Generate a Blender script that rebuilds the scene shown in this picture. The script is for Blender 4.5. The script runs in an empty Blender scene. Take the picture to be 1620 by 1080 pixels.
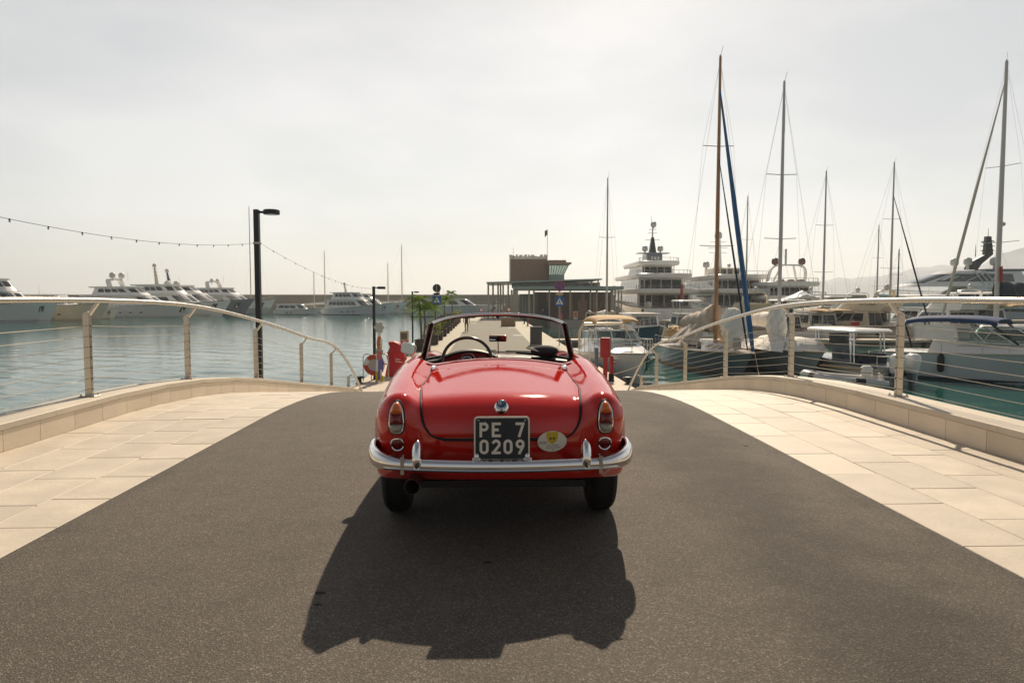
import bpy, bmesh, math, random
import numpy as np
from mathutils import Vector, Matrix
rnd = random.Random(7)
scene = bpy.context.scene
COL = scene.collection
R = math.radians

# ------------------------------------------------------------------ camera
F_PX, CAM_H = 1120.0, 1.355                 # focal length in pixels of the 1620 px wide photograph, eye height
PITCH = math.atan(69.0 / F_PX)
cam_data = bpy.data.cameras.new("camera")
cam_data.sensor_width = 36.0
cam_data.lens = 36.0 * F_PX / 1620.0
cam_data.clip_start = 0.05
cam_data.clip_end = 20000.0
cam = bpy.data.objects.new("camera", cam_data)
COL.objects.link(cam)
cam.location = (0, 0, CAM_H)
cam.rotation_euler = (math.pi / 2 - PITCH, 0, 0)
scene.camera = cam

# ------------------------------------------------------------------ sky, sun, exposure
SUN_EL, SUN_AZ = R(38.0), R(8.0)            # azimuth measured from +Y towards +X
sun_dir = Vector((math.cos(SUN_EL) * math.sin(SUN_AZ), math.cos(SUN_EL) * math.cos(SUN_AZ), math.sin(SUN_EL)))
world = bpy.data.worlds.new("World")
scene.world = world
world.use_nodes = True
nt = world.node_tree
nt.nodes.clear()
def wn(t, **k):
    n = nt.nodes.new(t)
    for a, v in k.items():
        setattr(n, a, v)
    return n
out = wn('ShaderNodeOutputWorld')
bg = wn('ShaderNodeBackground')
sky = wn('ShaderNodeTexSky', sky_type='NISHITA', sun_disc=False, sun_elevation=SUN_EL, sun_rotation=SUN_AZ,
         altitude=0.0, air_density=1.0, dust_density=0.6, ozone_density=1.0)
bg.inputs['Strength'].default_value = 0.105
tc = wn('ShaderNodeTexCoord')
# thin high cloud: a pale veil over the clear sky, thickest towards the sun, broken by soft noise
mp = wn('ShaderNodeMapping')
mp.inputs['Scale'].default_value = (1.0, 1.0, 2.6)
mp.inputs['Location'].default_value = (0.17, 0.0, 0.02)
noise = wn('ShaderNodeTexNoise')
noise.inputs['Scale'].default_value = 2.1
noise.inputs['Detail'].default_value = 5.0
noise.inputs['Roughness'].default_value = 0.5
nt.links.new(tc.outputs['Generated'], mp.inputs['Vector'])
nt.links.new(mp.outputs['Vector'], noise.inputs['Vector'])
dotn = wn('ShaderNodeVectorMath', operation='DOT_PRODUCT')
dotn.inputs[1].default_value = sun_dir
nt.links.new(tc.outputs['Generated'], dotn.inputs[0])
veil = wn('ShaderNodeMapRange', interpolation_type='SMOOTHSTEP')
veil.inputs['From Min'].default_value = -0.35
veil.inputs['From Max'].default_value = 0.46
veil.inputs['To Min'].default_value = 0.38
veil.inputs['To Max'].default_value = 0.96
nt.links.new(dotn.outputs['Value'], veil.inputs['Value'])
ramp = wn('ShaderNodeValToRGB')
ramp.color_ramp.elements[0].position = 0.34
ramp.color_ramp.elements[0].color = (6.0, 5.8, 5.4, 1)
ramp.color_ramp.elements[1].position = 0.62
ramp.color_ramp.elements[1].color = (8.3, 7.85, 7.2, 1)
nt.links.new(noise.outputs['Fac'], ramp.inputs['Fac'])
# the veil is a layer: seen edge-on it is thick near the horizon and thin overhead
sepz = wn('ShaderNodeSeparateXYZ')
nt.links.new(tc.outputs['Generated'], sepz.inputs[0])
thin = wn('ShaderNodeMapRange', interpolation_type='SMOOTHSTEP')
thin.inputs['From Min'].default_value = 0.30
thin.inputs['From Max'].default_value = 0.85
thin.inputs['To Min'].default_value = 1.0
thin.inputs['To Max'].default_value = 0.14
nt.links.new(sepz.outputs['Z'], thin.inputs['Value'])
vm = wn('ShaderNodeMath', operation='MULTIPLY')
nt.links.new(veil.outputs['Result'], vm.inputs[0])
nt.links.new(thin.outputs['Result'], vm.inputs[1])
mul = wn('ShaderNodeMix', data_type='RGBA', blend_type='MULTIPLY')
mul.inputs['Factor'].default_value = 1.0
nt.links.new(ramp.outputs['Color'], mul.inputs['A'])
nt.links.new(vm.outputs[0], mul.inputs['B'])
mix = wn('ShaderNodeMix', data_type='RGBA')
mix.inputs['Factor'].default_value = 0.76
nt.links.new(sky.outputs['Color'], mix.inputs['A'])
nt.links.new(mul.outputs['Result'], mix.inputs['B'])
nt.links.new(mix.outputs['Result'], bg.inputs['Color'])
nt.links.new(bg.outputs[0], out.inputs[0])

sun_data = bpy.data.lights.new("sun", 'SUN')
sun_data.energy = 5.0
sun_data.angle = R(0.6)
sun_data.color = (1.0, 0.84, 0.65)
sun = bpy.data.objects.new("sun", sun_data)
COL.objects.link(sun)
sun.rotation_euler = (-sun_dir).to_track_quat('-Z', 'Y').to_euler()
sun.location = sun_dir * 60

vs = scene.view_settings
vs.view_transform = 'Standard'
vs.look = 'None'
vs.exposure = 0.12
vs.gamma = 1.0
vs.use_curve_mapping = False
scene.render.engine = 'CYCLES'
scene.cycles.max_bounces = 8
scene.cycles.transparent_max_bounces = 16
scene.cycles.caustics_reflective = False
scene.cycles.caustics_refractive = False
scene.cycles.use_denoising = True

# ------------------------------------------------------------------ placing
def ray(px, py):
    s, c = math.sin(PITCH), math.cos(PITCH)
    dx, dy = (px - 810.0) / F_PX, -(py - 540.0) / F_PX
    return Vector((dx, c + dy * s, -s + dy * c))
def U(px, py, Y):
    """world point at ground distance Y that a photograph pixel looks at"""
    d = ray(px, py)
    return Vector((0, 0, CAM_H)) + d * (Y / d.y)
def G(px, py, z):
    d = ray(px, py)
    return Vector((0, 0, CAM_H)) + d * ((z - CAM_H) / d.z)

# ------------------------------------------------------------------ materials
MATS = {}
def principled(name, col, rough=0.5, metal=0.0, var=0.08, vscale=3.0, bump=0.0, bscale=40.0, coat=0.0, rand=0.0, spec=0.5, obj=True, trans=0.0, ior=1.45, alpha=1.0, rvar=0.08):
    m = bpy.data.materials.new(name)
    m.use_nodes = True
    t = m.node_tree
    p = t.nodes['Principled BSDF']
    L = t.links.new
    p.inputs['Roughness'].default_value = rough
    p.inputs['Metallic'].default_value = metal
    p.inputs['IOR'].default_value = ior
    p.inputs['Specular IOR Level'].default_value = spec
    p.inputs['Coat Weight'].default_value = coat
    p.inputs['Coat Roughness'].default_value = 0.04
    p.inputs['Transmission Weight'].default_value = trans
    p.inputs['Alpha'].default_value = alpha
    c = t.nodes.new('ShaderNodeTexCoord')
    n = t.nodes.new('ShaderNodeTexNoise')
    n.inputs['Scale'].default_value = vscale
    n.inputs['Detail'].default_value = 4.0
    vec = c.outputs['Object' if obj else 'Generated']
    if rand:
        oi0 = t.nodes.new('ShaderNodeObjectInfo')
        sc0 = t.nodes.new('ShaderNodeVectorMath'); sc0.operation = 'MULTIPLY_ADD'
        sc0.inputs[1].default_value = (37.0, 91.0, 53.0)
        L(oi0.outputs['Random'], sc0.inputs[0]); L(vec, sc0.inputs[2]); vec = sc0.outputs[0]
    L(vec, n.inputs['Vector'])
    mr = t.nodes.new('ShaderNodeMapRange')
    mr.inputs['From Min'].default_value = 0.25
    mr.inputs['From Max'].default_value = 0.75
    mr.inputs['To Min'].default_value = 1 - var
    mr.inputs['To Max'].default_value = 1 + var
    L(n.outputs['Fac'], mr.inputs['Value'])
    val = mr.outputs['Result']
    if rand:
        oi = t.nodes.new('ShaderNodeObjectInfo')
        m2 = t.nodes.new('ShaderNodeMapRange')
        m2.inputs['To Min'].default_value = 1 - rand
        m2.inputs['To Max'].default_value = 1 + rand * 0.6
        L(oi.outputs['Random'], m2.inputs['Value'])
        mm = t.nodes.new('ShaderNodeMath'); mm.operation = 'MULTIPLY'
        L(val, mm.inputs[0]); L(m2.outputs['Result'], mm.inputs[1])
        val = mm.outputs[0]
    mx = t.nodes.new('ShaderNodeMix'); mx.data_type = 'RGBA'; mx.blend_type = 'MULTIPLY'
    mx.inputs['Factor'].default_value = 1.0
    mx.inputs['A'].default_value = (*col, 1)
    L(val, mx.inputs['B'])
    L(mx.outputs['Result'], p.inputs['Base Color'])
    r2 = t.nodes.new('ShaderNodeMapRange')
    r2.inputs['To Min'].default_value = max(0.0, rough - rvar)
    r2.inputs['To Max'].default_value = min(1.0, rough + rvar)
    L(n.outputs['Fac'], r2.inputs['Value'])
    L(r2.outputs['Result'], p.inputs['Roughness'])
    if bump:
        b = t.nodes.new('ShaderNodeBump')
        b.inputs['Strength'].default_value = bump
        b.inputs['Distance'].default_value = 0.01
        n2 = t.nodes.new('ShaderNodeTexNoise')
        n2.inputs['Scale'].default_value = bscale
        n2.inputs['Detail'].default_value = 6.0
        L(vec, n2.inputs['Vector'])
        L(n2.outputs['Fac'], b.inputs['Height'])
        L(b.outputs['Normal'], p.inputs['Normal'])
    MATS[name] = m
    return m
P = principled
P('stone_slab', (0.575, 0.505, 0.405), 0.62, var=0.13, vscale=3.2, bump=0.25, bscale=30, rand=0.11)
P('stone_block', (0.72, 0.62, 0.48), 0.66, var=0.12, vscale=1.4, bump=0.25, bscale=24, rand=0.08)  # facing paler than the coping: bounced light on it is put into the colour
P('stone_coping', (0.60, 0.53, 0.42), 0.60, var=0.08, vscale=2.0, bump=0.2, bscale=30, rand=0.06)
P('tar', (0.055, 0.050, 0.044), 0.95, spec=0.05, var=0.3, vscale=30)
P('joint', (0.40, 0.335, 0.255), 0.9, var=0.2)
P('pier_concrete', (0.50, 0.43, 0.335), 0.75, var=0.10, vscale=0.35, bump=0.2, bscale=12)
P('quay_wall', (0.22, 0.19, 0.155), 0.85, var=0.3, vscale=0.6, bump=0.3, bscale=6)
P('pier_asphalt', (0.24, 0.215, 0.175), 0.85, var=0.12, vscale=0.25, bump=0.2, bscale=60)
P('steel', (0.50, 0.465, 0.415), 0.27, 0.95, var=0.06, vscale=9, rvar=0.1)
P('cable', (0.36, 0.32, 0.26), 0.35, 0.85, var=0.05)
P('dark_metal', (0.022, 0.028, 0.030), 0.42, 0.25, var=0.15, vscale=6)
P('black', (0.012, 0.012, 0.013), 0.5, var=0.2)
P('black_gloss', (0.012, 0.013, 0.015), 0.12, var=0.1, coat=0.5)
P('rubber', (0.014, 0.014, 0.015), 0.75, var=0.2, vscale=20, bump=0.15, bscale=60)
P('chrome', (0.80, 0.79, 0.78), 0.07, 1.0, var=0.03, rvar=0.04)
P('chrome_dull', (0.50, 0.48, 0.45), 0.25, 1.0, var=0.1, vscale=8)
P('white_gel', (0.82, 0.80, 0.76), 0.22, var=0.03, vscale=0.8, coat=0.3)
P('cream_gel', (0.66, 0.58, 0.44), 0.26, var=0.04, vscale=0.8, coat=0.3)
P('grey_gel', (0.34, 0.36, 0.36), 0.25, var=0.05, vscale=0.8, coat=0.3)
P('pale_blue_gel', (0.60, 0.66, 0.68), 0.22, var=0.04, vscale=0.6, coat=0.3)
P('slate_gel', (0.13, 0.16, 0.18), 0.22, var=0.05, vscale=0.6, coat=0.3)
P('navy_gel', (0.008, 0.045, 0.085), 0.22, var=0.08, vscale=0.8, coat=0.4)
P('antifoul', (0.02, 0.03, 0.05), 0.6, var=0.2)
P('tint_glass', (0.012, 0.017, 0.020), 0.06, var=0.1, coat=0.4)
P('grey_glass', (0.10, 0.115, 0.115), 0.08, var=0.1, coat=0.4)
P('teak', (0.36, 0.24, 0.13), 0.6, var=0.15, vscale=6)
P('mast_wood', (0.36, 0.17, 0.055), 0.38, var=0.15, vscale=5, coat=0.3)
P('mast_alu', (0.48, 0.46, 0.43), 0.4, 0.5, var=0.05)
P('mast_pale', (0.55, 0.49, 0.38), 0.5, var=0.05)
P('wire', (0.36, 0.35, 0.32), 0.5, 0.4, var=0.05)
P('canvas_tan', (0.52, 0.34, 0.16), 0.8, var=0.1, vscale=4)
P('canvas_grey', (0.40, 0.345, 0.285), 0.85, var=0.18, vscale=3, bump=0.3, bscale=14)
P('canvas_white', (0.82, 0.79, 0.72), 0.8, var=0.08, vscale=3, bump=0.25, bscale=10)
P('canvas_blue', (0.012, 0.10, 0.26), 0.75, var=0.12, vscale=4)
P('exhaust_metal', (0.10, 0.09, 0.08), 0.35, 0.8, var=0.3, vscale=30)
P('canvas_deep_blue', (0.012, 0.045, 0.13), 0.75, var=0.12, vscale=4)
P('canvas_navy', (0.012, 0.018, 0.032), 0.8, var=0.15, vscale=3)
P('rope', (0.45, 0.36, 0.24), 0.9, var=0.15, vscale=20)
P('dome', (0.56, 0.55, 0.52), 0.35, var=0.05)
P('dome_brown', (0.17, 0.08, 0.065), 0.4, var=0.06)
P('brown_cladding', (0.38, 0.235, 0.155), 0.7, var=0.10, vscale=1.5)
P('brown_dark', (0.17, 0.11, 0.08), 0.7, var=0.12, vscale=1.5)
P('patina', (0.28, 0.36, 0.33), 0.5, var=0.10, vscale=0.7)
P('post_beige', (0.42, 0.37, 0.29), 0.6, var=0.06)
P('green_glass', (0.11, 0.17, 0.155), 0.08, var=0.12, vscale=0.8, coat=0.3)
P('lit_glass', (0.45, 0.58, 0.47), 0.1, var=0.10, coat=0.3)
P('door_green', (0.02, 0.05, 0.05), 0.4, var=0.1)
P('sign_blue', (0.008, 0.10, 0.33), 0.35, var=0.03)
P('sign_white', (0.75, 0.73, 0.69), 0.4, var=0.03)
P('sign_red', (0.45, 0.018, 0.02), 0.4, var=0.04)
P('red_paint', (0.42, 0.018, 0.018), 0.4, var=0.1, vscale=5)
P('red_tarp', (0.50, 0.012, 0.016), 0.55, var=0.12, vscale=5, bump=0.2, bscale=9)
P('pink', (0.55, 0.17, 0.14), 0.6, var=0.1)
P('orange', (0.62, 0.16, 0.03), 0.5, var=0.08)
P('life_orange', (0.55, 0.07, 0.025), 0.5, var=0.08)
P('purple', (0.16, 0.13, 0.36), 0.5, var=0.08)
P('yellow', (0.62, 0.42, 0.02), 0.5, var=0.06)
P('board_beige', (0.52, 0.42, 0.28), 0.6, var=0.1)
P('planter', (0.068, 0.048, 0.038), 0.7, var=0.15, vscale=4)
P('palm_trunk', (0.17, 0.12, 0.07), 0.85, var=0.25, vscale=8, bump=0.4, bscale=30)
P('leaf_palm', (0.085, 0.155, 0.022), 0.5, var=0.25, vscale=3, rand=0.25)
P('leaf_shrub', (0.10, 0.13, 0.030), 0.55, var=0.3, vscale=3, rand=0.25)
P('leaf_purple', (0.10, 0.065, 0.055), 0.6, var=0.3, vscale=3)
P('breakwater', (0.33, 0.27, 0.20), 0.85, var=0.10, vscale=0.05, bump=0.2, bscale=1.2)
P('rock', (0.21, 0.17, 0.13), 0.9, var=0.3, vscale=1.0)
P('mountain', (0.27, 0.30, 0.32), 0.9, var=0.2, vscale=0.004)  # part of the distance haze is put into this pale colour
P('skin', (0.42, 0.24, 0.16), 0.6, var=0.05)
P('cloth_dark', (0.035, 0.038, 0.045), 0.85, var=0.1)
P('cloth_tan', (0.20, 0.16, 0.12), 0.85, var=0.1)
P('leather_red', (0.11, 0.010, 0.012), 0.45, var=0.12, vscale=8)
P('dash_red', (0.16, 0.006, 0.010), 0.3, var=0.05, coat=0.3)
P('wheel_rim_black', (0.035, 0.022, 0.015), 0.25, var=0.1, coat=0.4)
P('amber', (0.62, 0.13, 0.012), 0.2, var=0.06, vscale=60, coat=0.5)
P('lamp_red', (0.16, 0.008, 0.010), 0.18, var=0.06, vscale=60, coat=0.5)
P('lamp_clear', (0.40, 0.36, 0.30), 0.22, 0.2, var=0.1, vscale=60, coat=0.5)
P('plate_black', (0.010, 0.015, 0.022), 0.35, var=0.1, vscale=10)
P('plate_white', (0.74, 0.68, 0.57), 0.45, var=0.05)
P('badge_cream', (0.80, 0.72, 0.58), 0.4, var=0.03)
P('enamel_blue', (0.02, 0.08, 0.20), 0.2, var=0.05, coat=0.5)
P('enamel_green', (0.04, 0.25, 0.20), 0.2, var=0.05, coat=0.5)
P('flag_red', (0.40, 0.02, 0.025), 0.8, var=0.08)
P('flag_green', (0.04, 0.14, 0.05), 0.8, var=0.08)
P('bulb', (0.45, 0.43, 0.38), 0.2, var=0.05, coat=0.3)
P('grey_speckle', (0.075, 0.073, 0.078), 0.7, var=0.6, vscale=22)
P('wicker', (0.30, 0.20, 0.12), 0.8, var=0.3, vscale=14, bump=0.4, bscale=30)
P('mirror_glass', (0.55, 0.55, 0.55), 0.04, 1.0, var=0.02, rvar=0.01)

# leaves let the low sun through
for nm_ in ('leaf_palm', 'leaf_shrub'):
    t_ = MATS[nm_].node_tree; p_ = t_.nodes['Principled BSDF']; o_n = t_.nodes['Material Output']
    tl = t_.nodes.new('ShaderNodeBsdfTranslucent'); ms = t_.nodes.new('ShaderNodeMixShader'); ms.inputs[0].default_value = 0.5
    src = p_.inputs['Base Color'].links[0].from_socket
    br = t_.nodes.new('ShaderNodeMix'); br.data_type = 'RGBA'; br.blend_type = 'MULTIPLY'; br.inputs['Factor'].default_value = 1.0; br.inputs['B'].default_value = (2.6, 2.2, 1.2, 1)
    t_.links.new(src, br.inputs['A']); t_.links.new(br.outputs['Result'], tl.inputs[0])
    t_.links.new(p_.outputs[0], ms.inputs[1]); t_.links.new(tl.outputs[0], ms.inputs[2]); t_.links.new(ms.outputs[0], o_n.inputs[0])

# clear glass: thin pane that lets light straight through, with a reflecting skin and faint dirt
def make_glass(name, tint, dirt):
    m = bpy.data.materials.new(name); m.use_nodes = True
    t = m.node_tree; t.nodes.clear(); L = t.links.new
    o = t.nodes.new('ShaderNodeOutputMaterial')
    tr = t.nodes.new('ShaderNodeBsdfTransparent'); tr.inputs[0].default_value = (*tint, 1)
    gl = t.nodes.new('ShaderNodeBsdfGlossy'); gl.inputs['Roughness'].default_value = 0.02
    lw = t.nodes.new('ShaderNodeLayerWeight'); lw.inputs['Blend'].default_value = 0.5
    pw = t.nodes.new('ShaderNodeMath'); pw.operation = 'POWER'; pw.inputs[1].default_value = 4.5; L(lw.outputs['Facing'], pw.inputs[0])
    fr = t.nodes.new('ShaderNodeMapRange'); fr.inputs['To Min'].default_value = 0.07; fr.inputs['To Max'].default_value = 0.85; L(pw.outputs[0], fr.inputs['Value'])
    mx = t.nodes.new('ShaderNodeMixShader')
    L(fr.outputs[0], mx.inputs[0]); L(tr.outputs[0], mx.inputs[1]); L(gl.outputs[0], mx.inputs[2])
    df = t.nodes.new('ShaderNodeBsdfDiffuse'); df.inputs[0].default_value = (0.75, 0.72, 0.66, 1)
    n = t.nodes.new('ShaderNodeTexNoise'); n.inputs['Scale'].default_value = 60; n.inputs['Detail'].default_value = 6
    c = t.nodes.new('ShaderNodeTexCoord'); L(c.outputs['Object'], n.inputs['Vector'])
    mr = t.nodes.new('ShaderNodeMapRange'); mr.inputs['From Min'].default_value = 0.55; mr.inputs['From Max'].default_value = 0.8
    mr.inputs['To Min'].default_value = dirt; mr.inputs['To Max'].default_value = dirt * 6
    L(n.outputs['Fac'], mr.inputs['Value'])
    m2 = t.nodes.new('ShaderNodeMixShader')
    L(mr.outputs[0], m2.inputs[0]); L(mx.outputs[0], m2.inputs[1]); L(df.outputs[0], m2.inputs[2])
    L(m2.outputs[0], o.inputs[0])
    MATS[name] = m
make_glass('clear_glass', (0.90, 0.93, 0.91), 0.015)
make_glass('boat_glass', (0.55, 0.62, 0.60), 0.03)

# asphalt with stone chips, soft wear and an old dark stain along the right lane
def make_asphalt():
    m = bpy.data.materials.new('asphalt'); m.use_nodes = True
    t = m.node_tree; p = t.nodes['Principled BSDF']; L = t.links.new
    c = t.nodes.new('ShaderNodeTexCoord')
    def noise_(scale, det=4.0, rough=0.6):
        n = t.nodes.new('ShaderNodeTexNoise'); n.inputs['Scale'].default_value = scale
        n.inputs['Detail'].default_value = det; n.inputs['Roughness'].default_value = rough
        L(c.outputs['Object'], n.inputs['Vector']); return n
    vor = t.nodes.new('ShaderNodeTexVoronoi'); vor.inputs['Scale'].default_value = 165.0
    L(c.outputs['Object'], vor.inputs['Vector'])
    chips = t.nodes.new('ShaderNodeValToRGB')
    e = chips.color_ramp.elements
    e[0].position = 0.0; e[0].color = (0.077, 0.066, 0.053, 1)
    e[1].position = 1.0; e[1].color = (0.24, 0.21, 0.17, 1)
    k = chips.color_ramp.elements.new(0.55); k.color = (0.106, 0.091, 0.073, 1)
    k = chips.color_ramp.elements.new(0.85); k.color = (0.134, 0.115, 0.093, 1)
    sep = t.nodes.new('ShaderNodeSeparateColor'); L(vor.outputs['Color'], sep.inputs[0])
    L(sep.outputs[0], chips.inputs['Fac'])
    big = noise_(0.55, 5); mid = noise_(4.0, 6, 0.7)
    def mrange(src, a, b, lo, hi):
        r = t.nodes.new('ShaderNodeMapRange'); r.inputs['From Min'].default_value = a; r.inputs['From Max'].default_value = b
        r.inputs['To Min'].default_value = lo; r.inputs['To Max'].default_value = hi; L(src, r.inputs['Value']); return r.outputs[0]
    def mulv(a, b):
        q = t.nodes.new('ShaderNodeMath'); q.operation = 'MULTIPLY'; L(a, q.inputs[0]); L(b, q.inputs[1]); return q.outputs[0]
    v = mulv(mrange(big.outputs['Fac'], 0.3, 0.7, 0.88, 1.10), mrange(mid.outputs['Fac'], 0.3, 0.7, 0.90, 1.10))
    # stain: a band about x = 1.75 m whose edges wander
    sx = t.nodes.new('ShaderNodeSeparateXYZ'); L(c.outputs['Object'], sx.inputs[0])
    wob = noise_(0.9, 6, 0.65)
    ad = t.nodes.new('ShaderNodeMath'); ad.operation = 'MULTIPLY_ADD'
    L(wob.outputs['Fac'], ad.inputs[0]); ad.inputs[1].default_value = 2.2; L(sx.outputs['X'], ad.inputs[2])
    sb = t.nodes.new('ShaderNodeMath'); sb.operation = 'SUBTRACT'; L(ad.outputs[0], sb.inputs[0]); sb.inputs[1].default_value = 2.75
    ab = t.nodes.new('ShaderNodeMath'); ab.operation = 'ABSOLUTE'; L(sb.outputs[0], ab.inputs[0])
    v = mulv(v, mrange(ab.outputs[0], 0.12, 0.62, 0.62, 1.0))
    # wheel lanes slightly polished and paler; grit and grime along both kerbs (object space follows the road's axis closely)
    ln = t.nodes.new('ShaderNodeMath'); ln.operation = 'MULTIPLY_ADD'; L(sx.outputs['Y'], ln.inputs[0]); ln.inputs[1].default_value = 0.036; L(sx.outputs['X'], ln.inputs[2])
    l2 = t.nodes.new('ShaderNodeMath'); l2.operation = 'ABSOLUTE'; L(ln.outputs[0], l2.inputs[0])
    l3 = t.nodes.new('ShaderNodeMath'); l3.operation = 'SUBTRACT'; L(l2.outputs[0], l3.inputs[0]); l3.inputs[1].default_value = 0.72
    l4 = t.nodes.new('ShaderNodeMath'); l4.operation = 'ABSOLUTE'; L(l3.outputs[0], l4.inputs[0])
    wob2 = noise_(1.6, 5, 0.6)
    l5 = t.nodes.new('ShaderNodeMath'); l5.operation = 'MULTIPLY_ADD'; L(wob2.outputs['Fac'], l5.inputs[0]); l5.inputs[1].default_value = 0.35; L(l4.outputs[0], l5.inputs[2])
    v = mulv(v, mrange(l5.outputs[0], 0.18, 0.55, 1.07, 0.98))
    e5 = t.nodes.new('ShaderNodeMath'); e5.operation = 'MULTIPLY_ADD'; L(wob2.outputs['Fac'], e5.inputs[0]); e5.inputs[1].default_value = 0.5; L(l2.outputs[0], e5.inputs[2])
    v = mulv(v, mrange(e5.outputs[0], 2.66, 2.86, 1.0, 0.80))
    mx = t.nodes.new('ShaderNodeMix'); mx.data_type = 'RGBA'; mx.blend_type = 'MULTIPLY'; mx.inputs['Factor'].default_value = 1
    L(chips.outputs[0], mx.inputs['A']); L(v, mx.inputs['B']); L(mx.outputs['Result'], p.inputs['Base Color'])
    p.inputs['Roughness'].default_value = 0.86
    p.inputs['Specular IOR Level'].default_value = 0.3
    b = t.nodes.new('ShaderNodeBump'); b.inputs['Strength'].default_value = 0.55; b.inputs['Distance'].default_value = 0.006
    L(vor.outputs['Distance'], b.inputs['Height']); L(b.outputs[0], p.inputs['Normal'])
    MATS['asphalt'] = m
make_asphalt()

def make_water():
    m = bpy.data.materials.new('water'); m.use_nodes = True
    t = m.node_tree; p = t.nodes['Principled BSDF']; L = t.links.new
    c = t.nodes.new('ShaderNodeTexCoord')
    mp_ = t.nodes.new('ShaderNodeMapping'); mp_.inputs['Scale'].default_value = (0.75, 1.0, 1.0); mp_.inputs['Rotation'].default_value = (0, 0, R(14))
    L(c.outputs['Object'], mp_.inputs['Vector'])
    def nz(s, d, r=0.55):
        n = t.nodes.new('ShaderNodeTexNoise'); n.inputs['Scale'].default_value = s; n.inputs['Detail'].default_value = d
        n.inputs['Roughness'].default_value = r; L(mp_.outputs[0], n.inputs['Vector']); return n.outputs['Fac']
    a, b2, big = nz(0.85, 3.0), nz(3.2, 3.0), nz(0.05, 2.0)
    s = t.nodes.new('ShaderNodeMath'); s.operation = 'MULTIPLY_ADD'; s.inputs[1].default_value = 0.28
    L(b2, s.inputs[0]); L(a, s.inputs[2])
    bu = t.nodes.new('ShaderNodeBump'); bu.inputs['Distance'].default_value = 0.55
    # the bay left of the bridge is open to the breeze, the basin on the right is sheltered
    sx = t.nodes.new('ShaderNodeSeparateXYZ'); L(c.outputs['Object'], sx.inputs[0])
    mr = t.nodes.new('ShaderNodeMapRange'); mr.inputs['From Min'].default_value = -2.0; mr.inputs['From Max'].default_value = 4.0
    mr.inputs['To Min'].default_value = 0.09; mr.inputs['To Max'].default_value = 0.05
    L(sx.outputs['X'], mr.inputs['Value']); L(mr.outputs[0], bu.inputs['Strength'])
    ro = t.nodes.new('ShaderNodeMapRange'); ro.inputs['From Min'].default_value = -2.0; ro.inputs['From Max'].default_value = 4.0
    ro.inputs['To Min'].default_value = 0.08; ro.inputs['To Max'].default_value = 0.05
    L(sx.outputs['X'], ro.inputs['Value']); L(ro.outputs[0], p.inputs['Roughness'])
    L(s.outputs[0], bu.inputs['Height']); L(bu.outputs[0], p.inputs['Normal'])
    cr = t.nodes.new('ShaderNodeValToRGB')
    cr.color_ramp.elements[0].position = 0.35; cr.color_ramp.elements[0].color = (0.010, 0.078, 0.068, 1)
    cr.color_ramp.elements[1].position = 0.7; cr.color_ramp.elements[1].color = (0.016, 0.100, 0.086, 1)
    L(big, cr.inputs['Fac']); L(cr.outputs[0], p.inputs['Base Color'])
    p.inputs['Roughness'].default_value = 0.12
    p.inputs['IOR'].default_value = 1.4
    MATS['water'] = m
make_water()

def make_car_paint():
    m = P('car_red', (0.58, 0.016, 0.010), 0.42, 0.0, spec=0.0, var=0.05, vscale=2.0, coat=1.0, rvar=0.05)
    t = m.node_tree; p = t.nodes['Principled BSDF']; L = t.links.new
    p.inputs['Coat Roughness'].default_value = 0.05
    p.inputs['Coat IOR'].default_value = 1.6
    # fine dust on the upward faces
    n = t.nodes.new('ShaderNodeTexNoise'); n.inputs['Scale'].default_value = 7; n.inputs['Detail'].default_value = 8; n.inputs['Roughness'].default_value = 0.7
    c = t.nodes.new('ShaderNodeTexCoord'); L(c.outputs['Object'], n.inputs['Vector'])
    r = t.nodes.new('ShaderNodeMapRange'); r.inputs['From Min'].default_value = 0.35; r.inputs['From Max'].default_value = 0.8
    r.inputs['To Min'].default_value = 0.03; r.inputs['To Max'].default_value = 0.11
    L(n.outputs['Fac'], r.inputs['Value']); L(r.outputs[0], p.inputs['Coat Roughness'])
make_car_paint()

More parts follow.
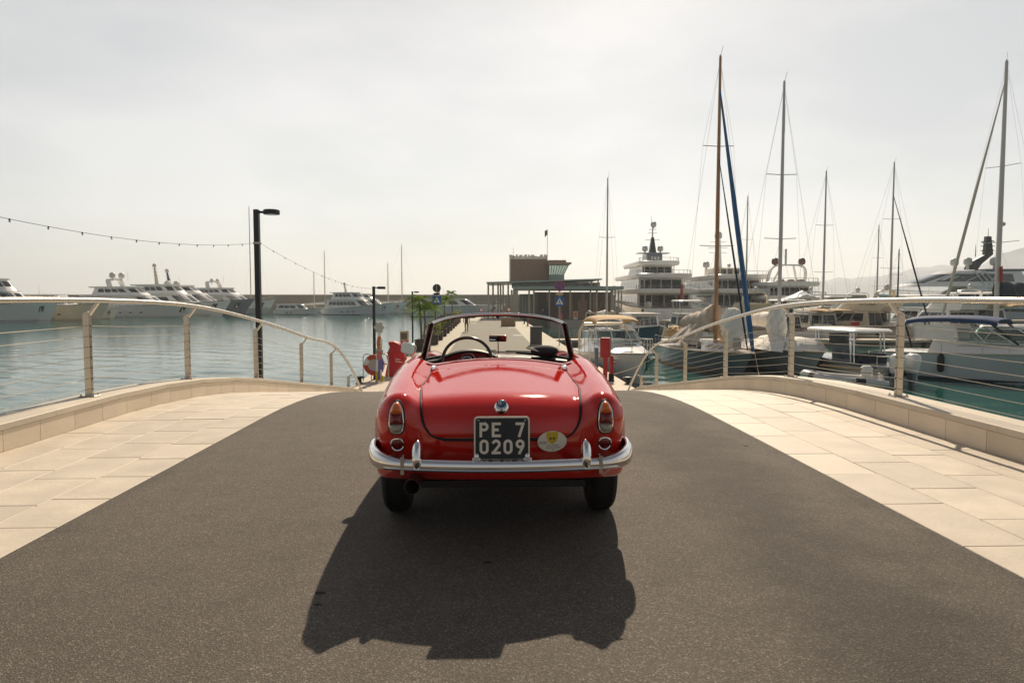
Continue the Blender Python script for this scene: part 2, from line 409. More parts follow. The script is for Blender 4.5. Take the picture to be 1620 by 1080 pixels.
# ------------------------------------------------------------------ mesh building
def tag(o, label=None, cat=None, group=None, kind=None):
    if label: o['label'] = label
    if cat: o['category'] = cat
    if group: o['group'] = group
    if kind: o['kind'] = kind
    return o
def empty(name, loc=(0, 0, 0), rz=0.0, label=None, cat=None, group=None):
    o = bpy.data.objects.new(name, None)
    o.empty_display_size = 0.2
    COL.objects.link(o)
    o.location = loc
    o.rotation_euler = (0, 0, rz)
    return tag(o, label, cat, group)
def link_mesh(name, me, mat, parent=None, loc=None):
    o = bpy.data.objects.new(name, me)
    COL.objects.link(o)
    for mm in (mat if isinstance(mat, (list, tuple)) else [mat]):
        if len(me.materials) < len(mat if isinstance(mat, (list, tuple)) else [mat]):
            me.materials.append(MATS[mm])
    if parent is not None: o.parent = parent
    if loc is not None: o.location = loc
    return o
class MB:
    def __init__(s):
        s.v, s.f, s.m = [], [], []
        s.cur = 0
    def add(s, vs, fs):
        n = len(s.v)
        s.v += [tuple(q) for q in vs]
        s.f += [tuple(i + n for i in f) for f in fs]
        s.m += [s.cur] * len(fs)
        return s
    def box(s, c, d, rot=None):
        hx, hy, hz = d[0] / 2, d[1] / 2, d[2] / 2
        vs = [Vector((x, y, z)) for x in (-hx, hx) for y in (-hy, hy) for z in (-hz, hz)]
        if rot is not None: vs = [rot @ q for q in vs]
        vs = [q + Vector(c) for q in vs]
        return s.add(vs, [(0, 1, 3, 2), (4, 6, 7, 5), (0, 4, 5, 1), (2, 3, 7, 6), (0, 2, 6, 4), (1, 5, 7, 3)])
    def bbox(s, c, d, b=0.01, rot=None):
        """box with chamfered edges"""
        hx, hy, hz = d[0] / 2, d[1] / 2, d[2] / 2
        b = min(b, hx * .9, hy * .9, hz * .9)
        vs, idx = [], {}
        for sx in (-1, 1):
            for sy in (-1, 1):
                for sz in (-1, 1):
                    for a in range(3):
                        q = [sx * hx, sy * hy, sz * hz]
                        for k in range(3):
                            if k != a: q[k] -= (sx, sy, sz)[k] * b
                        idx[(sx, sy, sz, a)] = len(vs); vs.append(Vector(q))
        fs = []
        for a in range(3):
            u, w = [k for k in range(3) if k != a]
            for sg in (-1, 1):
                loop = []
                for su, sw in ((-1, -1), (1, -1), (1, 1), (-1, 1)):
                    k = [0, 0, 0]; k[a] = sg; k[u] = su; k[w] = sw
                    loop.append(idx[(*k, a)])
                fs.append(loop)
            for su in (-1, 1):
                for sw in (-1, 1):
                    q = []
                    for sg in (-1, 1):
                        k = [0, 0, 0]; k[a] = sg; k[u] = su; k[w] = sw
                        q.append((idx[(*k, u)], idx[(*k, w)]))
                    fs.append([q[0][0], q[0][1], q[1][1], q[1][0]])
        for sx in (-1, 1):
            for sy in (-1, 1):
                for sz in (-1, 1):
                    fs.append([idx[(sx, sy, sz, a)] for a in range(3)])
        if rot is not None: vs = [rot @ q for q in vs]
        return s.add([q + Vector(c) for q in vs], fs)
    def bar(s, a, b, w, h=None, up=(0, 0, 1)):
        a, b = Vector(a), Vector(b); h = h or w
        d = (b - a).normalized()
        u = Vector(up)
        if abs(d.dot(u)) > .98: u = Vector((0, 1, 0))
        x = d.cross(u).normalized(); y = x.cross(d)
        vs = []
        for q in (a, b):
            for i, j in ((-1, -1), (1, -1), (1, 1), (-1, 1)):
                vs.append(q + x * i * w / 2 + y * j * h / 2)
        return s.add(vs, [(3, 2, 1, 0), (4, 5, 6, 7), (0, 1, 5, 4), (1, 2, 6, 5), (2, 3, 7, 6), (3, 0, 4, 7)])
    def tube(s, pts, r, n=8, caps=True, closed=False):
        pts = [Vector(q) for q in pts]
        k = len(pts); rr = r if isinstance(r, (list, tuple)) else [r] * k
        ring, prev = [], None
        for i, q in enumerate(pts):
            if closed: d = pts[(i + 1) % k] - pts[i - 1]
            else: d = pts[min(i + 1, k - 1)] - pts[max(i - 1, 0)]
            d = d.normalized() if d.length > 1e-9 else Vector((0, 0, 1))
            if prev is None:
                u = Vector((0, 0, 1)) if abs(d.z) < .9 else Vector((1, 0, 0))
                x = d.cross(u).normalized()
            else:
                x = (prev - d * prev.dot(d)).normalized()
            prev = x; y = d.cross(x)
            ring.append([q + (x * math.cos(2 * math.pi * j / n) + y * math.sin(2 * math.pi * j / n)) * rr[i] for j in range(n)])
        vs = [q for g in ring for q in g]; fs = []
        for i in range(k if closed else k - 1):
            i2 = (i + 1) % k
            for j in range(n):
                fs.append((i * n + j, i * n + (j + 1) % n, i2 * n + (j + 1) % n, i2 * n + j))
        if caps and not closed:
            fs.append(tuple(range(n))[::-1]); fs.append(tuple((k - 1) * n + j for j in range(n)))
        return s.add(vs, fs)
    def lathe(s, prof, n=16, c=(0, 0, 0), axis='z', rot=None):
        """prof: (radius, height)"""
        vs, fs = [], []
        for (r, h) in prof:
            for j in range(n):
                a = 2 * math.pi * j / n
                q = Vector((r * math.cos(a), r * math.sin(a), h))
                if axis == 'y': q = Vector((q.x, -q.z, q.y))
                if axis == 'x': q = Vector((q.z, q.x, q.y))
                if rot is not None: q = rot @ q
                vs.append(q + Vector(c))
        k = len(prof)
        for i in range(k - 1):
            for j in range(n):
                fs.append((i * n + j, i * n + (j + 1) % n, (i + 1) * n + (j + 1) % n, (i + 1) * n + j))
        if prof[0][0] > 1e-6: fs.append(tuple(range(n))[::-1])
        if prof[-1][0] > 1e-6: fs.append(tuple((k - 1) * n + j for j in range(n)))
        return s.add(vs, fs)
    def ball(s, c, r, n=12, m=8, rot=None):
        r = r if isinstance(r, (list, tuple)) else (r, r, r)
        prof = [(math.sin(math.pi * i / m), -math.cos(math.pi * i / m)) for i in range(m + 1)]
        vs, fs = [], []
        for (q, h) in prof:
            for j in range(n):
                a = 2 * math.pi * j / n
                w = Vector((q * math.cos(a) * r[0], q * math.sin(a) * r[1], h * r[2]))
                if rot is not None: w = rot @ w
                vs.append(w + Vector(c))
        for i in range(m):
            for j in range(n):
                fs.append((i * n + j, i * n + (j + 1) % n, (i + 1) * n + (j + 1) % n, (i + 1) * n + j))
        return s.add(vs, fs)
    def loft(s, rings, close_ring=True, cap0=True, cap1=True):
        n = len(rings[0]); vs = [q for g in rings for q in g]; fs = []
        for i in range(len(rings) - 1):
            for j in range(n if close_ring else n - 1):
                j2 = (j + 1) % n
                fs.append((i * n + j, i * n + j2, (i + 1) * n + j2, (i + 1) * n + j))
        if cap0: fs.append(tuple(range(n))[::-1])
        if cap1: fs.append(tuple((len(rings) - 1) * n + j for j in range(n)))
        return s.add(vs, fs)
    def prism(s, poly, z0, z1, axis='z'):
        """poly extruded; axis z: (x,y)->z, axis y: (x,z)->y, axis x: (y,z)->x"""
        def mk(q, h):
            return {'z': (q[0], q[1], h), 'y': (q[0], h, q[1]), 'x': (h, q[0], q[1])}[axis]
        return s.loft([[mk(q, z0) for q in poly], [mk(q, z1) for q in poly]])
    def quad(s, a, b, c, d):
        return s.add([a, b, c, d], [(0, 1, 2, 3)])
    def mesh(s, name, smooth=False, angle=None):
        me = bpy.data.meshes.new(name)
        me.from_pydata(s.v, [], s.f)
        if any(s.m): me.polygons.foreach_set('material_index', s.m)
        bm = bmesh.new(); bm.from_mesh(me)
        bmesh.ops.recalc_face_normals(bm, faces=bm.faces)
        bm.to_mesh(me); bm.free()
        if smooth:
            me.polygons.foreach_set('use_smooth', [True] * len(me.polygons))
            if angle: me.set_sharp_from_angle(angle=R(angle))
        me.update()
        return me
    def build(s, name, mat, parent=None, smooth=False, angle=40, loc=None):
        return link_mesh(name, s.mesh(name, smooth, angle), mat, parent, loc)
def kids(o):
    return [c for c in bpy.data.objects if c.parent == o]
def copy_tree(o, parent=None):
    ch = list(o.children)
    c = o.copy(); COL.objects.link(c); c.parent = parent
    for k in ch: copy_tree(k, c)
    return c
def text_mesh(body, size, align='CENTER', extrude=0.0, xs=1.0):
    cu = bpy.data.curves.new('text', 'FONT')
    cu.body = body; cu.size = size; cu.align_x = align; cu.align_y = 'CENTER'; cu.extrude = extrude
    cu.resolution_u = 3
    ob = bpy.data.objects.new('text', cu)
    COL.objects.link(ob)
    bpy.context.view_layer.update()
    me = bpy.data.meshes.new_from_object(ob.evaluated_get(bpy.context.evaluated_depsgraph_get()))
    bpy.data.objects.remove(ob); bpy.data.curves.remove(cu)
    me.materials.clear()
    for v in me.vertices: v.co.x *= xs
    return me
def spline(xs, ys):
    xs, ys = np.asarray(xs, float), np.asarray(ys, float)
    d = np.diff(ys) / np.diff(xs)
    m = np.concatenate([[d[0]], (d[1:] + d[:-1]) / 2, [d[-1]]])
    def f(x):
        x = np.clip(np.asarray(x, float), xs[0], xs[-1])
        i = np.clip(np.searchsorted(xs, x) - 1, 0, len(xs) - 2)
        h = xs[i + 1] - xs[i]; t = (x - xs[i]) / h
        return ((2*t**3 - 3*t**2 + 1) * ys[i] + (t**3 - 2*t**2 + t) * h * m[i] + (-2*t**3 + 3*t**2) * ys[i + 1] + (t**3 - t**2) * h * m[i + 1])
    return f
# ================================================================== the bridge
ALPHA = 0.036
CA, SA = math.cos(ALPHA), math.sin(ALPHA)
PIER_Z, WATER_Z = -1.755, -2.675
def zb(s):
    if s <= 8.0: return 0.0
    if s <= 13.13: return -(s - 8.0) ** 2 / 68.4
    if s <= 20.2: return -0.385 - 0.15 * (s - 13.13)
    if s <= 24.33:
        u = s - 20.2
        return -1.4455 - 0.15 * u + 0.15 * u * u / (2 * 4.13)
    return PIER_Z
def dzb(s): return (zb(s + .01) - zb(s - .01)) / .02
def B(t, s, z=0.0):
    """bridge frame: t across, s along the road, z above the road surface"""
    return Vector((t * CA - s * SA, s * CA + t * SA, zb(s) + z))
def PB(t, s, z=0.0):
    return Vector((t * CA - s * SA, s * CA + t * SA, PIER_Z + z))
ROAD_L, ROAD_R = -2.54, 2.60
left_c = spline([-6, 6, 10, 13, 16, 18.5, 20.5, 22.5], [-4.46, -4.45, -4.41, -4.32, -4.2, -4.08, -3.95, -3.8])
right_c = spline([-6, 6, 10, 13, 16, 18.5, 20.5, 22.5], [4.62, 4.61, 4.62, 4.62, 4.66, 4.66, 4.58, 4.48])
WALL_H, WALL_W = 0.255, 0.40

mb = MB()
S = [-8 + i * 0.5 for i in range(67)]
rows = [[B(ROAD_L + (ROAD_R - ROAD_L) * j / 8, s) for j in range(9)] for s in S if s <= 24.4]
mb.loft(rows, close_ring=False, cap0=False, cap1=False)
road = mb.build('road', 'asphalt', smooth=True)
tag(road, kind='structure')
# oil spots and an old paving seam in the asphalt
def spot(px, py, r_, seed):
    q = random.Random(seed); c = G(px, py, 0.0); b = MB()
    o_ = [(c.x + r_ * (1.6 + .5 * q.random()) * math.cos(2 * math.pi * i / 12), c.y + r_ * (.8 + .5 * q.random()) * math.sin(2 * math.pi * i / 12)) for i in range(12)]
    b.prism(o_, -.004, .0015); b.build('oil_spot', 'tar', road)
for k, (px, py, r_) in enumerate(((506, 937, .013), (503, 956, .009), (772, 889, .013), (980, 1010, .008), (1180, 705, .012))): spot(px, py, r_, k)
# body of the bridge below the surface
mb = MB()
rings = []
for s in [q for q in S if q <= 24.0]:
    l, r_ = float(left_c(s)) - .19, float(right_c(s)) + .19
    top = -0.035
    rings.append([B(l, s, top), B(r_, s, top), B(r_, s, top - .45), B(l, s, top - .45)])
mb.loft(rings)
tag(mb.build('bridge_deck', 'joint'), kind='structure')

# pavements of single slabs, laid in rows along the road
slab_meshes = {}
def slab_mesh(w, l):
    k = (round(w, 3), round(l, 3))
    if k not in slab_meshes:
        b = MB(); b.bbox((0, 0, -0.03), (w, l, 0.06), 0.004)
        me = b.mesh('slab'); me.materials.append(MATS['stone_slab']); slab_meshes[k] = me
    return slab_meshes[k]
ROT_A = Matrix.Rotation(ALPHA, 3, 'Z')
def frame_rot(s):
    d = Vector((-SA, CA, dzb(s))).normalized()
    x = Vector((CA, SA, 0)); z = x.cross(d)
    return Matrix((x, d, z)).transposed()
def pavement(name, side):
    mbp = MB()
    rows_ = []
    for s in [q for q in S if q <= 24.0]:
        a = ROAD_L if side < 0 else ROAD_R
        b_ = float(left_c(s)) + .2 if side < 0 else float(right_c(s)) - .2
        rows_.append([B(a, s, -0.009), B(b_, s, -0.009)])
    mbp.loft(rows_, close_ring=False, cap0=False, cap1=False)
    root = mbp.build(name, 'joint')
    tag(root, kind='structure')
    widths = [0.40, 0.46, 0.44, 0.44] if side < 0 else [0.42, 0.48, 0.46, 0.46]
    L_ = 0.70
    for k, w in enumerate(widths):
        t0 = sum(widths[:k])
        s = 0.9 + [0.0, 0.36, 0.12, 0.5][k]
        while s < 23.4:
            l = L_ * rnd.choice([0.86, 1.0, 1.0, 1.14])
            sc = s + l / 2
            tc = (ROAD_L - t0 - w / 2) if side < 0 else (ROAD_R + t0 + w / 2)
            lim = float(left_c(sc)) + .2 if side < 0 else float(right_c(sc)) - .2
            ww = w
            if side < 0 and tc - w / 2 < lim: ww = tc + w / 2 - lim; tc = lim + ww / 2
            if side > 0 and tc + w / 2 > lim: ww = lim - (tc - w / 2); tc = lim - ww / 2
            if k == 3 and ww < w + .3:           # last row runs up to the wall
                if side < 0: e = tc + ww / 2; ww = e - lim; tc = lim + ww / 2
                else: e = tc - ww / 2; ww = lim - e; tc = e + ww / 2
            if ww > 0.06:
                o = bpy.data.objects.new('slab', slab_mesh(round(ww, 2) - .0045, l - .0045))
                COL.objects.link(o); o.parent = root
                tilt = Matrix.Rotation(rnd.gauss(0, .0012), 3, 'X') @ Matrix.Rotation(rnd.gauss(0, .0012), 3, 'Y')
                o.matrix_basis = Matrix.Translation(B(tc, sc, 0.001 + rnd.uniform(-.0012, .0012))) @ (frame_rot(sc) @ tilt).to_4x4()
            s += l
    return root
pavement('pavement_left', -1)
pavement('pavement_right', 1)

# low stone walls with coping, block by block
def parapet(label, cf, side):
    root = empty('parapet_wall', B(float(cf(8)), 8), 0, label, 'wall')
    inv = Matrix.Translation(-root.location)
    core = MB(); rings_ = []
    s_end = 22.6
    def H(s): return WALL_H * min(1.0, max(0.08, (s_end - s) / 2.6)) if s > s_end - 2.6 else WALL_H
    ss = [-5 + i * .5 for i in range(55)] + [s_end]
    for s in ss:
        c = float(cf(s)); h = H(s)
        rings_.append([B(c - .17, s, -.45) - root.location, B(c + .17, s, -.45) - root.location, B(c + .17, s, h - .06) - root.location, B(c - .17, s, h - .06) - root.location])
    core.loft(rings_)
    core.build('wall_core', 'joint', root)
    def piece(s0, s1, t0, t1, z0, z1, name, mat):
        b = MB(); rg = []
        for s in (s0, s1):
            h = H(s)
            zz0 = z0(h); zz1 = z1(h)
            c = float(cf(s)); e = .005
            rg.append([B(c + t0, s, zz0) - root.location, B(c + t1, s, zz0) - root.location,
                       B(c + t1, s, zz1 - e) - root.location, B(c + t1 - e * (1 if t1 > t0 else -1), s, zz1) - root.location,
                       B(c + t0 + e * (1 if t1 > t0 else -1), s, zz1) - root.location, B(c + t0, s, zz1 - e) - root.location])
        b.loft(rg)
        b.build(name, mat, root)
    inner = 1 if side < 0 else -1
    s = 0.0
    while s < s_end - .3:
        l = rnd.choice([0.52, 0.60, 0.64, 0.56])
        e = min(s + l, s_end)
        piece(s + .003, e - .003, inner * .172, inner * .195, lambda h: -.03, lambda h: h - .062, 'facing_stone', 'stone_block')
        s = e
    s = 0.0
    while s < s_end - .2:
        e = min(s + 1.18, s_end)
        piece(s + .002, e - .002, -.205, .205, lambda h: h - .058, lambda h: h, 'coping_stone', 'stone_coping')
        s = e
    return root, H
wl, HL = parapet('low cream stone wall beside the open bay, under the left-hand steel railing', left_c, -1)
wr, HR = parapet('low cream stone wall beside the boat basin, under the right-hand steel railing', right_c, 1)

# steel railings: posts, curved handrail, seven cables each
fm_ = MB(); fm_.lathe([(.006, -.041), (.010, -.040), (.010, .040), (.006, .041)], 8, (0, 0, 0), 'x')
FIT = fm_.mesh('cable_fitting'); FIT.materials.append(MATS['dark_metal'])
def railing(label, cf, side, posts, end_s, H):
    root = empty('steel_railing', B(float(cf(8)), 8, WALL_H), 0, label, 'railing')
    o0 = root.location
    inn = 1 if side < 0 else -1
    tops = []
    for s, ph in posts:
        c = float(cf(s))
        base = B(c, s, H(s)) - o0
        fr = frame_rot(s)
        ax = Vector((CA, SA, 0))
        ay = Vector((-SA, CA, 0))
        m = Matrix((ax, ay, Vector((0, 0, 1)))).transposed()
        b = MB(); b.bbox(base + Vector((0, 0, ph / 2)), (.074, .048, ph), .004, m)
        po = b.build('post', 'steel', root)
        b = MB(); b.bbox(base + Vector((0, 0, .006)), (.17, .13, .012), .003, m)
        for i in (-1, 1):
            for j in (-1, 1):
                b.lathe([(.011, .011), (.011, .026), (.006, .03)], 6, base + m @ Vector((i * .068, j * .05, 0)))
        b.build('base_plate', 'steel', po)
        for k in range(7):
            ft = bpy.data.objects.new('cable_fitting', FIT); COL.objects.link(ft); ft.parent = po
            ft.location = base + Vector((0, 0, ph * (.09 + .128 * k))); ft.rotation_euler = (0, 0, ALPHA)
        tops.append((s, base, ph))
    rail_h = lambda ph: ph + .15
    pts = []
    n0 = tops[0]
    for s, base, ph in tops:
        pts.append((s, base + Vector((inn * .13, 0, rail_h(ph)))))
        if ph > .5:
            b = MB(); q = base + Vector((inn * .03, 0, ph - .005)); e = base + Vector((inn * .13, 0, rail_h(ph) - .02))
            b.bar(q - Vector((inn * .05, 0, 0)), q + Vector((inn * .0, 0, .025)), .045, .03)
            b.bar(q, e, .04, .03)
            b.build('bracket', 'steel', root)
        else:
            b = MB(); q = base + Vector((0, 0, ph)); b.bar(q, q + Vector((inn * .1, .05, .05)), .035, .03)
            b.build('bracket', 'steel', root)
    # handrail as a smooth curve through the bracket tops, diving to the ground at the pier end
    xs = [p[0] for p in pts]
    xs_, P3 = xs[:], [p[1] for p in pts]
    last = B(float(cf(end_s)), end_s, 0.12) - o0 + Vector((inn * .13, 0, 0))
    xs_.append(end_s); P3.append(last)
    fx, fy, fz = (spline(xs_, [q[k] for q in P3]) for k in range(3))
    b = MB(); n = 90
    b.tube([Vector((float(fx(u)), float(fy(u)), float(fz(u)))) for u in [xs_[0] + (xs_[-1] - xs_[0]) * i / n for i in range(n + 1)]], .030, 12)
    b.build('handrail', 'steel', root, smooth=True)
    for k in range(7):
        b = MB(); q = []
        for s, base, ph in tops: q.append(base + Vector((0, 0, ph * (.09 + .128 * k))))
        pp = []
        for a, c in zip(q[:-1], q[1:]):
            for i in range(6):
                u = i / 6; pp.append(a.lerp(c, u) - Vector((0, 0, .012 * 4 * u * (1 - u))))
        pp.append(q[-1])
        b.tube(pp, .0034, 6)
        b.build('cable', 'cable', root, smooth=True)
    return root
railing('curved stainless cable railing along the open bay with yachts beyond', left_c, -1,
        [(-1.4, .92), (1.7, .92), (4.8, .92), (8.03, .92), (10.55, .92), (13.35, .92), (16.15, .90), (18.65, .86), (20.35, .36)], 21.4, HL)
railing('curved stainless cable railing along the moored boats and sailing masts', right_c, 1,
        [(-1.4, .92), (1.6, .92), (4.7, .92), (7.73, .92), (10.55, .92), (13.5, .92), (16.4, .90), (19.1, .86), (20.7, .36)], 21.7, HR)

# ================================================================== water, pier, breakwater, mountains
# one sheet of water out to the horizon, finer near the bridge; wind waves in the bay, calm in the basin
def water_sheet():
    q = np.random.RandomState(5)
    rr = [3.5]
    while rr[-1] < 260: rr.append(rr[-1] * 1.0135)
    rr += [320, 420, 600, 900, 1500, 2600, 4500, 9000]
    rr = np.array(rr); th = np.radians(np.linspace(-104, 104, 760))
    Rr, Th = np.meshgrid(rr, th, indexing='ij')
    X = Rr * np.sin(Th); Y = Rr * np.cos(Th) - 1.0
    step = np.maximum(Rr * 0.0135, Rr * np.radians(208 / 760))
    Z = np.zeros_like(X)
    for k in range(56):
        lam = 0.30 * (2.8 / 0.30) ** q.rand()
        ang = math.radians(205) + q.normal(0, .55)         # running towards the lower left
        amp = 0.0165 * lam ** .85 / math.sqrt(56) * 3.1
        ph = q.rand() * 6.283
        w_ = np.clip((lam / step - 2.2) / 2.0, 0, 1)
        Z += w_ * amp * np.sin(2 * np.pi / lam * (X * math.sin(ang) + Y * math.cos(ang)) + ph + .6 * np.sin(.05 * X + .07 * Y + k))
    gust = .75 + .35 * np.sin(.045 * X + 1.3 * np.sin(.03 * Y)) * np.sin(.038 * Y + .5)
    calm = 1 - .78 / (1 + np.exp(-(X - 3.0) / 1.6))
    Z = np.where(Rr < 300, Z * gust * calm, 0) * np.clip((270 - Rr) / 60, 0, 1)
    V = np.stack([X, Y, Z], -1).reshape(-1, 3)
    n, m = Rr.shape
    i = (np.arange(n - 1)[:, None] * m + np.arange(m - 1)[None, :]).reshape(-1)
    F = np.stack([i, i + 1, i + m + 1, i + m], 1)[:, ::-1]
    me_ = bpy.data.meshes.new('water')
    me_.vertices.add(len(V)); me_.vertices.foreach_set('co', V.astype(np.float32).ravel())
    me_.loops.add(F.size); me_.loops.foreach_set('vertex_index', F.astype(np.int32).ravel())
    me_.polygons.add(len(F)); me_.polygons.foreach_set('loop_start', np.arange(0, F.size, 4, dtype=np.int32))
    me_.polygons.foreach_set('loop_total', np.full(len(F), 4, np.int32))
    me_.polygons.foreach_set('use_smooth', [True] * len(F))
    me_.update(calc_edges=True); me_.validate()
    return me_
w = link_mesh('water', water_sheet(), 'water'); w.location = (0, 0, WATER_Z); tag(w, kind='structure')

PL, PR = -4.75, 5.12
mb = MB()
a, b_, c, d = PB(PL, 20.5), PB(PR, 20.5), PB(PR, 108), PB(PL, 108)
mb.loft([[Vector((q.x, q.y, PIER_Z - .35)) for q in (a, b_, c, d)], [Vector((q.x, q.y, PIER_Z - .006)) for q in (a, b_, c, d)]])
tag(mb.build('pier', 'pier_concrete'), kind='structure')
mb = MB()
q = [PB(PL + .25, 20.7), PB(PR - .25, 20.7), PB(PR - .25, 107.8), PB(PL + .25, 107.8)]
mb.loft([[Vector((v.x, v.y, WATER_Z - 1.0)) for v in q], [Vector((v.x, v.y, PIER_Z - .36)) for v in q]])
tag(mb.build('quay_wall', 'quay_wall'), kind='structure')
mb = MB()
q = [PB(-2.15, 33), PB(3.0, 33), PB(3.0, 96), PB(-2.15, 96)]
mb.loft([[Vector((v.x, v.y, PIER_Z - .02)) for v in q], [Vector((v.x, v.y, PIER_Z + .004)) for v in q]])
tag(mb.build('pier_road', 'pier_asphalt'), kind='structure')
for s in [34 + 3.1 * i for i in range(20)]:
    for t0, t1 in ((PL + .02, -2.17), (3.02, PR - .02)):
        b = MB(); q = [PB(t0, s - .012, -.0045), PB(t1, s - .012, -.0045), PB(t1, s + .012, -.0045), PB(t0, s + .012, -.0045)]
        b.quad(*q); b.build('slab_joint', 'joint', bpy.data.objects['pier'])
for t0, s in ((2.2, 58.6), (-1.9, 86.0), (2.3, 74.0)):
    b = MB(); b.quad(PB(t0, s - .3, .008), PB(t0 + .75, s - .3, .008), PB(t0 + .75, s + .3, .008), PB(t0, s + .3, .008)); b.build('painted_mark', 'sign_white', bpy.data.objects['pier_road'])
# abutment of the near shore under the bridge's start (behind and below the camera)
mb = MB()
mb.loft([[Vector((x, y, WATER_Z - 1)) for x, y in ((-60, -40), (60, -40), (60, -1.0), (-60, -1.0))], [Vector((x, y, -.06)) for x, y in ((-60, -40), (60, -40), (60, -1.0), (-60, -1.0))]])
tag(mb.build('ground', 'pier_concrete'), kind='structure')
# breakwater
mb = MB()
prof = [(-3.0, WATER_Z - 2), (0, WATER_Z - 1), (0, 2.15), (.25, 2.3), (3.2, 2.3), (3.4, 2.1), (3.4, WATER_Z - 1)]
rings = []
for i in range(45):
    x = -330 + i * 10.0
    y = 205 + 0.0006 * (x + 40) ** 2
    rings.append([Vector((x, y + p_[0], p_[1])) for p_ in prof])
mb.loft(rings)
tag(mb.build('breakwater', 'breakwater'), 'long tan concrete breakwater behind the moored yachts across the bay', 'breakwater')
# hazy mountains far behind the masts
def ridge(name, Y, pts, seed, depth):
    r_ = random.Random(seed); b = MB(); rg = []
    X = [U(px, 471, Y).x for px, _ in pts]; Z = [U(px, py, Y).z for px, py in pts]
    f = spline(X, Z)
    n = 90
    for i in range(n + 1):
        x = X[0] + (X[-1] - X[0]) * i / n
        z = float(f(x)) + 6 * math.sin(i * 1.7) * r_.random() + 3 * r_.random()
        z = max(z, 2)
        rg.append([Vector((x, Y - depth * .5, WATER_Z - 5)), Vector((x, Y - depth * .28, z * .42 + 5 * r_.random())), Vector((x, Y - depth * .1, z * .8 + 5 * r_.random())), Vector((x, Y, z)), Vector((x, Y + depth * .4, WATER_Z - 5))])
    b.loft(rg, close_ring=False)
    o = b.build(name, 'mountain', smooth=True)
    tag(o, kind='structure')
ridge('mountain', 2300, [(1190, 470), (1250, 452), (1300, 444), (1345, 440), (1400, 436), (1450, 424), (1500, 420), (1540, 424), (1580, 402), (1620, 392), (1700, 372), (1850, 380), (2050, 430), (2200, 462)], 3, 700)

# the air over the harbour
mb = MB()
mb.box((0, 1200, 60), (4600, 3200, 132))
hz = mb.build('haze', 'black'); hz.data.materials.clear()
hm = bpy.data.materials.new('haze'); hm.use_nodes = True
hm.node_tree.nodes.clear()
ho = hm.node_tree.nodes.new('ShaderNodeOutputMaterial'); hv = hm.node_tree.nodes.new('ShaderNodeVolumePrincipled')
hv.inputs['Color'].default_value = (0.86, 0.93, 1.0, 1); hv.inputs['Density'].default_value = 0.00034; hv.inputs['Anisotropy'].default_value = 0.45
hm.node_tree.links.new(hv.outputs[0], ho.inputs['Volume'])
hz.data.materials.append(hm)
tag(hz, kind='stuff')
# ================================================================== the red convertible
# local frame: x right, y forward, z up, rear axle over y = 0
car = empty('convertible_car', (-0.08, 4.5, 0.0), 0.030,
            'red vintage open two-seater seen from behind, parked on the asphalt of the bridge', 'car', None)
zt_ = spline([-1.2, -.9, -.7, -.5, -.2, .1, .45, .8, 1.25, 1.6, 2.1, 2.6, 3.0], [.74, .815, .835, .853, .880, .906, .935, .935, .905, .885, .845, .77, .66])
W_ = spline([-1.1, -.9, -.7, -.4, 0, .5, 1.2, 1.8, 2.3, 2.7, 3.0], [.60, .645, .685, .722, .748, .765, .77, .755, .73, .67, .58])
yr_ = spline([.2, .36, .45, .55, .62, .70, .78, .86, .95], [-.76, -.82, -.86, -.885, -.888, -.878, -.845, -.78, -.66])
zbot_ = spline([-1.1, -.8, -.5, -.1, .35, 2.0, 2.5, 3.0], [.43, .39, .33, .26, .20, .20, .24, .34])
zf_ = spline([-1.0, -.75, -.6, -.4, -.1, .2, .5, .9, 1.4, 2.0, 2.5, 2.9], [.835, .848, .860, .877, .898, .918, .93, .925, .90, .87, .80, .72])
def smax(a, b, k):
    h = np.clip(.5 + .5 * (a - b) / k, 0, 1)
    return b + (a - b) * h + k * h * (1 - h)
def smin(a, b, k): return -smax(-a, -b, k)
def solid(x, y, z):
    ax = np.abs(x)
    top = (z - (zt_(y) - .20 * np.minimum(ax, .55) ** 2)) * .95
    side = ax - (W_(y) - .42 * np.maximum(z - .56, 0) ** 2 - .30 * np.maximum(.50 - z, 0) ** 2)
    rear = (yr_(z) + .50 * ax ** 2 - y) * .80
    front = (y - (2.93 - .38 * ax ** 2 - 1.3 * (z - .5) ** 2)) * .85
    b = smax(top, side, .13)
    b = smax(b, rear, .11)
    b = smax(b, front, .16)
    # rear wings: a rounded crest from the door back to the lamp
    yc = np.clip(y, -.71, 2.3)
    zc = zf_(yc) - .135
    xf = .575 - .05 * np.clip((-.1 - y) / .6, 0, 1) * 0.6
    qz = (z - zc); qz = np.where(qz < 0, qz * .45, qz)
    q = np.sqrt(((ax - xf) / .118) ** 2 + (qz / .135) ** 2 + ((y - yc) / .125) ** 2 + 1e-9)
    wing = (q - 1) * .118
    b = smin(b, wing, .06)
    b = smax(b, (zbot_(y) - z) * .95, .05)
    return b
def body(x, y, z):
    b = solid(x, y, z)
    ax = np.abs(x)
    for yy, rr in ((0.0, .345), (2.2, .345)):
        cyl = np.maximum(np.sqrt((y - yy) ** 2 + (z - .29) ** 2) - rr, .50 - ax)
        b = smax(b, -cyl, .02)
    # open cockpit
    qx = np.maximum(ax - (.575 - .10), 0); qy = np.maximum(np.abs(y - .915) - (.435 - .10), 0)
    pit = np.maximum(np.sqrt(qx ** 2 + qy ** 2) - .10, .36 - z)
    b = smax(b, -pit, .035)
    # hollow underneath
    und = np.maximum(np.maximum(ax - .50, np.abs(y + .1) - .62), z - .36)
    return b
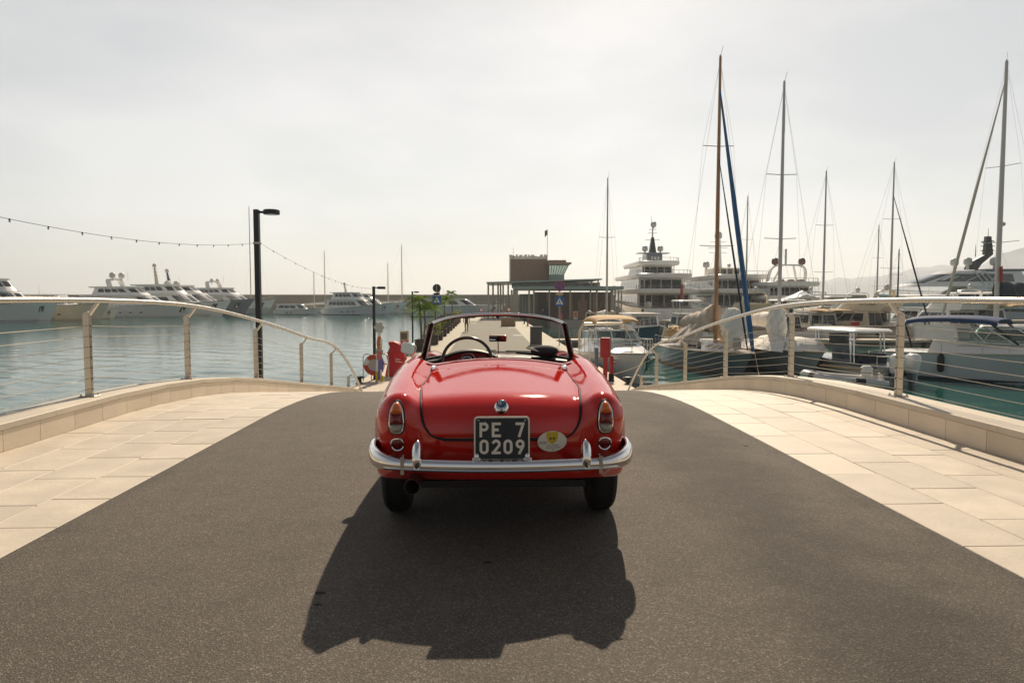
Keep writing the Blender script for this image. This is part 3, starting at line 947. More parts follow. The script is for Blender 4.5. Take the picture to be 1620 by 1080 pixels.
def grad(f, p, e=1.5e-3):
    x, y, z = p[:, 0], p[:, 1], p[:, 2]
    g = np.stack([f(x + e, y, z) - f(x - e, y, z), f(x, y + e, z) - f(x, y - e, z), f(x, y, z + e) - f(x, y, z - e)], 1) / (2 * e)
    return g
def surface_net(f, lo, hi, h):
    ns = [int(math.ceil((b - a) / h)) + 1 for a, b in zip(lo, hi)]
    ax = [lo[i] + h * np.arange(ns[i]) for i in range(3)]
    X, Y, Z = np.meshgrid(*ax, indexing='ij')
    V = f(X, Y, Z)
    I = V < 0
    c8 = [(i, j, k) for i in (0, 1) for j in (0, 1) for k in (0, 1)]
    sub = lambda A, o: A[o[0]:A.shape[0] - 1 + o[0], o[1]:A.shape[1] - 1 + o[1], o[2]:A.shape[2] - 1 + o[2]]
    cnt = sum(sub(I, o).astype(np.int8) for o in c8)
    act = (cnt > 0) & (cnt < 8)
    ids = -np.ones(act.shape, np.int64); n = int(act.sum()); ids[act] = np.arange(n)
    ci, cj, ck = np.nonzero(act)
    acc = np.zeros((n, 3)); num = np.zeros(n)
    for a in c8:
        for d in range(3):
            if a[d] == 1: continue
            b = list(a); b[d] = 1
            va = V[ci + a[0], cj + a[1], ck + a[2]]; vb = V[ci + b[0], cj + b[1], ck + b[2]]
            m = (va < 0) != (vb < 0)
            t = np.where(m, va / np.where(np.abs(va - vb) < 1e-12, 1, va - vb), 0)
            for e in range(3):
                acc[:, e] += np.where(m, a[e] + (t if e == d else 0), 0)
            num += m
    P3 = acc / num[:, None] + np.stack([ci, cj, ck], 1)
    P3 = np.array(lo) + P3 * h
    for _ in range(3):
        g = grad(f, P3); gg = (g ** 2).sum(1); v = f(P3[:, 0], P3[:, 1], P3[:, 2])
        st = (v / np.maximum(gg, .05))[:, None] * g
        ln = np.linalg.norm(st, axis=1, keepdims=True)
        P3 -= st * np.minimum(1, .5 * h / np.maximum(ln, 1e-9))
    F = []
    for d in range(3):
        o = [(1, 0, 0), (0, 1, 0), (0, 0, 1)][d]
        A = I[:I.shape[0] - o[0], :I.shape[1] - o[1], :I.shape[2] - o[2]]
        Bb = I[o[0]:, o[1]:, o[2]:]
        e = np.nonzero(A != Bb)
        u, w = [(1, 2), (2, 0), (0, 1)][d]
        ok = (e[u] > 0) & (e[w] > 0) & (e[u] < ns[u] - 1) & (e[w] < ns[w] - 1)
        e = [q[ok] for q in e]
        def cell(du, dw):
            c = [q.copy() for q in e]; c[u] = c[u] - du; c[w] = c[w] - dw
            return ids[c[0], c[1], c[2]]
        q = np.stack([cell(1, 1), cell(0, 1), cell(0, 0), cell(1, 0)], 1)
        inside = A[e[0], e[1], e[2]]
        q[~inside] = q[~inside][:, ::-1]
        F.append(q)
    return P3, np.concatenate(F)
PV, PF = surface_net(body, (-.84, -1.02, .14), (.84, 3.02, 1.02), .0145)
me = bpy.data.meshes.new('body')
me.from_pydata(PV.tolist(), [], PF.tolist())
me.polygons.foreach_set('use_smooth', [True] * len(me.polygons)); me.update()
link_mesh('body', me, 'car_red', car)

def hits(O, D, f=solid, tmax=1.7):
    """first surfaces met from outside, looking from O along D (rows)"""
    O = np.asarray(O, float); D = np.asarray(D, float); D = D / np.linalg.norm(D, axis=1, keepdims=True)
    t = np.zeros(len(O))
    for _ in range(70):
        p = O + D * t[:, None]
        v = f(p[:, 0], p[:, 1], p[:, 2])
        t = np.clip(t + np.where(v > 1e-5, np.maximum(v * .85, 2e-5), v * .5), 0, tmax)
    p = O + D * t[:, None]
    g = grad(f, p); g = g / np.linalg.norm(g, axis=1, keepdims=True)
    return [Vector(q) for q in p], [Vector(q) for q in g]
def hit(o, d):
    p, g = hits([o], [d]); return p[0], g[0]
def rear_at(x, z):
    return hit((x, -1.35, z), (0, 1, 0))
def deck_at(x, y):
    return hit((x, y, 1.4), (0, 0, -1))

# boot lid: a raised panel that follows the body, and the dark seal round it
def lid_rays(us_, ths):
    us_, ths = np.asarray(us_, float), np.asarray(ths, float)
    O = np.stack([us_, -.18 - 1.2 * np.cos(ths), .50 + 1.2 * np.sin(ths)], 1)
    D = np.stack([0 * us_, np.cos(ths), -np.sin(ths)], 1)
    return hits(O, D)
TH0, TH1 = R(10.8), R(128)
def lid_w(v):           # half width by height on the panel, v 0 bottom .. 1 front edge
    w = .405 + .048 * min(1, v / .32) - .012 * max(0, (v - .5) / .5)
    r = .10
    if v < r: w -= .085 * (1 - math.sqrt(max(0, 1 - ((r - v) / r) ** 2)))
    if v > .965: w -= .03 * (1 - math.sqrt(max(0, 1 - ((v - .965) / .035) ** 2)))
    return w
NU, NV = 34, 46
vv = [0, .006, .02, .045, .07, .1] + [.1 + .865 * i / (NV - 8) for i in range(1, NV - 7)] + [.98, .993, 1.0]
us = [-1, -.988, -.965] + [-.965 + 1.93 * i / (NU - 4) for i in range(1, NU - 4)] + [.965, .988, 1]
gu = [(u * lid_w(v), TH0 + (TH1 - TH0) * v, abs(u) == 1 or v in (0, 1.0)) for v in vv for u in us]
gp, gn = lid_rays([q[0] for q in gu], [q[1] for q in gu])
flat = [p + n * (-.006 if q[2] else .007) for p, n, q in zip(gp, gn, gu)]
grid = [flat[i * len(us):(i + 1) * len(us)] for i in range(len(vv))]
b = MB(); b.loft(grid, close_ring=False, cap0=False, cap1=False)
lid = b.build('boot_lid', 'car_red', car, smooth=True, angle=60)
sr = lambda v: .0036 if v > .3 else .0036 + .0044 * (1 - v / .3)
seq = [(-(lid_w(v) + .004), TH0 + (TH1 - TH0) * v, sr(v)) for v in vv[::-1]]
seq += [((-1 + 2 * i / 24) * lid_w(0), TH0 - .012, .0085) for i in range(1, 24)]
seq += [(lid_w(v) + .004, TH0 + (TH1 - TH0) * v, sr(v)) for v in vv]
gp, gn = lid_rays([q[0] for q in seq], [q[1] for q in seq])
b = MB(); path = [p + n * .001 for p, n in zip(gp, gn)]; rad = [q[2] for q in seq]
b.tube(path, rad, 8)
b.build('lid_seal', 'rubber', lid, smooth=True)
# front edge of the lid and the hood cover joint behind the cockpit
for yy in (.375,):
    b = MB(); b.tube([deck_at(x, yy - .10 * x * x)[0] + Vector((0, 0, .0005)) for x in np.linspace(-.50, .50, 16)], .004, 6)
    b.build('deck_joint', 'rubber', car, smooth=True)
for sx in (-1, 1):      # chrome hood-fastening studs
    p, n = deck_at(sx * .435, .20)
    b = MB(); d = Vector((sx * .25, -1, 0)).normalized(); t = (d - n * d.dot(n)).normalized(); s_ = n.cross(t)
    m = Matrix((s_, t, n)).transposed()
    b.ball(p + n * .010, (.016, .052, .018), 10, 8, m)
    b.build('hood_stud', 'chrome', car, smooth=True)

# tail lamps: amber over red over clear in one chrome oval
def lamp_patch(c, outline, lift, dome, name, mat, parent, N=20, rings_=4):
    b = MB(); rg = []; n_ = len(outline)
    qs = [max(1 - k / rings_, .02) for k in range(rings_ + 1)]
    O = [(c[0] + u * q, -1.35, c[1] + v * q) for q in qs for (u, v) in outline]
    pp, _ = hits(O, [(0, 1, 0)] * len(O))
    out_ = Vector((0, -1, .1)).normalized()
    for k, q in enumerate(qs):
        rg.append([p + out_ * (lift + dome * (1 - q ** 2)) for p in pp[k * n_:(k + 1) * n_]])
    skirt = [p + Vector((0, .02, 0)) for p in pp[:n_]]
    b.loft([skirt] + rg, cap0=False)
    return b.build(name, mat, parent, smooth=True, angle=50)
def oval(w, h, n=40, f0=0.0, f1=1.0):
    """egg outline narrowed to the top, clipped between height fractions"""
    pts = []
    for i in range(n):
        a = 2 * math.pi * i / n
        v = math.sin(a); u = math.cos(a)
        k = .5 - .5 * v
        if v < 0: u, v = np.sign(u) * abs(u) ** .55, -abs(v) ** .70
        else: u *= .93
        pts.append((u * w / 2, v * h / 2))
    lo, hi = -h / 2 + h * f0, -h / 2 + h * f1
    return [(u * (1 if lo <= v <= hi else .999), min(max(v, lo), hi)) for u, v in pts]
for sx in (-1, 1):
    c = (sx * .546, .733)
    tl = lamp_patch(c, oval(.092, .178), .010, .002, 'tail_lamp', 'rubber', car)
    lamp_patch(c, oval(.081, .166), .018, .004, 'bezel', 'chrome', tl)
    def clip(f0, f1, w=.071, h=.156):
        pts = oval(w, h, 60, f0, f1); cy = -h / 2 + h * (f0 + f1) / 2
        return [(u, v - cy) for u, v in pts], (c[0], c[1] + cy)
    for f0, f1, mt in ((.0, .27, 'lamp_clear'), (.28, .63, 'lamp_red'), (.64, 1.0, 'amber')):
        o_, cc = clip(f0, f1)
        lamp_patch(cc, o_, .026, .016, 'lens', mt, tl)
    # round reflector in a chrome ring
    c2 = (sx * .542, .592)
    circ = lambda r_: [(r_ * math.cos(2 * math.pi * i / 28), r_ * math.sin(2 * math.pi * i / 28)) for i in range(28)]
    rf = lamp_patch(c2, circ(.0345), .012, .0, 'reflector', 'chrome', car)
    lamp_patch(c2, circ(.0285), .016, .006, 'lens', 'lamp_red', rf)
    pp_, _ = hits([(c2[0] + .0325 * math.cos(2 * math.pi * i / 28), -1.35, c2[1] + .0325 * math.sin(2 * math.pi * i / 28)) for i in range(28)], [(0, 1, 0)] * 28)
    b = MB(); b.tube([q + Vector((0, -.016, .001)) for q in pp_], .0050, 8, closed=True); b.build('ring', 'chrome', rf, smooth=True)
# bonnet-lid emblem: chrome boss with a round enamel badge
p, n = rear_at(0, .778)
m = n.to_track_quat('Z', 'Y').to_matrix()
b = MB(); b.lathe([(.040, -.01), (.040, .008), (.036, .018), (.028, .026), (.0, .028)], 28, p, 'z', m)
em = b.build('emblem', 'chrome', car, smooth=True, angle=50)
b = MB(); b.ball(p + m @ Vector((0, -.022, .020)), (.012, .012, .012), 12, 8); b.build('lock_button', 'chrome_dull', em, smooth=True)
cb = p + m @ Vector((0, .010, .026))
b = MB(); b.lathe([(.0255, -.004), (.0255, .0045), (.0235, .006), (0, .007)], 28, cb, 'z', m); b.build('enamel_disc', 'enamel_blue', em, smooth=True, angle=50)
b = MB(); b.prism([(-.0165, -.010), (-.001, -.0155), (-.001, .0155), (-.0165, .010)], .0072, .0078); 
for i, q in enumerate(b.v): b.v[i] = tuple(cb + m @ Vector(q))
b.build('badge_field', 'sign_white', em)
b = MB(); b.box((-.0085, 0, .0083), (.0035, .024, .0008)); b.box((-.0085, .002, .0083), (.0135, .0035, .0007))
for i, q in enumerate(b.v): b.v[i] = tuple(cb + m @ Vector(q))
b.build('badge_cross', 'sign_red', em)
b = MB(); b.tube([cb + m @ Vector(q) for q in ((.004, -.012, .0075), (.010, -.007, .008), (.005, 0, .008), (.011, .005, .008), (.005, .012, .0075))], .0024, 6)
b.build('badge_serpent', 'enamel_green', em, smooth=True)

# number plate
PLY, PLZ = -.955, .647
tilt = Matrix.Rotation(R(-4), 3, 'X')
plate = empty('number_plate', (0.0, PLY, PLZ)); plate.parent = car; plate.rotation_euler = (R(-4), 0, 0)
def rrect(w, h, r, n=5):
    o = []
    for cx, cy, a0 in ((w/2 - r, h/2 - r, 0), (-w/2 + r, h/2 - r, 90), (-w/2 + r, -h/2 + r, 180), (w/2 - r, -h/2 + r, 270)):
        for i in range(n + 1):
            a = R(a0 + 90 * i / n); o.append((cx + r * math.cos(a), cy + r * math.sin(a)))
    return o
b = MB(); b.prism(rrect(.276, .214, .014), -.004, .004, 'y'); b.build('plate_board', 'plate_black', plate)
o1, o2 = rrect(.282, .220, .016), rrect(.266, .204, .012)
b = MB(); b.loft([[(x, .006, z) for x, z in o1], [(x, -.010, z) for x, z in o1], [(x, -.010, z) for x, z in o2], [(x, -.003, z) for x, z in o2]], cap0=False, cap1=False)
b.build('plate_frame', 'chrome_dull', plate)
def glyph(ch, x, z, h, w):
    """plate characters drawn as strokes, as stamped on old plates"""
    st = .0135
    H_, W2 = h / 2, w / 2
    A = lambda cx, cz, rx, rz, a0, a1, n=14: [(cx + rx * math.cos(R(a0 + (a1 - a0) * i / n)), cz + rz * math.sin(R(a0 + (a1 - a0) * i / n))) for i in range(n + 1)]
    k = W2 - st / 2; t = H_ - st / 2
    S_ = {
        'P': [[(-k, -H_), (-k, H_)], [(-W2, t), (.2 * k, t)] + A(.2 * k, t * .5, k * .8, t * .5, 90, -90) + [(-k, 0)]],
        'E': [[(-k, -H_), (-k, H_)], [(-W2, t), (W2, t)], [(-k, 0), (.75 * k, 0)], [(-W2, -t), (W2, -t)]],
        '7': [[(-W2, t), (W2, t)], [(k, t), (-.35 * k, -H_)]],
        '0': [A(0, t - k, k, k, 0, 180) + A(0, -t + k, k, k, 180, 360) + [(k, t - k)]],
        '2': [A(0, t - k, k, k, 170, -35) + [(-k * .95, -t)], [(-W2, -t), (W2, -t)]],
        '9': [A(0, t - k, k, k, 0, 360), [(k, t - k), (k * .92, .05 * t), (-.35 * k, -H_)]],
    }[ch]
    b = MB()
    for i, pl in enumerate(S_):
        y = -.0052 - .0003 * i
        V2 = [Vector((a_, c_)) for a_, c_ in pl]
        left, right = [], []
        for j, q in enumerate(V2):
            d1 = (V2[j] - V2[j - 1]).normalized() if j else (V2[1] - V2[0]).normalized()
            d2 = (V2[j + 1] - V2[j]).normalized() if j < len(V2) - 1 else d1
            dd = (d1 + d2)
            dd = dd.normalized() if dd.length > 1e-6 else d1
            nn = Vector((-dd.y, dd.x)) * (st / 2) / max(.5, dd.dot(d1))
            left.append(q + nn); right.append(q - nn)
        b.loft([[(x + a_.x, -.0035, z + a_.y) for a_ in left], [(x + a_.x, y, z + a_.y) for a_ in left], [(x + a_.x, y, z + a_.y) for a_ in right], [(x + a_.x, -.0035, z + a_.y) for a_ in right]], close_ring=False, cap0=False, cap1=False)
    b.build('character', 'plate_white', plate)
for ch, x, z in (('P', -.090, .043), ('E', -.028, .043), ('7', .092, .043), ('0', -.090, -.043), ('2', -.029, -.043), ('0', .031, -.043), ('9', .092, -.043)):
    glyph(ch, x, z, .074, .046)
for x, z in ((-.118, .09), (.118, .09), (-.118, -.09), (.118, -.09)):
    b = MB(); b.lathe([(.005, .003), (.005, .007), (0, .009)], 8, (x, 0, z), 'y'); b.build('screw', 'chrome_dull', plate)
for sx in (-1, 1):
    b = MB(); b.bbox((sx * .128, -.985, .552), (.042, .05, .012), .004); b.ball((sx * .128, -.99, .563), (.014, .014, .016), 12, 8); b.bar((sx * .128, -.975, .556), (sx * .128, -.945, .575), .014)
    b.build('plate_lamp', 'chrome', car, smooth=True, angle=40)
b = MB(); b.bar((-.14, -.96, .535), (.14, -.96, .535), .012, .02); b.build('plate_bracket', 'dark_metal', car)

# oval club badge on the tail panel
bx, bz = .262, .612
ov = [( .078 * math.cos(2 * math.pi * i / 40), .054 * math.sin(2 * math.pi * i / 40)) for i in range(40)]
pb, nb = rear_at(bx, bz)
ybad = min(rear_at(bx + .05, bz)[0].y, pb.y) - .010
bd = empty('club_badge', (bx, ybad - .006, bz)); bd.parent = car; bd.rotation_euler = (R(2), 0, R(10))
b = MB(); b.prism(ov, -.003, .004, 'y'); b.build('badge_plate', 'badge_cream', bd)
sh = [(-.031, .050), (.031, .050), (.030, .022), (.022, .002), (0, -.014), (-.022, .002), (-.030, .022)]
b = MB(); b.prism(sh, -.0048, -.0032, 'y'); b.build('shield', 'yellow', bd)
for sx in (-1, 1):
    b = MB(); b.lathe([(.0055, .0049), (.0055, .0058)], 10, (sx * .009, 0, .016), 'y'); b.build('shield_mark', 'black', bd)
def put_text(body, size, x, z, y, mat, parent, xs=1.0, name='lettering', rx=math.pi / 2):
    me_ = text_mesh(body, size, xs=xs)
    o = link_mesh(name, me_, mat, parent); o.location = (x, y, z); o.rotation_euler = (rx, 0, 0)
    return o
for t_, sz, x, z in (('ALFA ROMEO', .0105, .004, -.021), ('GIULIETTA SPIDER', .0095, .004, -.0325), ('1961', .009, .004, -.043), ('SKATES', .0125, -.050, -.002)):
    put_text(t_, sz, x, z, -.0036, 'black', bd)
b = MB(); b.bbox((-.050, -.0035, -.0095), (.046, .001, .0022), .0003); b.build('underline', 'black', bd)

# bumper: chrome blade swept round the tail, with overriders
half = [(.0, -1.005), (.15, -1.0), (.30, -.985), (.44, -.962), (.54, -.935), (.60, -.90), (.64, -.85), (.667, -.78), (.683, -.70), (.691, -.62), (.694, -.55)]
pth = [(-x, y) for x, y in half[::-1]] + half[1:]
fxb = spline(range(len(pth)), [q[0] for q in pth]); fyb = spline(range(len(pth)), [q[1] for q in pth])
rg = []
NB = 90
for i in range(NB + 1):
    u = (len(pth) - 1) * i / NB
    x, y = float(fxb(u)), float(fyb(u)); x2, y2 = float(fxb(u + .02)) if u < len(pth) - 1.02 else float(fxb(u)), float(fyb(u + .02)) if u < len(pth) - 1.02 else float(fyb(u))
    x1, y1 = float(fxb(max(0, u - .02))), float(fyb(max(0, u - .02)))
    t = Vector((x2 - x1, y2 - y1, 0)).normalized(); nn = Vector((t.y, -t.x, 0))     # outward
    e = min(1, max(0, (abs(x) - .50) / .2)); e = e * e * (3 - 2 * e)
    hgt = .032 + .021 * e; zc = .515 + .012 * e
    tip = max(0, 1 - i / 3, 1 - (NB - i) / 3)
    hgt *= 1 - .45 * tip ** 2
    ring = []
    for a_ in range(14):
        th = 2 * math.pi * a_ / 14
        c_, s_ = math.cos(th), math.sin(th)
        dep = (.034 if c_ > 0 else .012) * (1 - .4 * tip)
        ring.append(Vector((x, y, zc)) + nn * (dep * math.copysign(abs(c_) ** .8, c_)) + Vector((0, 0, hgt * math.copysign(abs(s_) ** .75, s_))))
    rg.append(ring)
b = MB(); b.loft(rg); bump = b.build('bumper', 'chrome', car, smooth=True, angle=70)
b = MB(); b.tube([(float(fxb((len(pth) - 1) * i / 60)) * 1.0, float(fyb((len(pth) - 1) * i / 60)) - .034 * (1 if 4 < i < 56 else .4), .498) for i in range(5, 56)], .0045, 6)
b.build('bumper_rib', 'chrome', bump, smooth=True)
for sx in (-1, 1):
    b = MB(); rg = []
    for k in range(11):
        f = k / 10; z = .503 + .138 * f
        w = .027 * math.sqrt(max(0, 1 - max(0, (f - .35) / .65) ** 2.4)) * (.75 + .25 * min(1, f / .3)) + .003
        d = .050 * math.sqrt(max(0, 1 - max(0, (f - .3) / .7) ** 2.2)) * (.6 + .4 * min(1, f / .25)) + .004
        cy = -.965 + .012 * f
        rg.append([Vector((sx * .425 + w * math.cos(2 * math.pi * j / 14), cy - d * (math.sin(2 * math.pi * j / 14) + .25), z)) for j in range(14)])
    b.loft(rg); b.build('overrider', 'chrome', car, smooth=True, angle=70)
    b = MB(); b.bar((sx * .50, -.985, .515), (sx * .50, -.93, .515), .018, .09); b.build('bumper_clamp', 'chrome_dull', car)
    b = MB(); b.bar((sx * .40, -.95, .50), (sx * .40, -.80, .47), .03, .05); b.build('bumper_arm', 'dark_metal', car)

# exhaust
b = MB()
for r0, r1 in ((.041, .038),):
    b.lathe([(r1, -.20), (r1, -.02), (r0, .08), (r0 * .93, .08), (r1 * .9, -.02), (r1 * .85, -.18)], 20, (-.462, -.82, .385), 'y')
b.build('exhaust', 'exhaust_metal', car, smooth=True, angle=50)
b = MB(); b.tube([(-.462, -.65, .38), (-.45, -.45, .36), (-.42, .0, .26)], .022, 10); b.ball((-.30, .35, .24), (.09, .30, .06), 12, 8)
b.build('silencer', 'dark_metal', car, smooth=True)
b = MB(); b.box((0, .1, .285), (.98, 1.15, .04)); b.box((0, -.62, .45), (.8, .30, .04)); b.lathe([(.085, -.09), (.1, 0), (.085, .09)], 16, (0, 0, .29), 'x'); b.bar((-.62, 0, .29), (.62, 0, .29), .07)
b.build('underbody', 'black', car)

# wheels
def wheel(x, y):
    wh = empty('wheel', (x, y, .298)); wh.parent = car
    sg = 1 if x > 0 else -1
    b = MB()
    prof = []
    for k in range(15):
        a = R(-118 + 236 * k / 14)
        prof.append((.226 + .072 * math.copysign(abs(math.cos(a)) ** .62, math.cos(a)), .082 * math.copysign(abs(math.sin(a)) ** .75, math.sin(a))))
    b.lathe(prof, 48, (0, 0, 0), 'x')
    for gx in (-.048, -.024, 0, .024, .048):
        pass
    b.build('tyre', 'rubber', wh, smooth=True, angle=50)
    for gx in (-.042, -.014, .014, .042):
        g = MB(); g.lathe([(.2935, -.004), (.2990, -.004), (.2990, .004), (.2935, .004)], 48, (gx, 0, 0), 'x'); g.build('tread_rib', 'rubber', wh, smooth=True, angle=30)
    b = MB(); b.lathe([(.0, sg * .03), (.09, sg * .045), (.15, sg * .02), (.19, sg * .06), (.205, sg * .065), (.2, -sg * .05)], 28, (0, 0, 0), 'x')
    b.build('rim', 'chrome_dull', wh, smooth=True, angle=40)
for x in (-.640, .640):
    wheel(x, 0); wheel(x, 2.2)

# ---- cockpit
b = MB(); b.box((0, .92, .355), (1.12, .84, .03)); b.build('cabin_floor', 'black', car)
for sx in (-1, 1):
    b = MB(); b.bbox((sx * .28, .80, .47), (.44, .46, .16), .05); b.bbox((sx * .28, .56, .62), (.44, .13, .40), .05, Matrix.Rotation(R(12), 3, 'X'))
    b.build('seat', 'leather_red', car, smooth=True, angle=50)
# dashboard: padded cowl with an instrument hump before the driver
b = MB(); rg = []
for i in range(41):
    x = -.56 + 1.12 * i / 40
    hump = .060 * max(0.0, math.cos(min(1.0, abs((x + .235) / .235)) * math.pi / 2)) ** .8
    zt2 = .888 + hump - .03 * (x / .56) ** 2
    yb = 1.30 - .04 * (x / .56) ** 2
    rg.append([(x, yb - .16, zt2 - .185), (x, yb - .185, zt2 - .03), (x, yb - .20, zt2 - .006), (x, yb - .18, zt2 + .006), (x, yb - .08, zt2 - .002), (x, yb + .05, .895 - .03 * (x / .56) ** 2), (x, yb + .05, zt2 - .185)])
b.loft(rg); dash = b.build('dashboard', 'black', car, smooth=True, angle=50)
b = MB(); rg = []
for i in range(41):
    x = -.54 + 1.08 * i / 40
    hump = .060 * max(0.0, math.cos(min(1.0, abs((x + .235) / .225)) * math.pi / 2)) ** .8
    zt2 = .866 + hump - .03 * (x / .56) ** 2; yb = 1.30 - .04 * (x / .56) ** 2
    rg.append([(x, yb - .1915, zt2), (x, yb - .170, zt2 - .15)])
b.loft(rg, close_ring=False, cap0=False, cap1=False); b.build('fascia', 'dash_red', dash, smooth=True)
for gx, gz, gr in ((-.235, .862, .058), (-.345, .845, .046), (-.125, .845, .046)):
    ga = MB(); ga.lathe([(gr * .90, .004), (gr * .93, .012), (gr, .010), (gr, -.006)], 24, (gx, 1.112, gz), 'y'); go = ga.build('gauge', 'chrome_dull', car, smooth=True, angle=40)
    ga = MB(); ga.lathe([(gr * .9, .001), (gr * .9, .006), (0, .006)], 24, (gx, 1.112, gz), 'y'); ga.build('dial', 'black_gloss', go)
    ga = MB(); ga.bar((gx, 1.1045, gz), (gx + gr * .5, 1.1045, gz + gr * .5), .003, .001); ga.build('needle', 'sign_white', go)
b = MB(); b.bbox((.085, 1.108, .842), (.11, .012, .018), .004); b.build('fascia_trim', 'chrome', car)
b = MB(); b.lathe([(.011, 0), (.011, .02), (0, .022)], 12, (.27, 1.118, .838), 'y'); b.build('fascia_knob', 'chrome', car)
# steering wheel
sw = empty('steering_wheel', (-.235, .86, .885)); sw.parent = car; sw.rotation_euler = (R(62), 0, 0)
b = MB(); b.tube([(.185 * math.cos(2 * math.pi * i / 48), .185 * math.sin(2 * math.pi * i / 48), 0) for i in range(48)], .0125, 10, closed=True)
b.build('rim', 'wheel_rim_black', sw, smooth=True)
for a in (100 + 110, 330, 90):
    if a == 90: continue
    b = MB(); b.tube([(0, 0, -.035), (.09 * math.cos(R(a)), .09 * math.sin(R(a)), -.025), (.185 * math.cos(R(a)), .185 * math.sin(R(a)), 0)], [.012, .011, .009], 8)
    b.build('spoke', 'chrome', sw, smooth=True)
for a in (190, 350):
    b = MB(); b.bar((0, 0, -.03), (.182 * math.cos(R(a)), .182 * math.sin(R(a)), -.002), .022, .006); b.build('spoke', 'chrome', sw)
b = MB(); b.lathe([(.040, -.045), (.042, -.028), (.030, -.018), (0, -.014)], 20); hubo = b.build('horn_button', 'black_gloss', sw, smooth=True, angle=50)
b = MB(); b.lathe([(.034, -.021), (.043, -.026), (.043, -.040)], 20); b.build('horn_ring', 'chrome', hubo, smooth=True, angle=50)
b = MB(); b.tube([(0, 0, -.04), (0, 0, -.30)], .02, 10); b.build('column', 'black', sw)

# windscreen: black pillars, chrome header, curved glass
def ws(u, f):
    """u -1..1 across, f 0 base .. 1 top, on the raked and curved screen"""
    uu = max(-1, min(1, u))
    xb = .585 * uu; xt = .500 * uu
    yb = 1.37 - .20 * uu ** 2 - .10 * uu ** 6; yt = 1.12 - .17 * uu ** 2 - .09 * uu ** 6
    zb_ = .895 - .030 * uu ** 2; ztop = 1.225 - .035 * uu ** 2 - .03 * uu ** 6
    return Vector((xb + (xt - xb) * f, yb + (yt - yb) * f, zb_ + (ztop - zb_) * f))
screen = empty('windscreen', (0, 1.3, .88)); screen.parent = car
so = Vector((0, 1.3, .88))
b = MB(); b.loft([[ws(-1 + 2 * i / 30, f) - so for i in range(31)] for f in (.02, .25, .5, .75, .97)], close_ring=False, cap0=False, cap1=False)
b.build('glass', 'clear_glass', screen, smooth=True)
b = MB(); b.tube([ws(-1 + 2 * i / 40, 1.0) - so for i in range(41)], .0125, 10); hd = b.build('header', 'chrome', screen, smooth=True)
b = MB(); b.tube([ws(-.98 + 1.96 * i / 40, .965) - so + Vector((0, -.002, 0)) for i in range(41)], .008, 8); b.build('header_seal', 'rubber', hd, smooth=True)
b = MB(); b.tube([ws(-1 + 2 * i / 40, .015) - so for i in range(41)], .013, 8); b.build('base_seal', 'rubber', screen, smooth=True)
for sx in (-1, 1):
    b = MB(); rg = []
    for k in range(9):
        f = -.06 + 1.07 * k / 8
        c = ws(sx, f) - so + Vector((sx * .004, 0, 0))
        w, d = .024, .040 + .018 * (1 - f)
        if k == 0: d *= 1.6
        rg.append([c + Vector((w * math.cos(2 * math.pi * j / 12), d * math.sin(2 * math.pi * j / 12), 0)) for j in range(12)])
    b.loft(rg); b.build('pillar', 'black_gloss', screen, smooth=True, angle=60)
    # quarter-light strip at the pillar foot
    b = MB(); b.tube([(sx * .585, 1.07, .868), (sx * .605, .95, .872), (sx * .612, .70, .880)] , [.016, .011, .009], 8); 
    b.build('door_capping', 'black', car, smooth=True)
# cowl between the screen and the fascia
b = MB(); b.tube([ws(-.3, .03) + Vector((0, -.02, .012)), ws(-.02, .06) + Vector((0, -.022, .008))], .005, 6); b.build('wiper', 'black', car)
b = MB(); b.tube([ws(.12, .03) + Vector((0, -.02, .012)), ws(.5, .06) + Vector((0, -.022, .008))], .005, 6); b.build('wiper', 'black', car)
b = MB(); b.bbox((.0, 1.24, .905), (.30, .03, .010), .003); b.build('demister_slot', 'chrome_dull', car)
# interior mirror on a stalk, shield clip on the header
mi = empty('interior_mirror', (.005, 1.16, .905)); mi.parent = car; mi.rotation_euler = (R(16), 0, R(-6))
b = MB(); b.tube([(0, 0, 0), (0, .01, .12)], .0045, 8); b.build('stalk', 'chrome_dull', mi)
b = MB(); b.prism(rrect(.138, .052, .010), -.010, .012, 'y'); 
for i, q in enumerate(b.v): b.v[i] = (q[0], q[1], q[2] + .135)
b.build('mirror_case', 'dash_red', mi)
b = MB(); b.prism(rrect(.128, .043, .008), -.0125, -.0105, 'y')
for i, q in enumerate(b.v): b.v[i] = (q[0], q[1], q[2] + .135)
b.build('mirror_pane', 'mirror_glass', mi)
b = MB(); c_ = ws(.0, .95); b.prism([(-.016, .012), (.016, .012), (.014, -.008), (0, -.022), (-.014, -.008)], -.004, .004, 'y')
for i, q in enumerate(b.v): b.v[i] = tuple(Vector(q) + c_ + Vector((0, -.014, 0)))
b.build('header_clip', 'dark_metal', car)
# door mirror
dm = empty('door_mirror', (-.655, 1.02, .865)); dm.parent = car
b = MB(); b.tube([(0, 0, 0), (-.012, -.005, .035), (-.03, -.02, .065)], [.012, .007, .007], 8); b.build('stalk', 'chrome', dm, smooth=True)
b = MB(); 
m = Matrix.Rotation(R(12), 3, 'Y') @ Matrix.Rotation(R(-14), 3, 'Z')
rg = []
for k, (sc, yy) in enumerate(((.25, .05), (.62, .043), (.88, .025), (1.0, 0), (1.02, -.012), (.94, -.018), (.94, -.012))):
    rg.append([m @ Vector((sc * x, yy, sc * z)) + Vector((-.035, -.03, .098)) for x, z in rrect(.118, .086, .030)])
b.loft(rg, cap1=False); b.build('shell', 'chrome', dm, smooth=True, angle=50)
b = MB(); b.prism(rrect(.110, .080, .028), -.0135, -.0125, 'y')
for i, q in enumerate(b.v): b.v[i] = tuple(m @ Vector(q) + Vector((-.035, -.03, .098)))
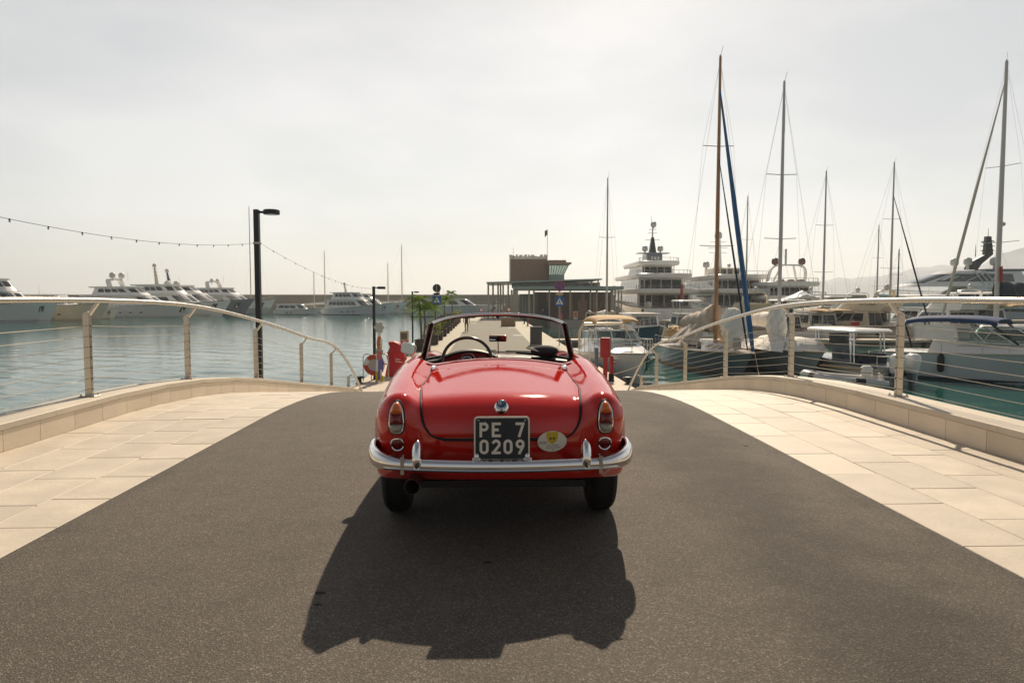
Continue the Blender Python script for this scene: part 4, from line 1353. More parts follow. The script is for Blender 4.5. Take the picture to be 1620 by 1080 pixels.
b.build('mirror_pane', 'mirror_glass', dm)
# dark cap left on the dash before the passenger
cap = empty('flat_cap', B(0, 0)); cap.location = car.matrix_basis @ Vector((.36, 1.20, .905)); cap.rotation_euler = (0, 0, .1)
tag(cap, 'black flat cap lying on the dashboard behind the windscreen glass', 'cap')
b = MB(); b.ball((.02, 0, .02), (.115, .075, .048), 18, 10); b.build('crown', 'cloth_dark', cap, smooth=True)
b = MB(); b.loft([[(-.135, -.03, .045), (-.05, -.085, .018), (.06, -.085, .008), (.06, -.06, .008), (-.05, -.05, .03), (-.12, 0, .052)], [(-.135, -.03, .051), (-.05, -.085, .024), (.06, -.085, .014), (.06, -.06, .014), (-.05, -.05, .036), (-.12, 0, .058)]])
b.build('peak', 'cloth_dark', cap, smooth=True, angle=40)
# ================================================================== street lamps and the string of bulbs
LAMP_H = 3.54
def street_lamp(base, label, rz=0.0):
    r = empty('street_lamp', base, rz, label, 'street lamp', 'black lamp posts along the bay side')
    b = MB(); b.bbox((0, 0, LAMP_H / 2 - .02), (.10, .10, LAMP_H + .04), .006); b.build('post', 'dark_metal', r)
    b = MB(); b.bbox((0, 0, .005), (.18, .18, .012), .003); b.build('base_plate', 'dark_metal', r)
    b = MB(); b.bar((.04, 0, LAMP_H - .05), (.16, 0, LAMP_H - .05), .05, .04); b.build('arm', 'dark_metal', r)
    b = MB(); prof = []
    rg = []
    for z, k in ((-.045, .96), (-.03, 1.0), (.03, 1.0), (.045, .92)):
        rg.append([(.29 + .155 * k * math.cos(2 * math.pi * j / 28), .155 * k * math.sin(2 * math.pi * j / 28), LAMP_H - .05 + z) for j in range(28)])
    b.loft(rg); hd_ = b.build('lamp_head', 'dark_metal', r, smooth=True, angle=40)
    b = MB(); b.lathe([(.128, 0), (.128, .004), (0, .004)], 24, (.29, 0, LAMP_H - .102)); b.build('diffuser', 'grey_glass', hd_)
    return r
l1 = U(412, 618, 13.8); l1.z = B(0, 13.8).z + .0
street_lamp(l1, 'black lamp post standing on the bridge pavement, string of bulbs tied to it')
l2 = U(593, 603, 26.9); l2.z = PIER_Z
street_lamp(l2, 'black lamp post on the pier behind the painted totem figure')
l3 = U(653, 540, 47.5); l3.z = PIER_Z
street_lamp(l3, 'black lamp post on the pier beside the tall twin palms')

def garland(a, c, sag, n, label):
    r = empty('string_lights', a, 0, label, 'string lights')
    f = lambda u: Vector(a).lerp(Vector(c), u) - Vector((0, 0, sag * 4 * u * (1 - u))) - Vector(a)
    b = MB(); b.tube([f(i / 60) for i in range(61)], .003, 5); b.build('cord', 'black', r)
    sk = MB(); sk.lathe([(.010, .006), (.014, -.012), (.008, -.024)], 8); skm = sk.mesh('bulb_socket'); skm.materials.append(MATS['black'])
    bl = MB(); bl.ball((0, 0, -.034), .015, 8, 6); blm = bl.mesh('bulb', True); blm.materials.append(MATS['bulb'])
    for i in range(1, n):
        p = f(i / n)
        s_ = bpy.data.objects.new('bulb_socket', skm); COL.objects.link(s_); s_.parent = r; s_.location = p; s_.scale = (.72,) * 3; s_.rotation_euler = (0, R(rnd.uniform(-25, 25)), 0)
        q = bpy.data.objects.new('bulb', blm); COL.objects.link(q); q.parent = s_
    return r
tie = l1 + Vector((0, 0, (618 - 383) * 13.8 / 1120))
far_left = Vector((-5.25, 3.8, 2.45))
garland(tie + Vector((-.055, 0, 0)), far_left, .30, 17, 'sagging string of small bulbs running from the near lamp post out over the bay railing')
garland(tie + Vector((.055, 0, 0)), l2 + Vector((0, 0, LAMP_H - .08)), .22, 16, 'string of small bulbs descending from the near lamp post towards the pier lamp')
b = MB(); b.lathe([(.076, -.02), (.08, 0), (.076, .02)], 16, tie); tag(b.build('cable_tie', 'bulb'), 'pale tie strap wound round the near lamp post', 'strap')

# ================================================================== things on the pier head
def on_pier(px, py): return G(px, py, PIER_Z)
# life ring on its tubular stand
p = on_pier(593, 602)
st = empty('life_ring_stand', p, 0, 'bent steel tube stand holding a lifebuoy at the pier edge', 'stand')
for dx in (-.34, .30):
    b = MB(); hh = 1.0
    b.tube([(dx - .09, 0, 0), (dx - .09, 0, hh - .12), (dx - .06, 0, hh - .03), (dx, 0, hh), (dx + .12, .0, hh), (dx + .18, 0, hh - .03), (dx + .21, 0, hh - .12), (dx + .21, 0, 0)], .020, 8)
    b.build('hoop', 'steel', st, smooth=True)
b = MB(); b.bar((-.43, 0, .62), (.51, 0, .62), .025, .04); b.build('crossbar', 'steel', st)
lr = empty('life_ring', p + Vector((.0, -.07, .60)), 0, 'orange and white lifebuoy hung on the tubular stand', 'lifebuoy')
for k in range(8):
    b = MB(); b.tube([(.315 * math.cos(R(45 * k + 45 * i / 6)), 0, .315 * math.sin(R(45 * k + 45 * i / 6))) for i in range(7)], .085, 10, caps=False)
    b.build('ring_segment', 'life_orange' if k % 4 != 3 else 'sign_white', lr, smooth=True)
b = MB(); b.lathe([(.235, -.01), (.235, .01)], 20, (0, .05, 0), 'y'); b.build('back_disc', 'dome', lr)
# painted totem
p = on_pier(601, 603.5)
tt = empty('painted_totem', p, 0, 'tall painted wooden totem figure with a pale flower-shaped head', 'totem')
def plank(outline, z0, y0, y1, name, mat):
    b = MB(); b.prism([(x, z + z0) for x, z in outline], y0, y1, 'y'); b.build(name, mat, tt)
fl = [( (.175 + .028 * math.cos(6 * 2 * math.pi * i / 48)) * math.cos(2 * math.pi * i / 48), (.205 + .028 * math.cos(6 * 2 * math.pi * i / 48)) * math.sin(2 * math.pi * i / 48)) for i in range(48)]
plank(fl, 2.02, -.03, .03, 'head_disc', 'dome')
for i, z in enumerate((1.93, 2.02, 2.11)):
    b = MB(); b.bar((-.14, -.034, z), (.14, -.034, z - .02), .004, .008); b.build('carved_line', 'grey_gel', tt)
plank([(-.05, 0), (.05, 0), (.055, .25), (-.055, .25)], 1.58, -.03, .03, 'neck', 'sign_white')
plank([(-.08, 0), (.09, 0), (.10, .22), (.06, .46), (-.06, .46), (-.10, .22)], 1.22, -.045, .02, 'orange_torso', 'orange')
plank([(.02, 0), (.12, .02), (.12, .28), (.05, .32)], 1.28, -.055, -.046, 'pale_patch', 'sign_white')
b = MB(); b.ball((.04, -.06, 1.38), .022, 8, 6); b.build('eye', 'black', tt)
plank([(-.12, 0), (.13, 0), (.13, .16), (-.12, .20)], 1.04, -.04, .03, 'collar', 'grey_gel')
plank([(-.09, 0), (.08, 0), (.10, .30), (-.08, .34)], .82, -.05, .02, 'apron', 'pink')
plank([(-.15, 0), (-.05, 0), (-.05, .8), (-.11, .8)], .36, -.035, .03, 'left_board', 'sign_white')
plank([(-.05, 0), (.13, .05), (.16, .42), (.09, .62), (-.05, .62)], .32, -.045, .02, 'purple_coat', 'purple')
plank([(.02, 0), (.10, 0), (.08, .36), (.03, .36)], .10, -.05, .0, 'leg_board', 'sign_white')
plank([(-.07, 0), (.02, 0), (.02, .4), (-.05, .4)], .08, -.048, .01, 'leg_board', 'purple')
plank([(-.16, 0), (-.06, 0), (-.09, .38), (-.15, .38)], .0, -.04, .03, 'foot_board', 'yellow')
plank([(.03, 0), (.15, 0), (.15, .20), (.05, .22)], .02, -.06, .03, 'foot_board', 'yellow')
# red tarpaulin cover
p = on_pier(625, 594.5)
tp = empty('tarpaulin_cover', p, .25, 'red tarpaulin pulled over a crooked upright shape', 'cover')
b = MB(); rg = []
lv = [(0, -.02, .32, .30), (.02, -.02, .36, .32), (.35, .0, .35, .30), (.55, .05, .33, .28), (.70, .09, .37, .30), (.86, .06, .36, .28), (1.0, .10, .32, .26), (1.18, .12, .30, .22), (1.30, .02, .26, .18), (1.38, -.10, .14, .12)]
rr_ = random.Random(4)
for z, cx, wx, wy in lv:
    ring = []
    for j in range(14):
        a = 2 * math.pi * j / 14
        k = 1 + .10 * math.sin(3 * a + z * 5) * (1 if z < 1.3 else 0) + rr_.uniform(-.05, .05)
        ring.append((cx + wx * k * math.copysign(abs(math.cos(a)) ** .8, math.cos(a)), wy * k * math.sin(a), z + rr_.uniform(-.015, .015) * (z > .1)))
    rg.append(ring)
b.loft(rg); b.build('sheet', 'red_tarp', tp, smooth=True, angle=28)
for z, w_ in ((.72, .20), (.62, .28)):
    b = MB(); b.bar((-.02, -.36, z), (-.02 + w_, -.35, z - .05), .004, .028); b.build('print_line', 'sign_white', tp)
b = MB(); b.tube([(.22, -.05, 1.26), (.34, -.10, 1.33), (.42, -.12, 1.30)], [.05, .06, .03], 8); b.build('knot', 'red_tarp', tp, smooth=True)
# information board
p = on_pier(640, 562)
ib = empty('information_board', p, .3, 'narrow beige information board with a dark picture beyond the red tarpaulin', 'board')
b = MB(); b.bbox((0, 0, .66), (.46, .10, 1.32), .01); b.build('panel', 'board_beige', ib)
b = MB(); b.bbox((-.04, -.054, 1.05), (.34, .008, .34), .002); b.build('picture', 'brown_dark', ib)
b = MB(); b.bbox((0, -.054, .74), (.38, .008, .16), .002); b.build('red_band', 'pink', ib)
# red service cabinet, hydrant, post, bollards
p = on_pier(957.5, 597)
rb = empty('service_cabinet', p, -.35, 'red metal cabinet on a red post at the quay edge beside the tan-topped cruiser', 'cabinet')
b = MB(); b.bbox((0, 0, .40), (.15, .15, .86), .008); b.build('post', 'red_paint', rb)
b = MB(); b.bbox((0, 0, 1.17), (.36, .30, .78), .012); cb_ = b.build('cabinet_box', 'red_paint', rb)
b = MB(); b.bbox((0, -.154, 1.17), (.30, .008, .70), .003); b.build('cabinet_door', 'red_paint', cb_)
p = on_pier(967, 602.5)
hy = empty('fire_hydrant', p, 0, 'small red pillar hydrant with a black foot in front of the red cabinet', 'hydrant')
b = MB(); b.lathe([(.125, 0), (.125, .02), (.105, .03), (.105, .24), (.115, .26), (.085, .27)], 16); b.build('foot', 'rubber', hy, smooth=True, angle=40)
b = MB(); b.lathe([(.085, .26), (.078, .6), (.095, .64), (.095, .70), (.075, .76), (.09, .80), (.085, .88), (.05, .94), (0, .96)], 16); b.build('barrel', 'red_paint', hy, smooth=True, angle=40)
for sx in (-1, 1):
    b = MB(); b.lathe([(.04, 0), (.045, .03), (.03, .05)], 10, (sx * .09, 0, .67), 'x'); b.build('outlet', 'red_paint', hy, smooth=True, angle=40)
p = on_pier(943.5, 584)
bo = empty('quay_post', p, 0, 'plain dark grey round post at the quay edge behind the red cabinet', 'post')
b = MB(); b.lathe([(.085, 0), (.085, .93), (.078, .955), (0, .965)], 18); b.build('shaft', 'slate_gel', bo, smooth=True, angle=40)
b = MB(); b.lathe([(.115, 0), (.115, .02), (.09, .03)], 18); b.build('collar', 'dark_metal', bo, smooth=True, angle=40)
def mooring(px, py, label):
    r = empty('mooring_bollard', on_pier(px, py), 0, label, 'bollard', 'black mooring bollards at the foot of the bridge')
    b = MB(); b.lathe([(.13, 0), (.13, .02), (.075, .04), (.065, .16), (.075, .19)], 16); b.build('stem', 'black', r, smooth=True, angle=40)
    b = MB(); b.lathe([(.075, .185), (.125, .20), (.135, .225), (.11, .25), (0, .26)], 16); b.build('cap', 'black', r, smooth=True, angle=40)
    b = MB(); b.tube([(-.17, 0, .21), (.17, 0, .21)], .028, 8); b.build('horn', 'black', r, smooth=True)
mooring(569, 606, 'black iron mooring bollard where the bay-side railing dives to the pier')
mooring(993, 607, 'black iron mooring bollard where the basin-side railing dives to the pier')
# dark speckled cabinet with a pale lid line on the right strip of the pier
p = on_pier(848, 546)
dc = empty('utility_cabinet', p, -.03, 'dark grey speckled cabinet on the right strip of the pier', 'cabinet')
b = MB(); b.bbox((0, 0, .6), (.78, .45, 1.2), .02); b.build('case', 'grey_speckle', dc)
b = MB(); b.bbox((0, 0, 1.215), (.84, .50, .03), .008); b.build('lid', 'grey_speckle', dc)
b = MB(); b.bbox((0, 0, .03), (.84, .50, .06), .008); b.build('plinth', 'pier_concrete', dc)

# ------------------------------------------------------------------ road signs
def road_sign(base, top_z, kind, label):
    r = empty('road_sign', base, 0, label, 'road sign')
    h = top_z - base[2]
    b = MB(); b.tube([(0, .03, 0), (0, .03, h)], .032, 10); b.build('pole', 'post_beige', r, smooth=True)
    def disc(z, rad, y0, y1, name, mat, par):
        b = MB(); b.lathe([(rad, -y0), (rad, -y1)], 32, (0, 0, z), 'y'); return b.build(name, mat, par)
    zc = h - .31
    if kind == 'back':
        d_ = disc(zc, .30, -.02, .0, 'round_sign_back', 'dark_metal', r)
        b = MB(); b.bar((0, -.022, zc - .29), (0, -.022, zc + .29), .05, .01); b.build('stiffener', 'post_beige', d_)
        b = MB(); b.bbox((0, 0, zc - .43), (.44, .02, .16), .006); b.build('small_plate', 'dark_metal', r)
    else:
        d_ = disc(zc, .34, -.02, .0, 'no_stopping_sign', 'sign_red', r)
        disc(zc, .27, -.024, -.018, 'blue_field', 'sign_blue', d_)
        for a in (45, -45):
            b = MB(); c_, s_ = math.cos(R(a)) * .27, math.sin(R(a)) * .27
            b.bar((-c_, -.028 - .001 * (a > 0), zc - s_), (c_, -.028 - .001 * (a > 0), zc + s_), .004, .06); b.build('red_stroke', 'sign_red', d_)
        b = MB(); b.bbox((0, 0, zc - .50), (.48, .02, .18), .006); b.build('small_plate', 'board_beige', r)
    zs = zc - (.86 if kind == 'back' else 1.0)
    b = MB(); b.prism(rrect(.62, .62, .04), -.012, .008, 'y')
    for i, q in enumerate(b.v): b.v[i] = (q[0], q[1], q[2] + zs)
    sq = b.build('crossing_sign', 'sign_blue', r)
    b = MB(); b.prism([(-.24, -.19), (.24, -.19), (0, .23)], -.017, -.013, 'y')
    for i, q in enumerate(b.v): b.v[i] = (q[0], q[1], q[2] + zs)
    b.build('triangle', 'sign_white', sq)
    b = MB()
    fig = [(-.02, .07), (.02, .07), (.035, -.02), (.075, -.15), (.045, -.15), (0, -.05), (-.055, -.15), (-.085, -.15), (-.03, -.02)]
    b.prism(fig, -.021, -.018, 'y'); b.lathe([(.026, .018), (.026, .021)], 12, (.005, 0, .105), 'y')
    for k in range(3): b.bar((-.14 + .1 * k, -.0195, -.185), (-.11 + .1 * k, -.0195, -.155), .003, .022)
    for i, q in enumerate(b.v): b.v[i] = (q[0], q[1], q[2] + zs)
    b.build('pedestrian', 'black', sq)
    return r
p = U(691.5, 540, 51.7); p.z = PIER_Z
road_sign(p, U(692, 449, 51.7).z, 'back', 'blue crossing sign under the dark back of a round sign, beside the palms')
p = U(885, 540, 46.5); p.z = PIER_Z
road_sign(p, U(885, 445, 46.5).z, 'front', 'round no-stopping sign over a blue crossing sign before the brown harbour building')
def small_no_entry(px, py, Y, label):
    p = U(px, py, Y); base = Vector((p.x, p.y, PIER_Z)); h = p.z - PIER_Z
    r = empty('prohibition_sign', base, 0, label, 'road sign', 'small round signs at the far end of the pier road')
    b = MB(); b.tube([(0, .03, 0), (0, .03, h)], .035, 8); b.build('pole', 'post_beige', r)
    b = MB(); b.lathe([(.30, .0), (.30, .02)], 24, (0, 0, h), 'y'); d_ = b.build('disc', 'sign_red', r)
    b = MB(); b.lathe([(.21, .02), (.21, .025)], 24, (0, 0, h), 'y'); b.build('field', 'sign_white', d_)
small_no_entry(761.5, 490, 92, 'small round red-rimmed sign by the planters at the end of the pier road')
small_no_entry(805, 489.5, 92, 'small round red-rimmed sign beside the wide pillar of the harbour building')

# ------------------------------------------------------------------ palms, shrubs, planters
def palm_mesh(seed, n=15, L_=1.05):
    r_ = random.Random(seed); b = MB()
    for k in range(n):
        az = 2 * math.pi * k / n + r_.uniform(-.25, .25); el = r_.uniform(.15, 1.25); ln = L_ * r_.uniform(.75, 1.1)
        d = Vector((math.cos(az), math.sin(az), 0)); pts = []
        for i in range(9):
            u = i / 8
            pts.append(d * (ln * u * math.cos(el) * (1 + .15 * u)) + Vector((0, 0, ln * (u * math.sin(el) - .75 * u * u * (1.1 - .4 * math.sin(el))))))
        b.tube(pts, [.014 * (1 - .8 * i / 8) for i in range(9)], 4)
        side = d.cross(Vector((0, 0, 1)))
        for i in range(1, 9):
            for sg in (-1, 1):
                for h_ in (0, .5):
                    if i == 8 and h_: continue
                    a_ = pts[i].lerp(pts[min(8, i + 1)], h_) if i < 8 else pts[8]
                    ll = .34 * ln * (1 - .5 * abs(i / 8 - .45)) * r_.uniform(.8, 1.1)
                    fw = (pts[i] - pts[i - 1]).normalized()
                    tip = a_ + (side * sg * .8 + fw * .55 - Vector((0, 0, .28 + .2 * r_.random()))).normalized() * ll
                    mid = a_.lerp(tip, .5) + Vector((0, 0, .02))
                    w_ = fw * .026
                    b.add([a_ - w_ * .4, mid - w_, tip, mid + w_], [(0, 1, 2, 3)])
    me_ = b.mesh('crown'); me_.materials.append(MATS['leaf_palm']); return me_
PALMS = [palm_mesh(i) for i in (11, 12, 13)]
def palm(base, h, lean, k, label, sc=1.0):
    r = empty('palm_tree', base, k * 1.3, label, 'palm', 'palms in the planters along the pier')
    b = MB(); pts = [(lean * (i / 8) ** 1.6, .03 * math.sin(i), h * i / 8) for i in range(9)]
    b.tube(pts, [.075 - .03 * i / 8 for i in range(9)], 8); b.build('trunk', 'palm_trunk', r, smooth=True)
    c = bpy.data.objects.new('crown', PALMS[k % 3]); COL.objects.link(c); c.parent = r; c.location = pts[-1]; c.scale = (sc,) * 3; c.rotation_euler = (0, 0, k * 2.1)
def shrub_mesh(seed, n=420):
    r_ = random.Random(seed); b = MB()
    lobes = [(Vector((r_.uniform(-.35, .35), r_.uniform(-.25, .25), r_.uniform(.2, .6))), r_.uniform(.25, .4)) for _ in range(7)]
    for i in range(n):
        c, rad = lobes[i % 7]
        d = Vector((r_.gauss(0, 1), r_.gauss(0, 1), r_.gauss(0, 1))).normalized() * rad * r_.uniform(.5, 1.05)
        p_ = c + d
        if p_.z < 0: p_.z = -p_.z
        u = Vector((r_.gauss(0, 1), r_.gauss(0, 1), r_.gauss(0, 1))).normalized(); v = u.cross(d).normalized() if u.cross(d).length > .01 else Vector((1, 0, 0))
        l = r_.uniform(.07, .13)
        b.add([p_ - u * l, p_ + v * l * .35, p_ + u * l, p_ - v * l * .35], [(0, 1, 2, 3)])
    return b.mesh('foliage')
SHR = [shrub_mesh(i) for i in (21, 22, 23)]
def planter(base, w_, h, label):
    r = empty('planter_box', base, ALPHA, label, 'planter', 'brown planter boxes along the bay side of the pier')
    o_, i_ = rrect(w_, w_ * .8, .03, 2), rrect(w_ - .1, w_ * .8 - .1, .02, 2)
    b = MB(); b.loft([[(x, y, 0) for x, y in o_], [(x * 1.04, y * 1.04, h) for x, y in o_], [(x, y, h) for x, y in i_], [(x, y, h - .08) for x, y in i_]]); b.build('box', 'planter', r)
    b = MB(); b.loft([[(x * 1.08, y * 1.08, h - .06) for x, y in o_], [(x * 1.08, y * 1.08, h + .015) for x, y in o_], [(x, y, h + .015) for x, y in i_], [(x, y, h - .06) for x, y in i_]], cap0=False, cap1=False); b.build('rim', 'planter', r)
    b = MB(); b.prism([(x, y) for x, y in i_], h - .12, h - .07); b.build('soil', 'black', r)
def shrub(base, k, sc, mat, label):
    r = empty('shrub', base, k * .9, label, 'shrub', 'shrubs in the planter row')
    key = (k % 3, mat)
    me_ = SHRC.get(key)
    if me_ is None:
        me_ = SHR[k % 3].copy(); me_.materials.clear(); me_.materials.append(MATS[mat]); SHRC[key] = me_
    o = bpy.data.objects.new('foliage', me_); COL.objects.link(o); o.parent = r; o.scale = (sc,) * 3; o.location = (0, 0, .1)
    b = MB()
    for q in range(4):
        b.tube([(0, 0, -.05), (.1 * math.cos(q * 1.6) * sc, .1 * math.sin(q * 1.6) * sc, .25 * sc), (.22 * math.cos(q * 1.6) * sc, .22 * math.sin(q * 1.6) * sc, .5 * sc)], [.02, .015, .008], 5)
    b.build('stems', 'palm_trunk', r)
SHRC = {}
rowS = [41.5, 47.5, 52.5, 57.5, 62.5, 67.5, 72.5, 78, 83.5, 89]
words_ = ['first', 'second', 'third', 'fourth', 'fifth', 'sixth', 'seventh', 'eighth', 'ninth', 'tenth']
for k, s in enumerate(rowS):
    q = PB(-3.72, s)
    hh = .68 if k == 0 else .62
    planter(q, .95 if k else .85, hh, 'brown planter box, %s in the row counted from the bridge' % words_[k])
    top = q + Vector((0, 0, hh - .08))
    if k == 0:
        palm(top + Vector((-.08, 0, 0)), 2.35, -.14, 0, 'taller of the twin palms in the first planter from the bridge')
        palm(top + Vector((.10, .05, 0)), 1.80, .04, 1, 'shorter of the twin palms in the first planter from the bridge')
    elif k in (2, 4, 7):
        palm(top, {2: 2.0, 4: 2.35, 7: 3.0}[k], .15, k, 'slim palm in the %s planter from the bridge' % words_[k], 1.0)
    if k:
        shrub(top, k, {3: .9}.get(k, 1.05), 'leaf_purple' if k in (4, 6, 8) else 'leaf_shrub', '%s bushy shrub in the %s planter from the bridge' % ('purplish' if k in (4, 6, 8) else 'olive green', words_[k]))
# wooden crate and posts far down the pier road
p = on_pier(804, 516); cr = empty('wooden_crate', p, .02, 'brown wooden crate standing at the end of the pier road', 'crate')
for i in range(5):
    b = MB(); b.bbox((-.64 + .32 * i, -.4, .45), (.30, .04, .86), .008); b.build('board', 'teak', cr)
b = MB(); b.box((0, .02, .43), (1.55, .76, .82)); b.build('inner_case', 'brown_dark', cr)
b = MB(); b.bar((-.8, -.43, .8), (.8, -.43, .8), .03, .08); b.bar((-.8, -.43, .12), (.8, -.43, .12), .03, .08); b.build('battens', 'teak', cr)
for px, py, mt, lab in ((835, 516, 'red_paint', 'slim red post on the right strip of the pier'), (829.5, 512, 'dark_metal', 'slim dark post on the right strip near the slim red post')):
    r = empty('marker_post', on_pier(px, py), 0, lab, 'post')
    b = MB(); b.lathe([(.08, 0), (.08, 1.0), (.05, 1.06), (0, 1.07)], 12); b.build('shaft', mt, r, smooth=True, angle=40)
    b = MB(); b.lathe([(.13, 0), (.13, .03), (.08, .04)], 12); b.build('foot', 'dark_metal', r, smooth=True, angle=40)

# ------------------------------------------------------------------ a person walking away down the pier
def person(base, label):
    r = empty('person', base, .1, label, 'person')
    J = [((0, 0, .93), (.15, .11)), ((0, -.01, 1.10), (.145, .10)), ((0, .0, 1.30), (.18, .115)), ((0, .01, 1.44), (.10, .08)), ((0, .02, 1.52), (.055, .055)), ((0, .03, 1.62), (.082, .10)), ((0, .03, 1.71), (.07, .085)),
         ((.19, .0, 1.40), (.06, .06)), ((.25, -.06, 1.14), (.045, .045)), ((.26, .06, .90), (.035, .035)), ((.26, .10, .80), (.04, .025)),
         ((-.19, .0, 1.40), (.06, .06)), ((-.25, .08, 1.14), (.045, .045)), ((-.26, .20, .93), (.035, .035)), ((-.26, .25, .85), (.04, .025)),
         ((.10, .0, .86), (.10, .10)), ((.105, .10, .48), (.065, .065)), ((.105, .06, .10), (.042, .045)), ((.105, .20, .035), (.04, .035)),
         ((-.10, .0, .86), (.10, .10)), ((-.105, -.06, .48), (.065, .065)), ((-.105, -.26, .14), (.042, .045)), ((-.105, -.17, .05), (.04, .035))]
    E = [(0, 1), (1, 2), (2, 3), (3, 4), (4, 5), (5, 6), (3, 7), (7, 8), (8, 9), (9, 10), (3, 11), (11, 12), (12, 13), (13, 14), (0, 15), (15, 16), (16, 17), (17, 18), (0, 19), (19, 20), (20, 21), (21, 22)]
    me_ = bpy.data.meshes.new('body'); me_.from_pydata([j[0] for j in J], E, []); me_.update()
    o = bpy.data.objects.new('body', me_); COL.objects.link(o)
    sk = o.modifiers.new('skin', 'SKIN'); sk.use_smooth_shade = True
    for i, j in enumerate(J): me_.skin_vertices[0].data[i].radius = j[1]
    me_.skin_vertices[0].data[0].use_root = True
    ss = o.modifiers.new('sub', 'SUBSURF'); ss.levels = 2; ss.render_levels = 2
    bpy.context.view_layer.update()
    nm = bpy.data.meshes.new_from_object(o.evaluated_get(bpy.context.evaluated_depsgraph_get()))
    bpy.data.objects.remove(o)
    nm.materials.clear()
    for mt in ('skin', 'cloth_dark', 'cloth_tan', 'black'): nm.materials.append(MATS[mt])
    idx = []
    for f in nm.polygons:
        c = f.center
        if c.z > 1.56: k = 3 if (c.z > 1.66 or c.y < .01) else 0
        elif c.z > .95 and (abs(c.x) < .22 or c.z > 1.2): k = 1
        elif c.z > .52 and abs(c.x) < .21: k = 2
        elif c.z < .09: k = 3
        else: k = 0
        idx.append(k)
    nm.polygons.foreach_set('material_index', idx)
    nm.polygons.foreach_set('use_smooth', [True] * len(idx))
    bo_ = bpy.data.objects.new('body', nm); COL.objects.link(bo_); bo_.parent = r
    return r
person(on_pier(738, 525.5), 'person in a dark top and shorts walking away along the pier')

# ================================================================== harbour building
BY = 100.0
def bx_(px, Y=BY): return U(px, 471, Y).x
def bz_(py, Y=BY): return U(810, py, Y).z
QZ = PIER_Z
mb = MB()
q = [(bx_(872, 97), 97), (bx_(1000, 97) + .6, 97), (bx_(1000, 97) + 1.5, 150), (bx_(752, 112), 150), (bx_(752, 112), 106.0), (bx_(872, 97), 106.0)]
mb.loft([[Vector((x, y, WATER_Z - 1)) for x, y in q], [Vector((x, y, QZ - .012)) for x, y in q]])
tag(mb.build('quay', 'pier_concrete'), kind='structure')
hb = empty('harbour_building', (bx_(880), 106, QZ), 0, 'brown harbour office with thin green canopies on slim columns and a glazed lookout', 'building')
o_ = hb.location
def part(name, mat, boxes, parent=hb, bev=.02):
    b = MB()
    for (x0, x1, y0, y1, z0, z1) in boxes:
        b.bbox(((x0 + x1) / 2 - o_.x, (y0 + y1) / 2 - o_.y, (z0 + z1) / 2 - o_.z), (x1 - x0, y1 - y0, z1 - z0), bev)
    return b.build(name, mat, parent)
Yw = 105.5
xl, xr_ = bx_(846, Yw), bx_(968, Yw)
zw = bz_(462, Yw)
part('ground_floor_wall', 'brown_dark', [(xl, xr_, Yw, Yw + 9, QZ, zw)])
n = 20
for i in range(n):      # upright cladding boards
    a = xl + (xr_ - xl) * i / n
    part('cladding_board', 'brown_dark' if i % 3 else 'brown_cladding', [(a + .02, a + (xr_ - xl) / n - .02, Yw - .05, Yw - .005, QZ + .02, zw - .02)])
dr = part('door', 'door_green', [(bx_(855, Yw), bx_(868, Yw), Yw - .10, Yw - .055, QZ + .05, bz_(476, Yw))])
part('notice', 'sign_white', [(bx_(857.5, Yw), bx_(859.5, Yw), Yw - .115, Yw - .102, bz_(492, Yw), bz_(488.5, Yw))], dr, .002)
part('brown_door', 'brown_cladding', [(bx_(914, Yw), bx_(928, Yw), Yw - .10, Yw - .055, QZ + .05, bz_(475, Yw))])
# lower canopy and its columns
zc0, zc1 = bz_(458.5), bz_(453.5)
part('lower_canopy', 'patina', [(bx_(812), bx_(985), BY - .6, 114, zc0, zc1)], bev=.12)
part('canopy_edge', 'patina', [(bx_(811.5), bx_(985.5), BY - .72, BY - .602, zc0 + .05, zc1 + .06)])
for px, w_ in ((809.5, .26), (815.5, .72), (837, .24), (844.5, .24), (869, .2), (902, .2), (934, .2), (944, .22), (968, .34), (973, .2), (978.5, .2), (983, .2)):
    yy = BY if px < 960 else BY + (px - 960) * .25
    part('column', 'post_beige', [(bx_(px, yy) - w_ / 2, bx_(px, yy) + w_ / 2, yy - w_ / 2, yy + w_ / 2, QZ, zc0 - .003)], bev=.03)
part('entrance_glazing', 'green_glass', [(bx_(822, 104), bx_(844, 104), 104, 104.2, QZ + .1, zw - .3)])
for i in range(6):
    a = bx_(822, 104) + (bx_(844, 104) - bx_(822, 104)) * i / 5
    part('glazing_bar', 'post_beige', [(a - .04, a + .04, 103.9, 103.995, QZ + .02, zw - .25)])
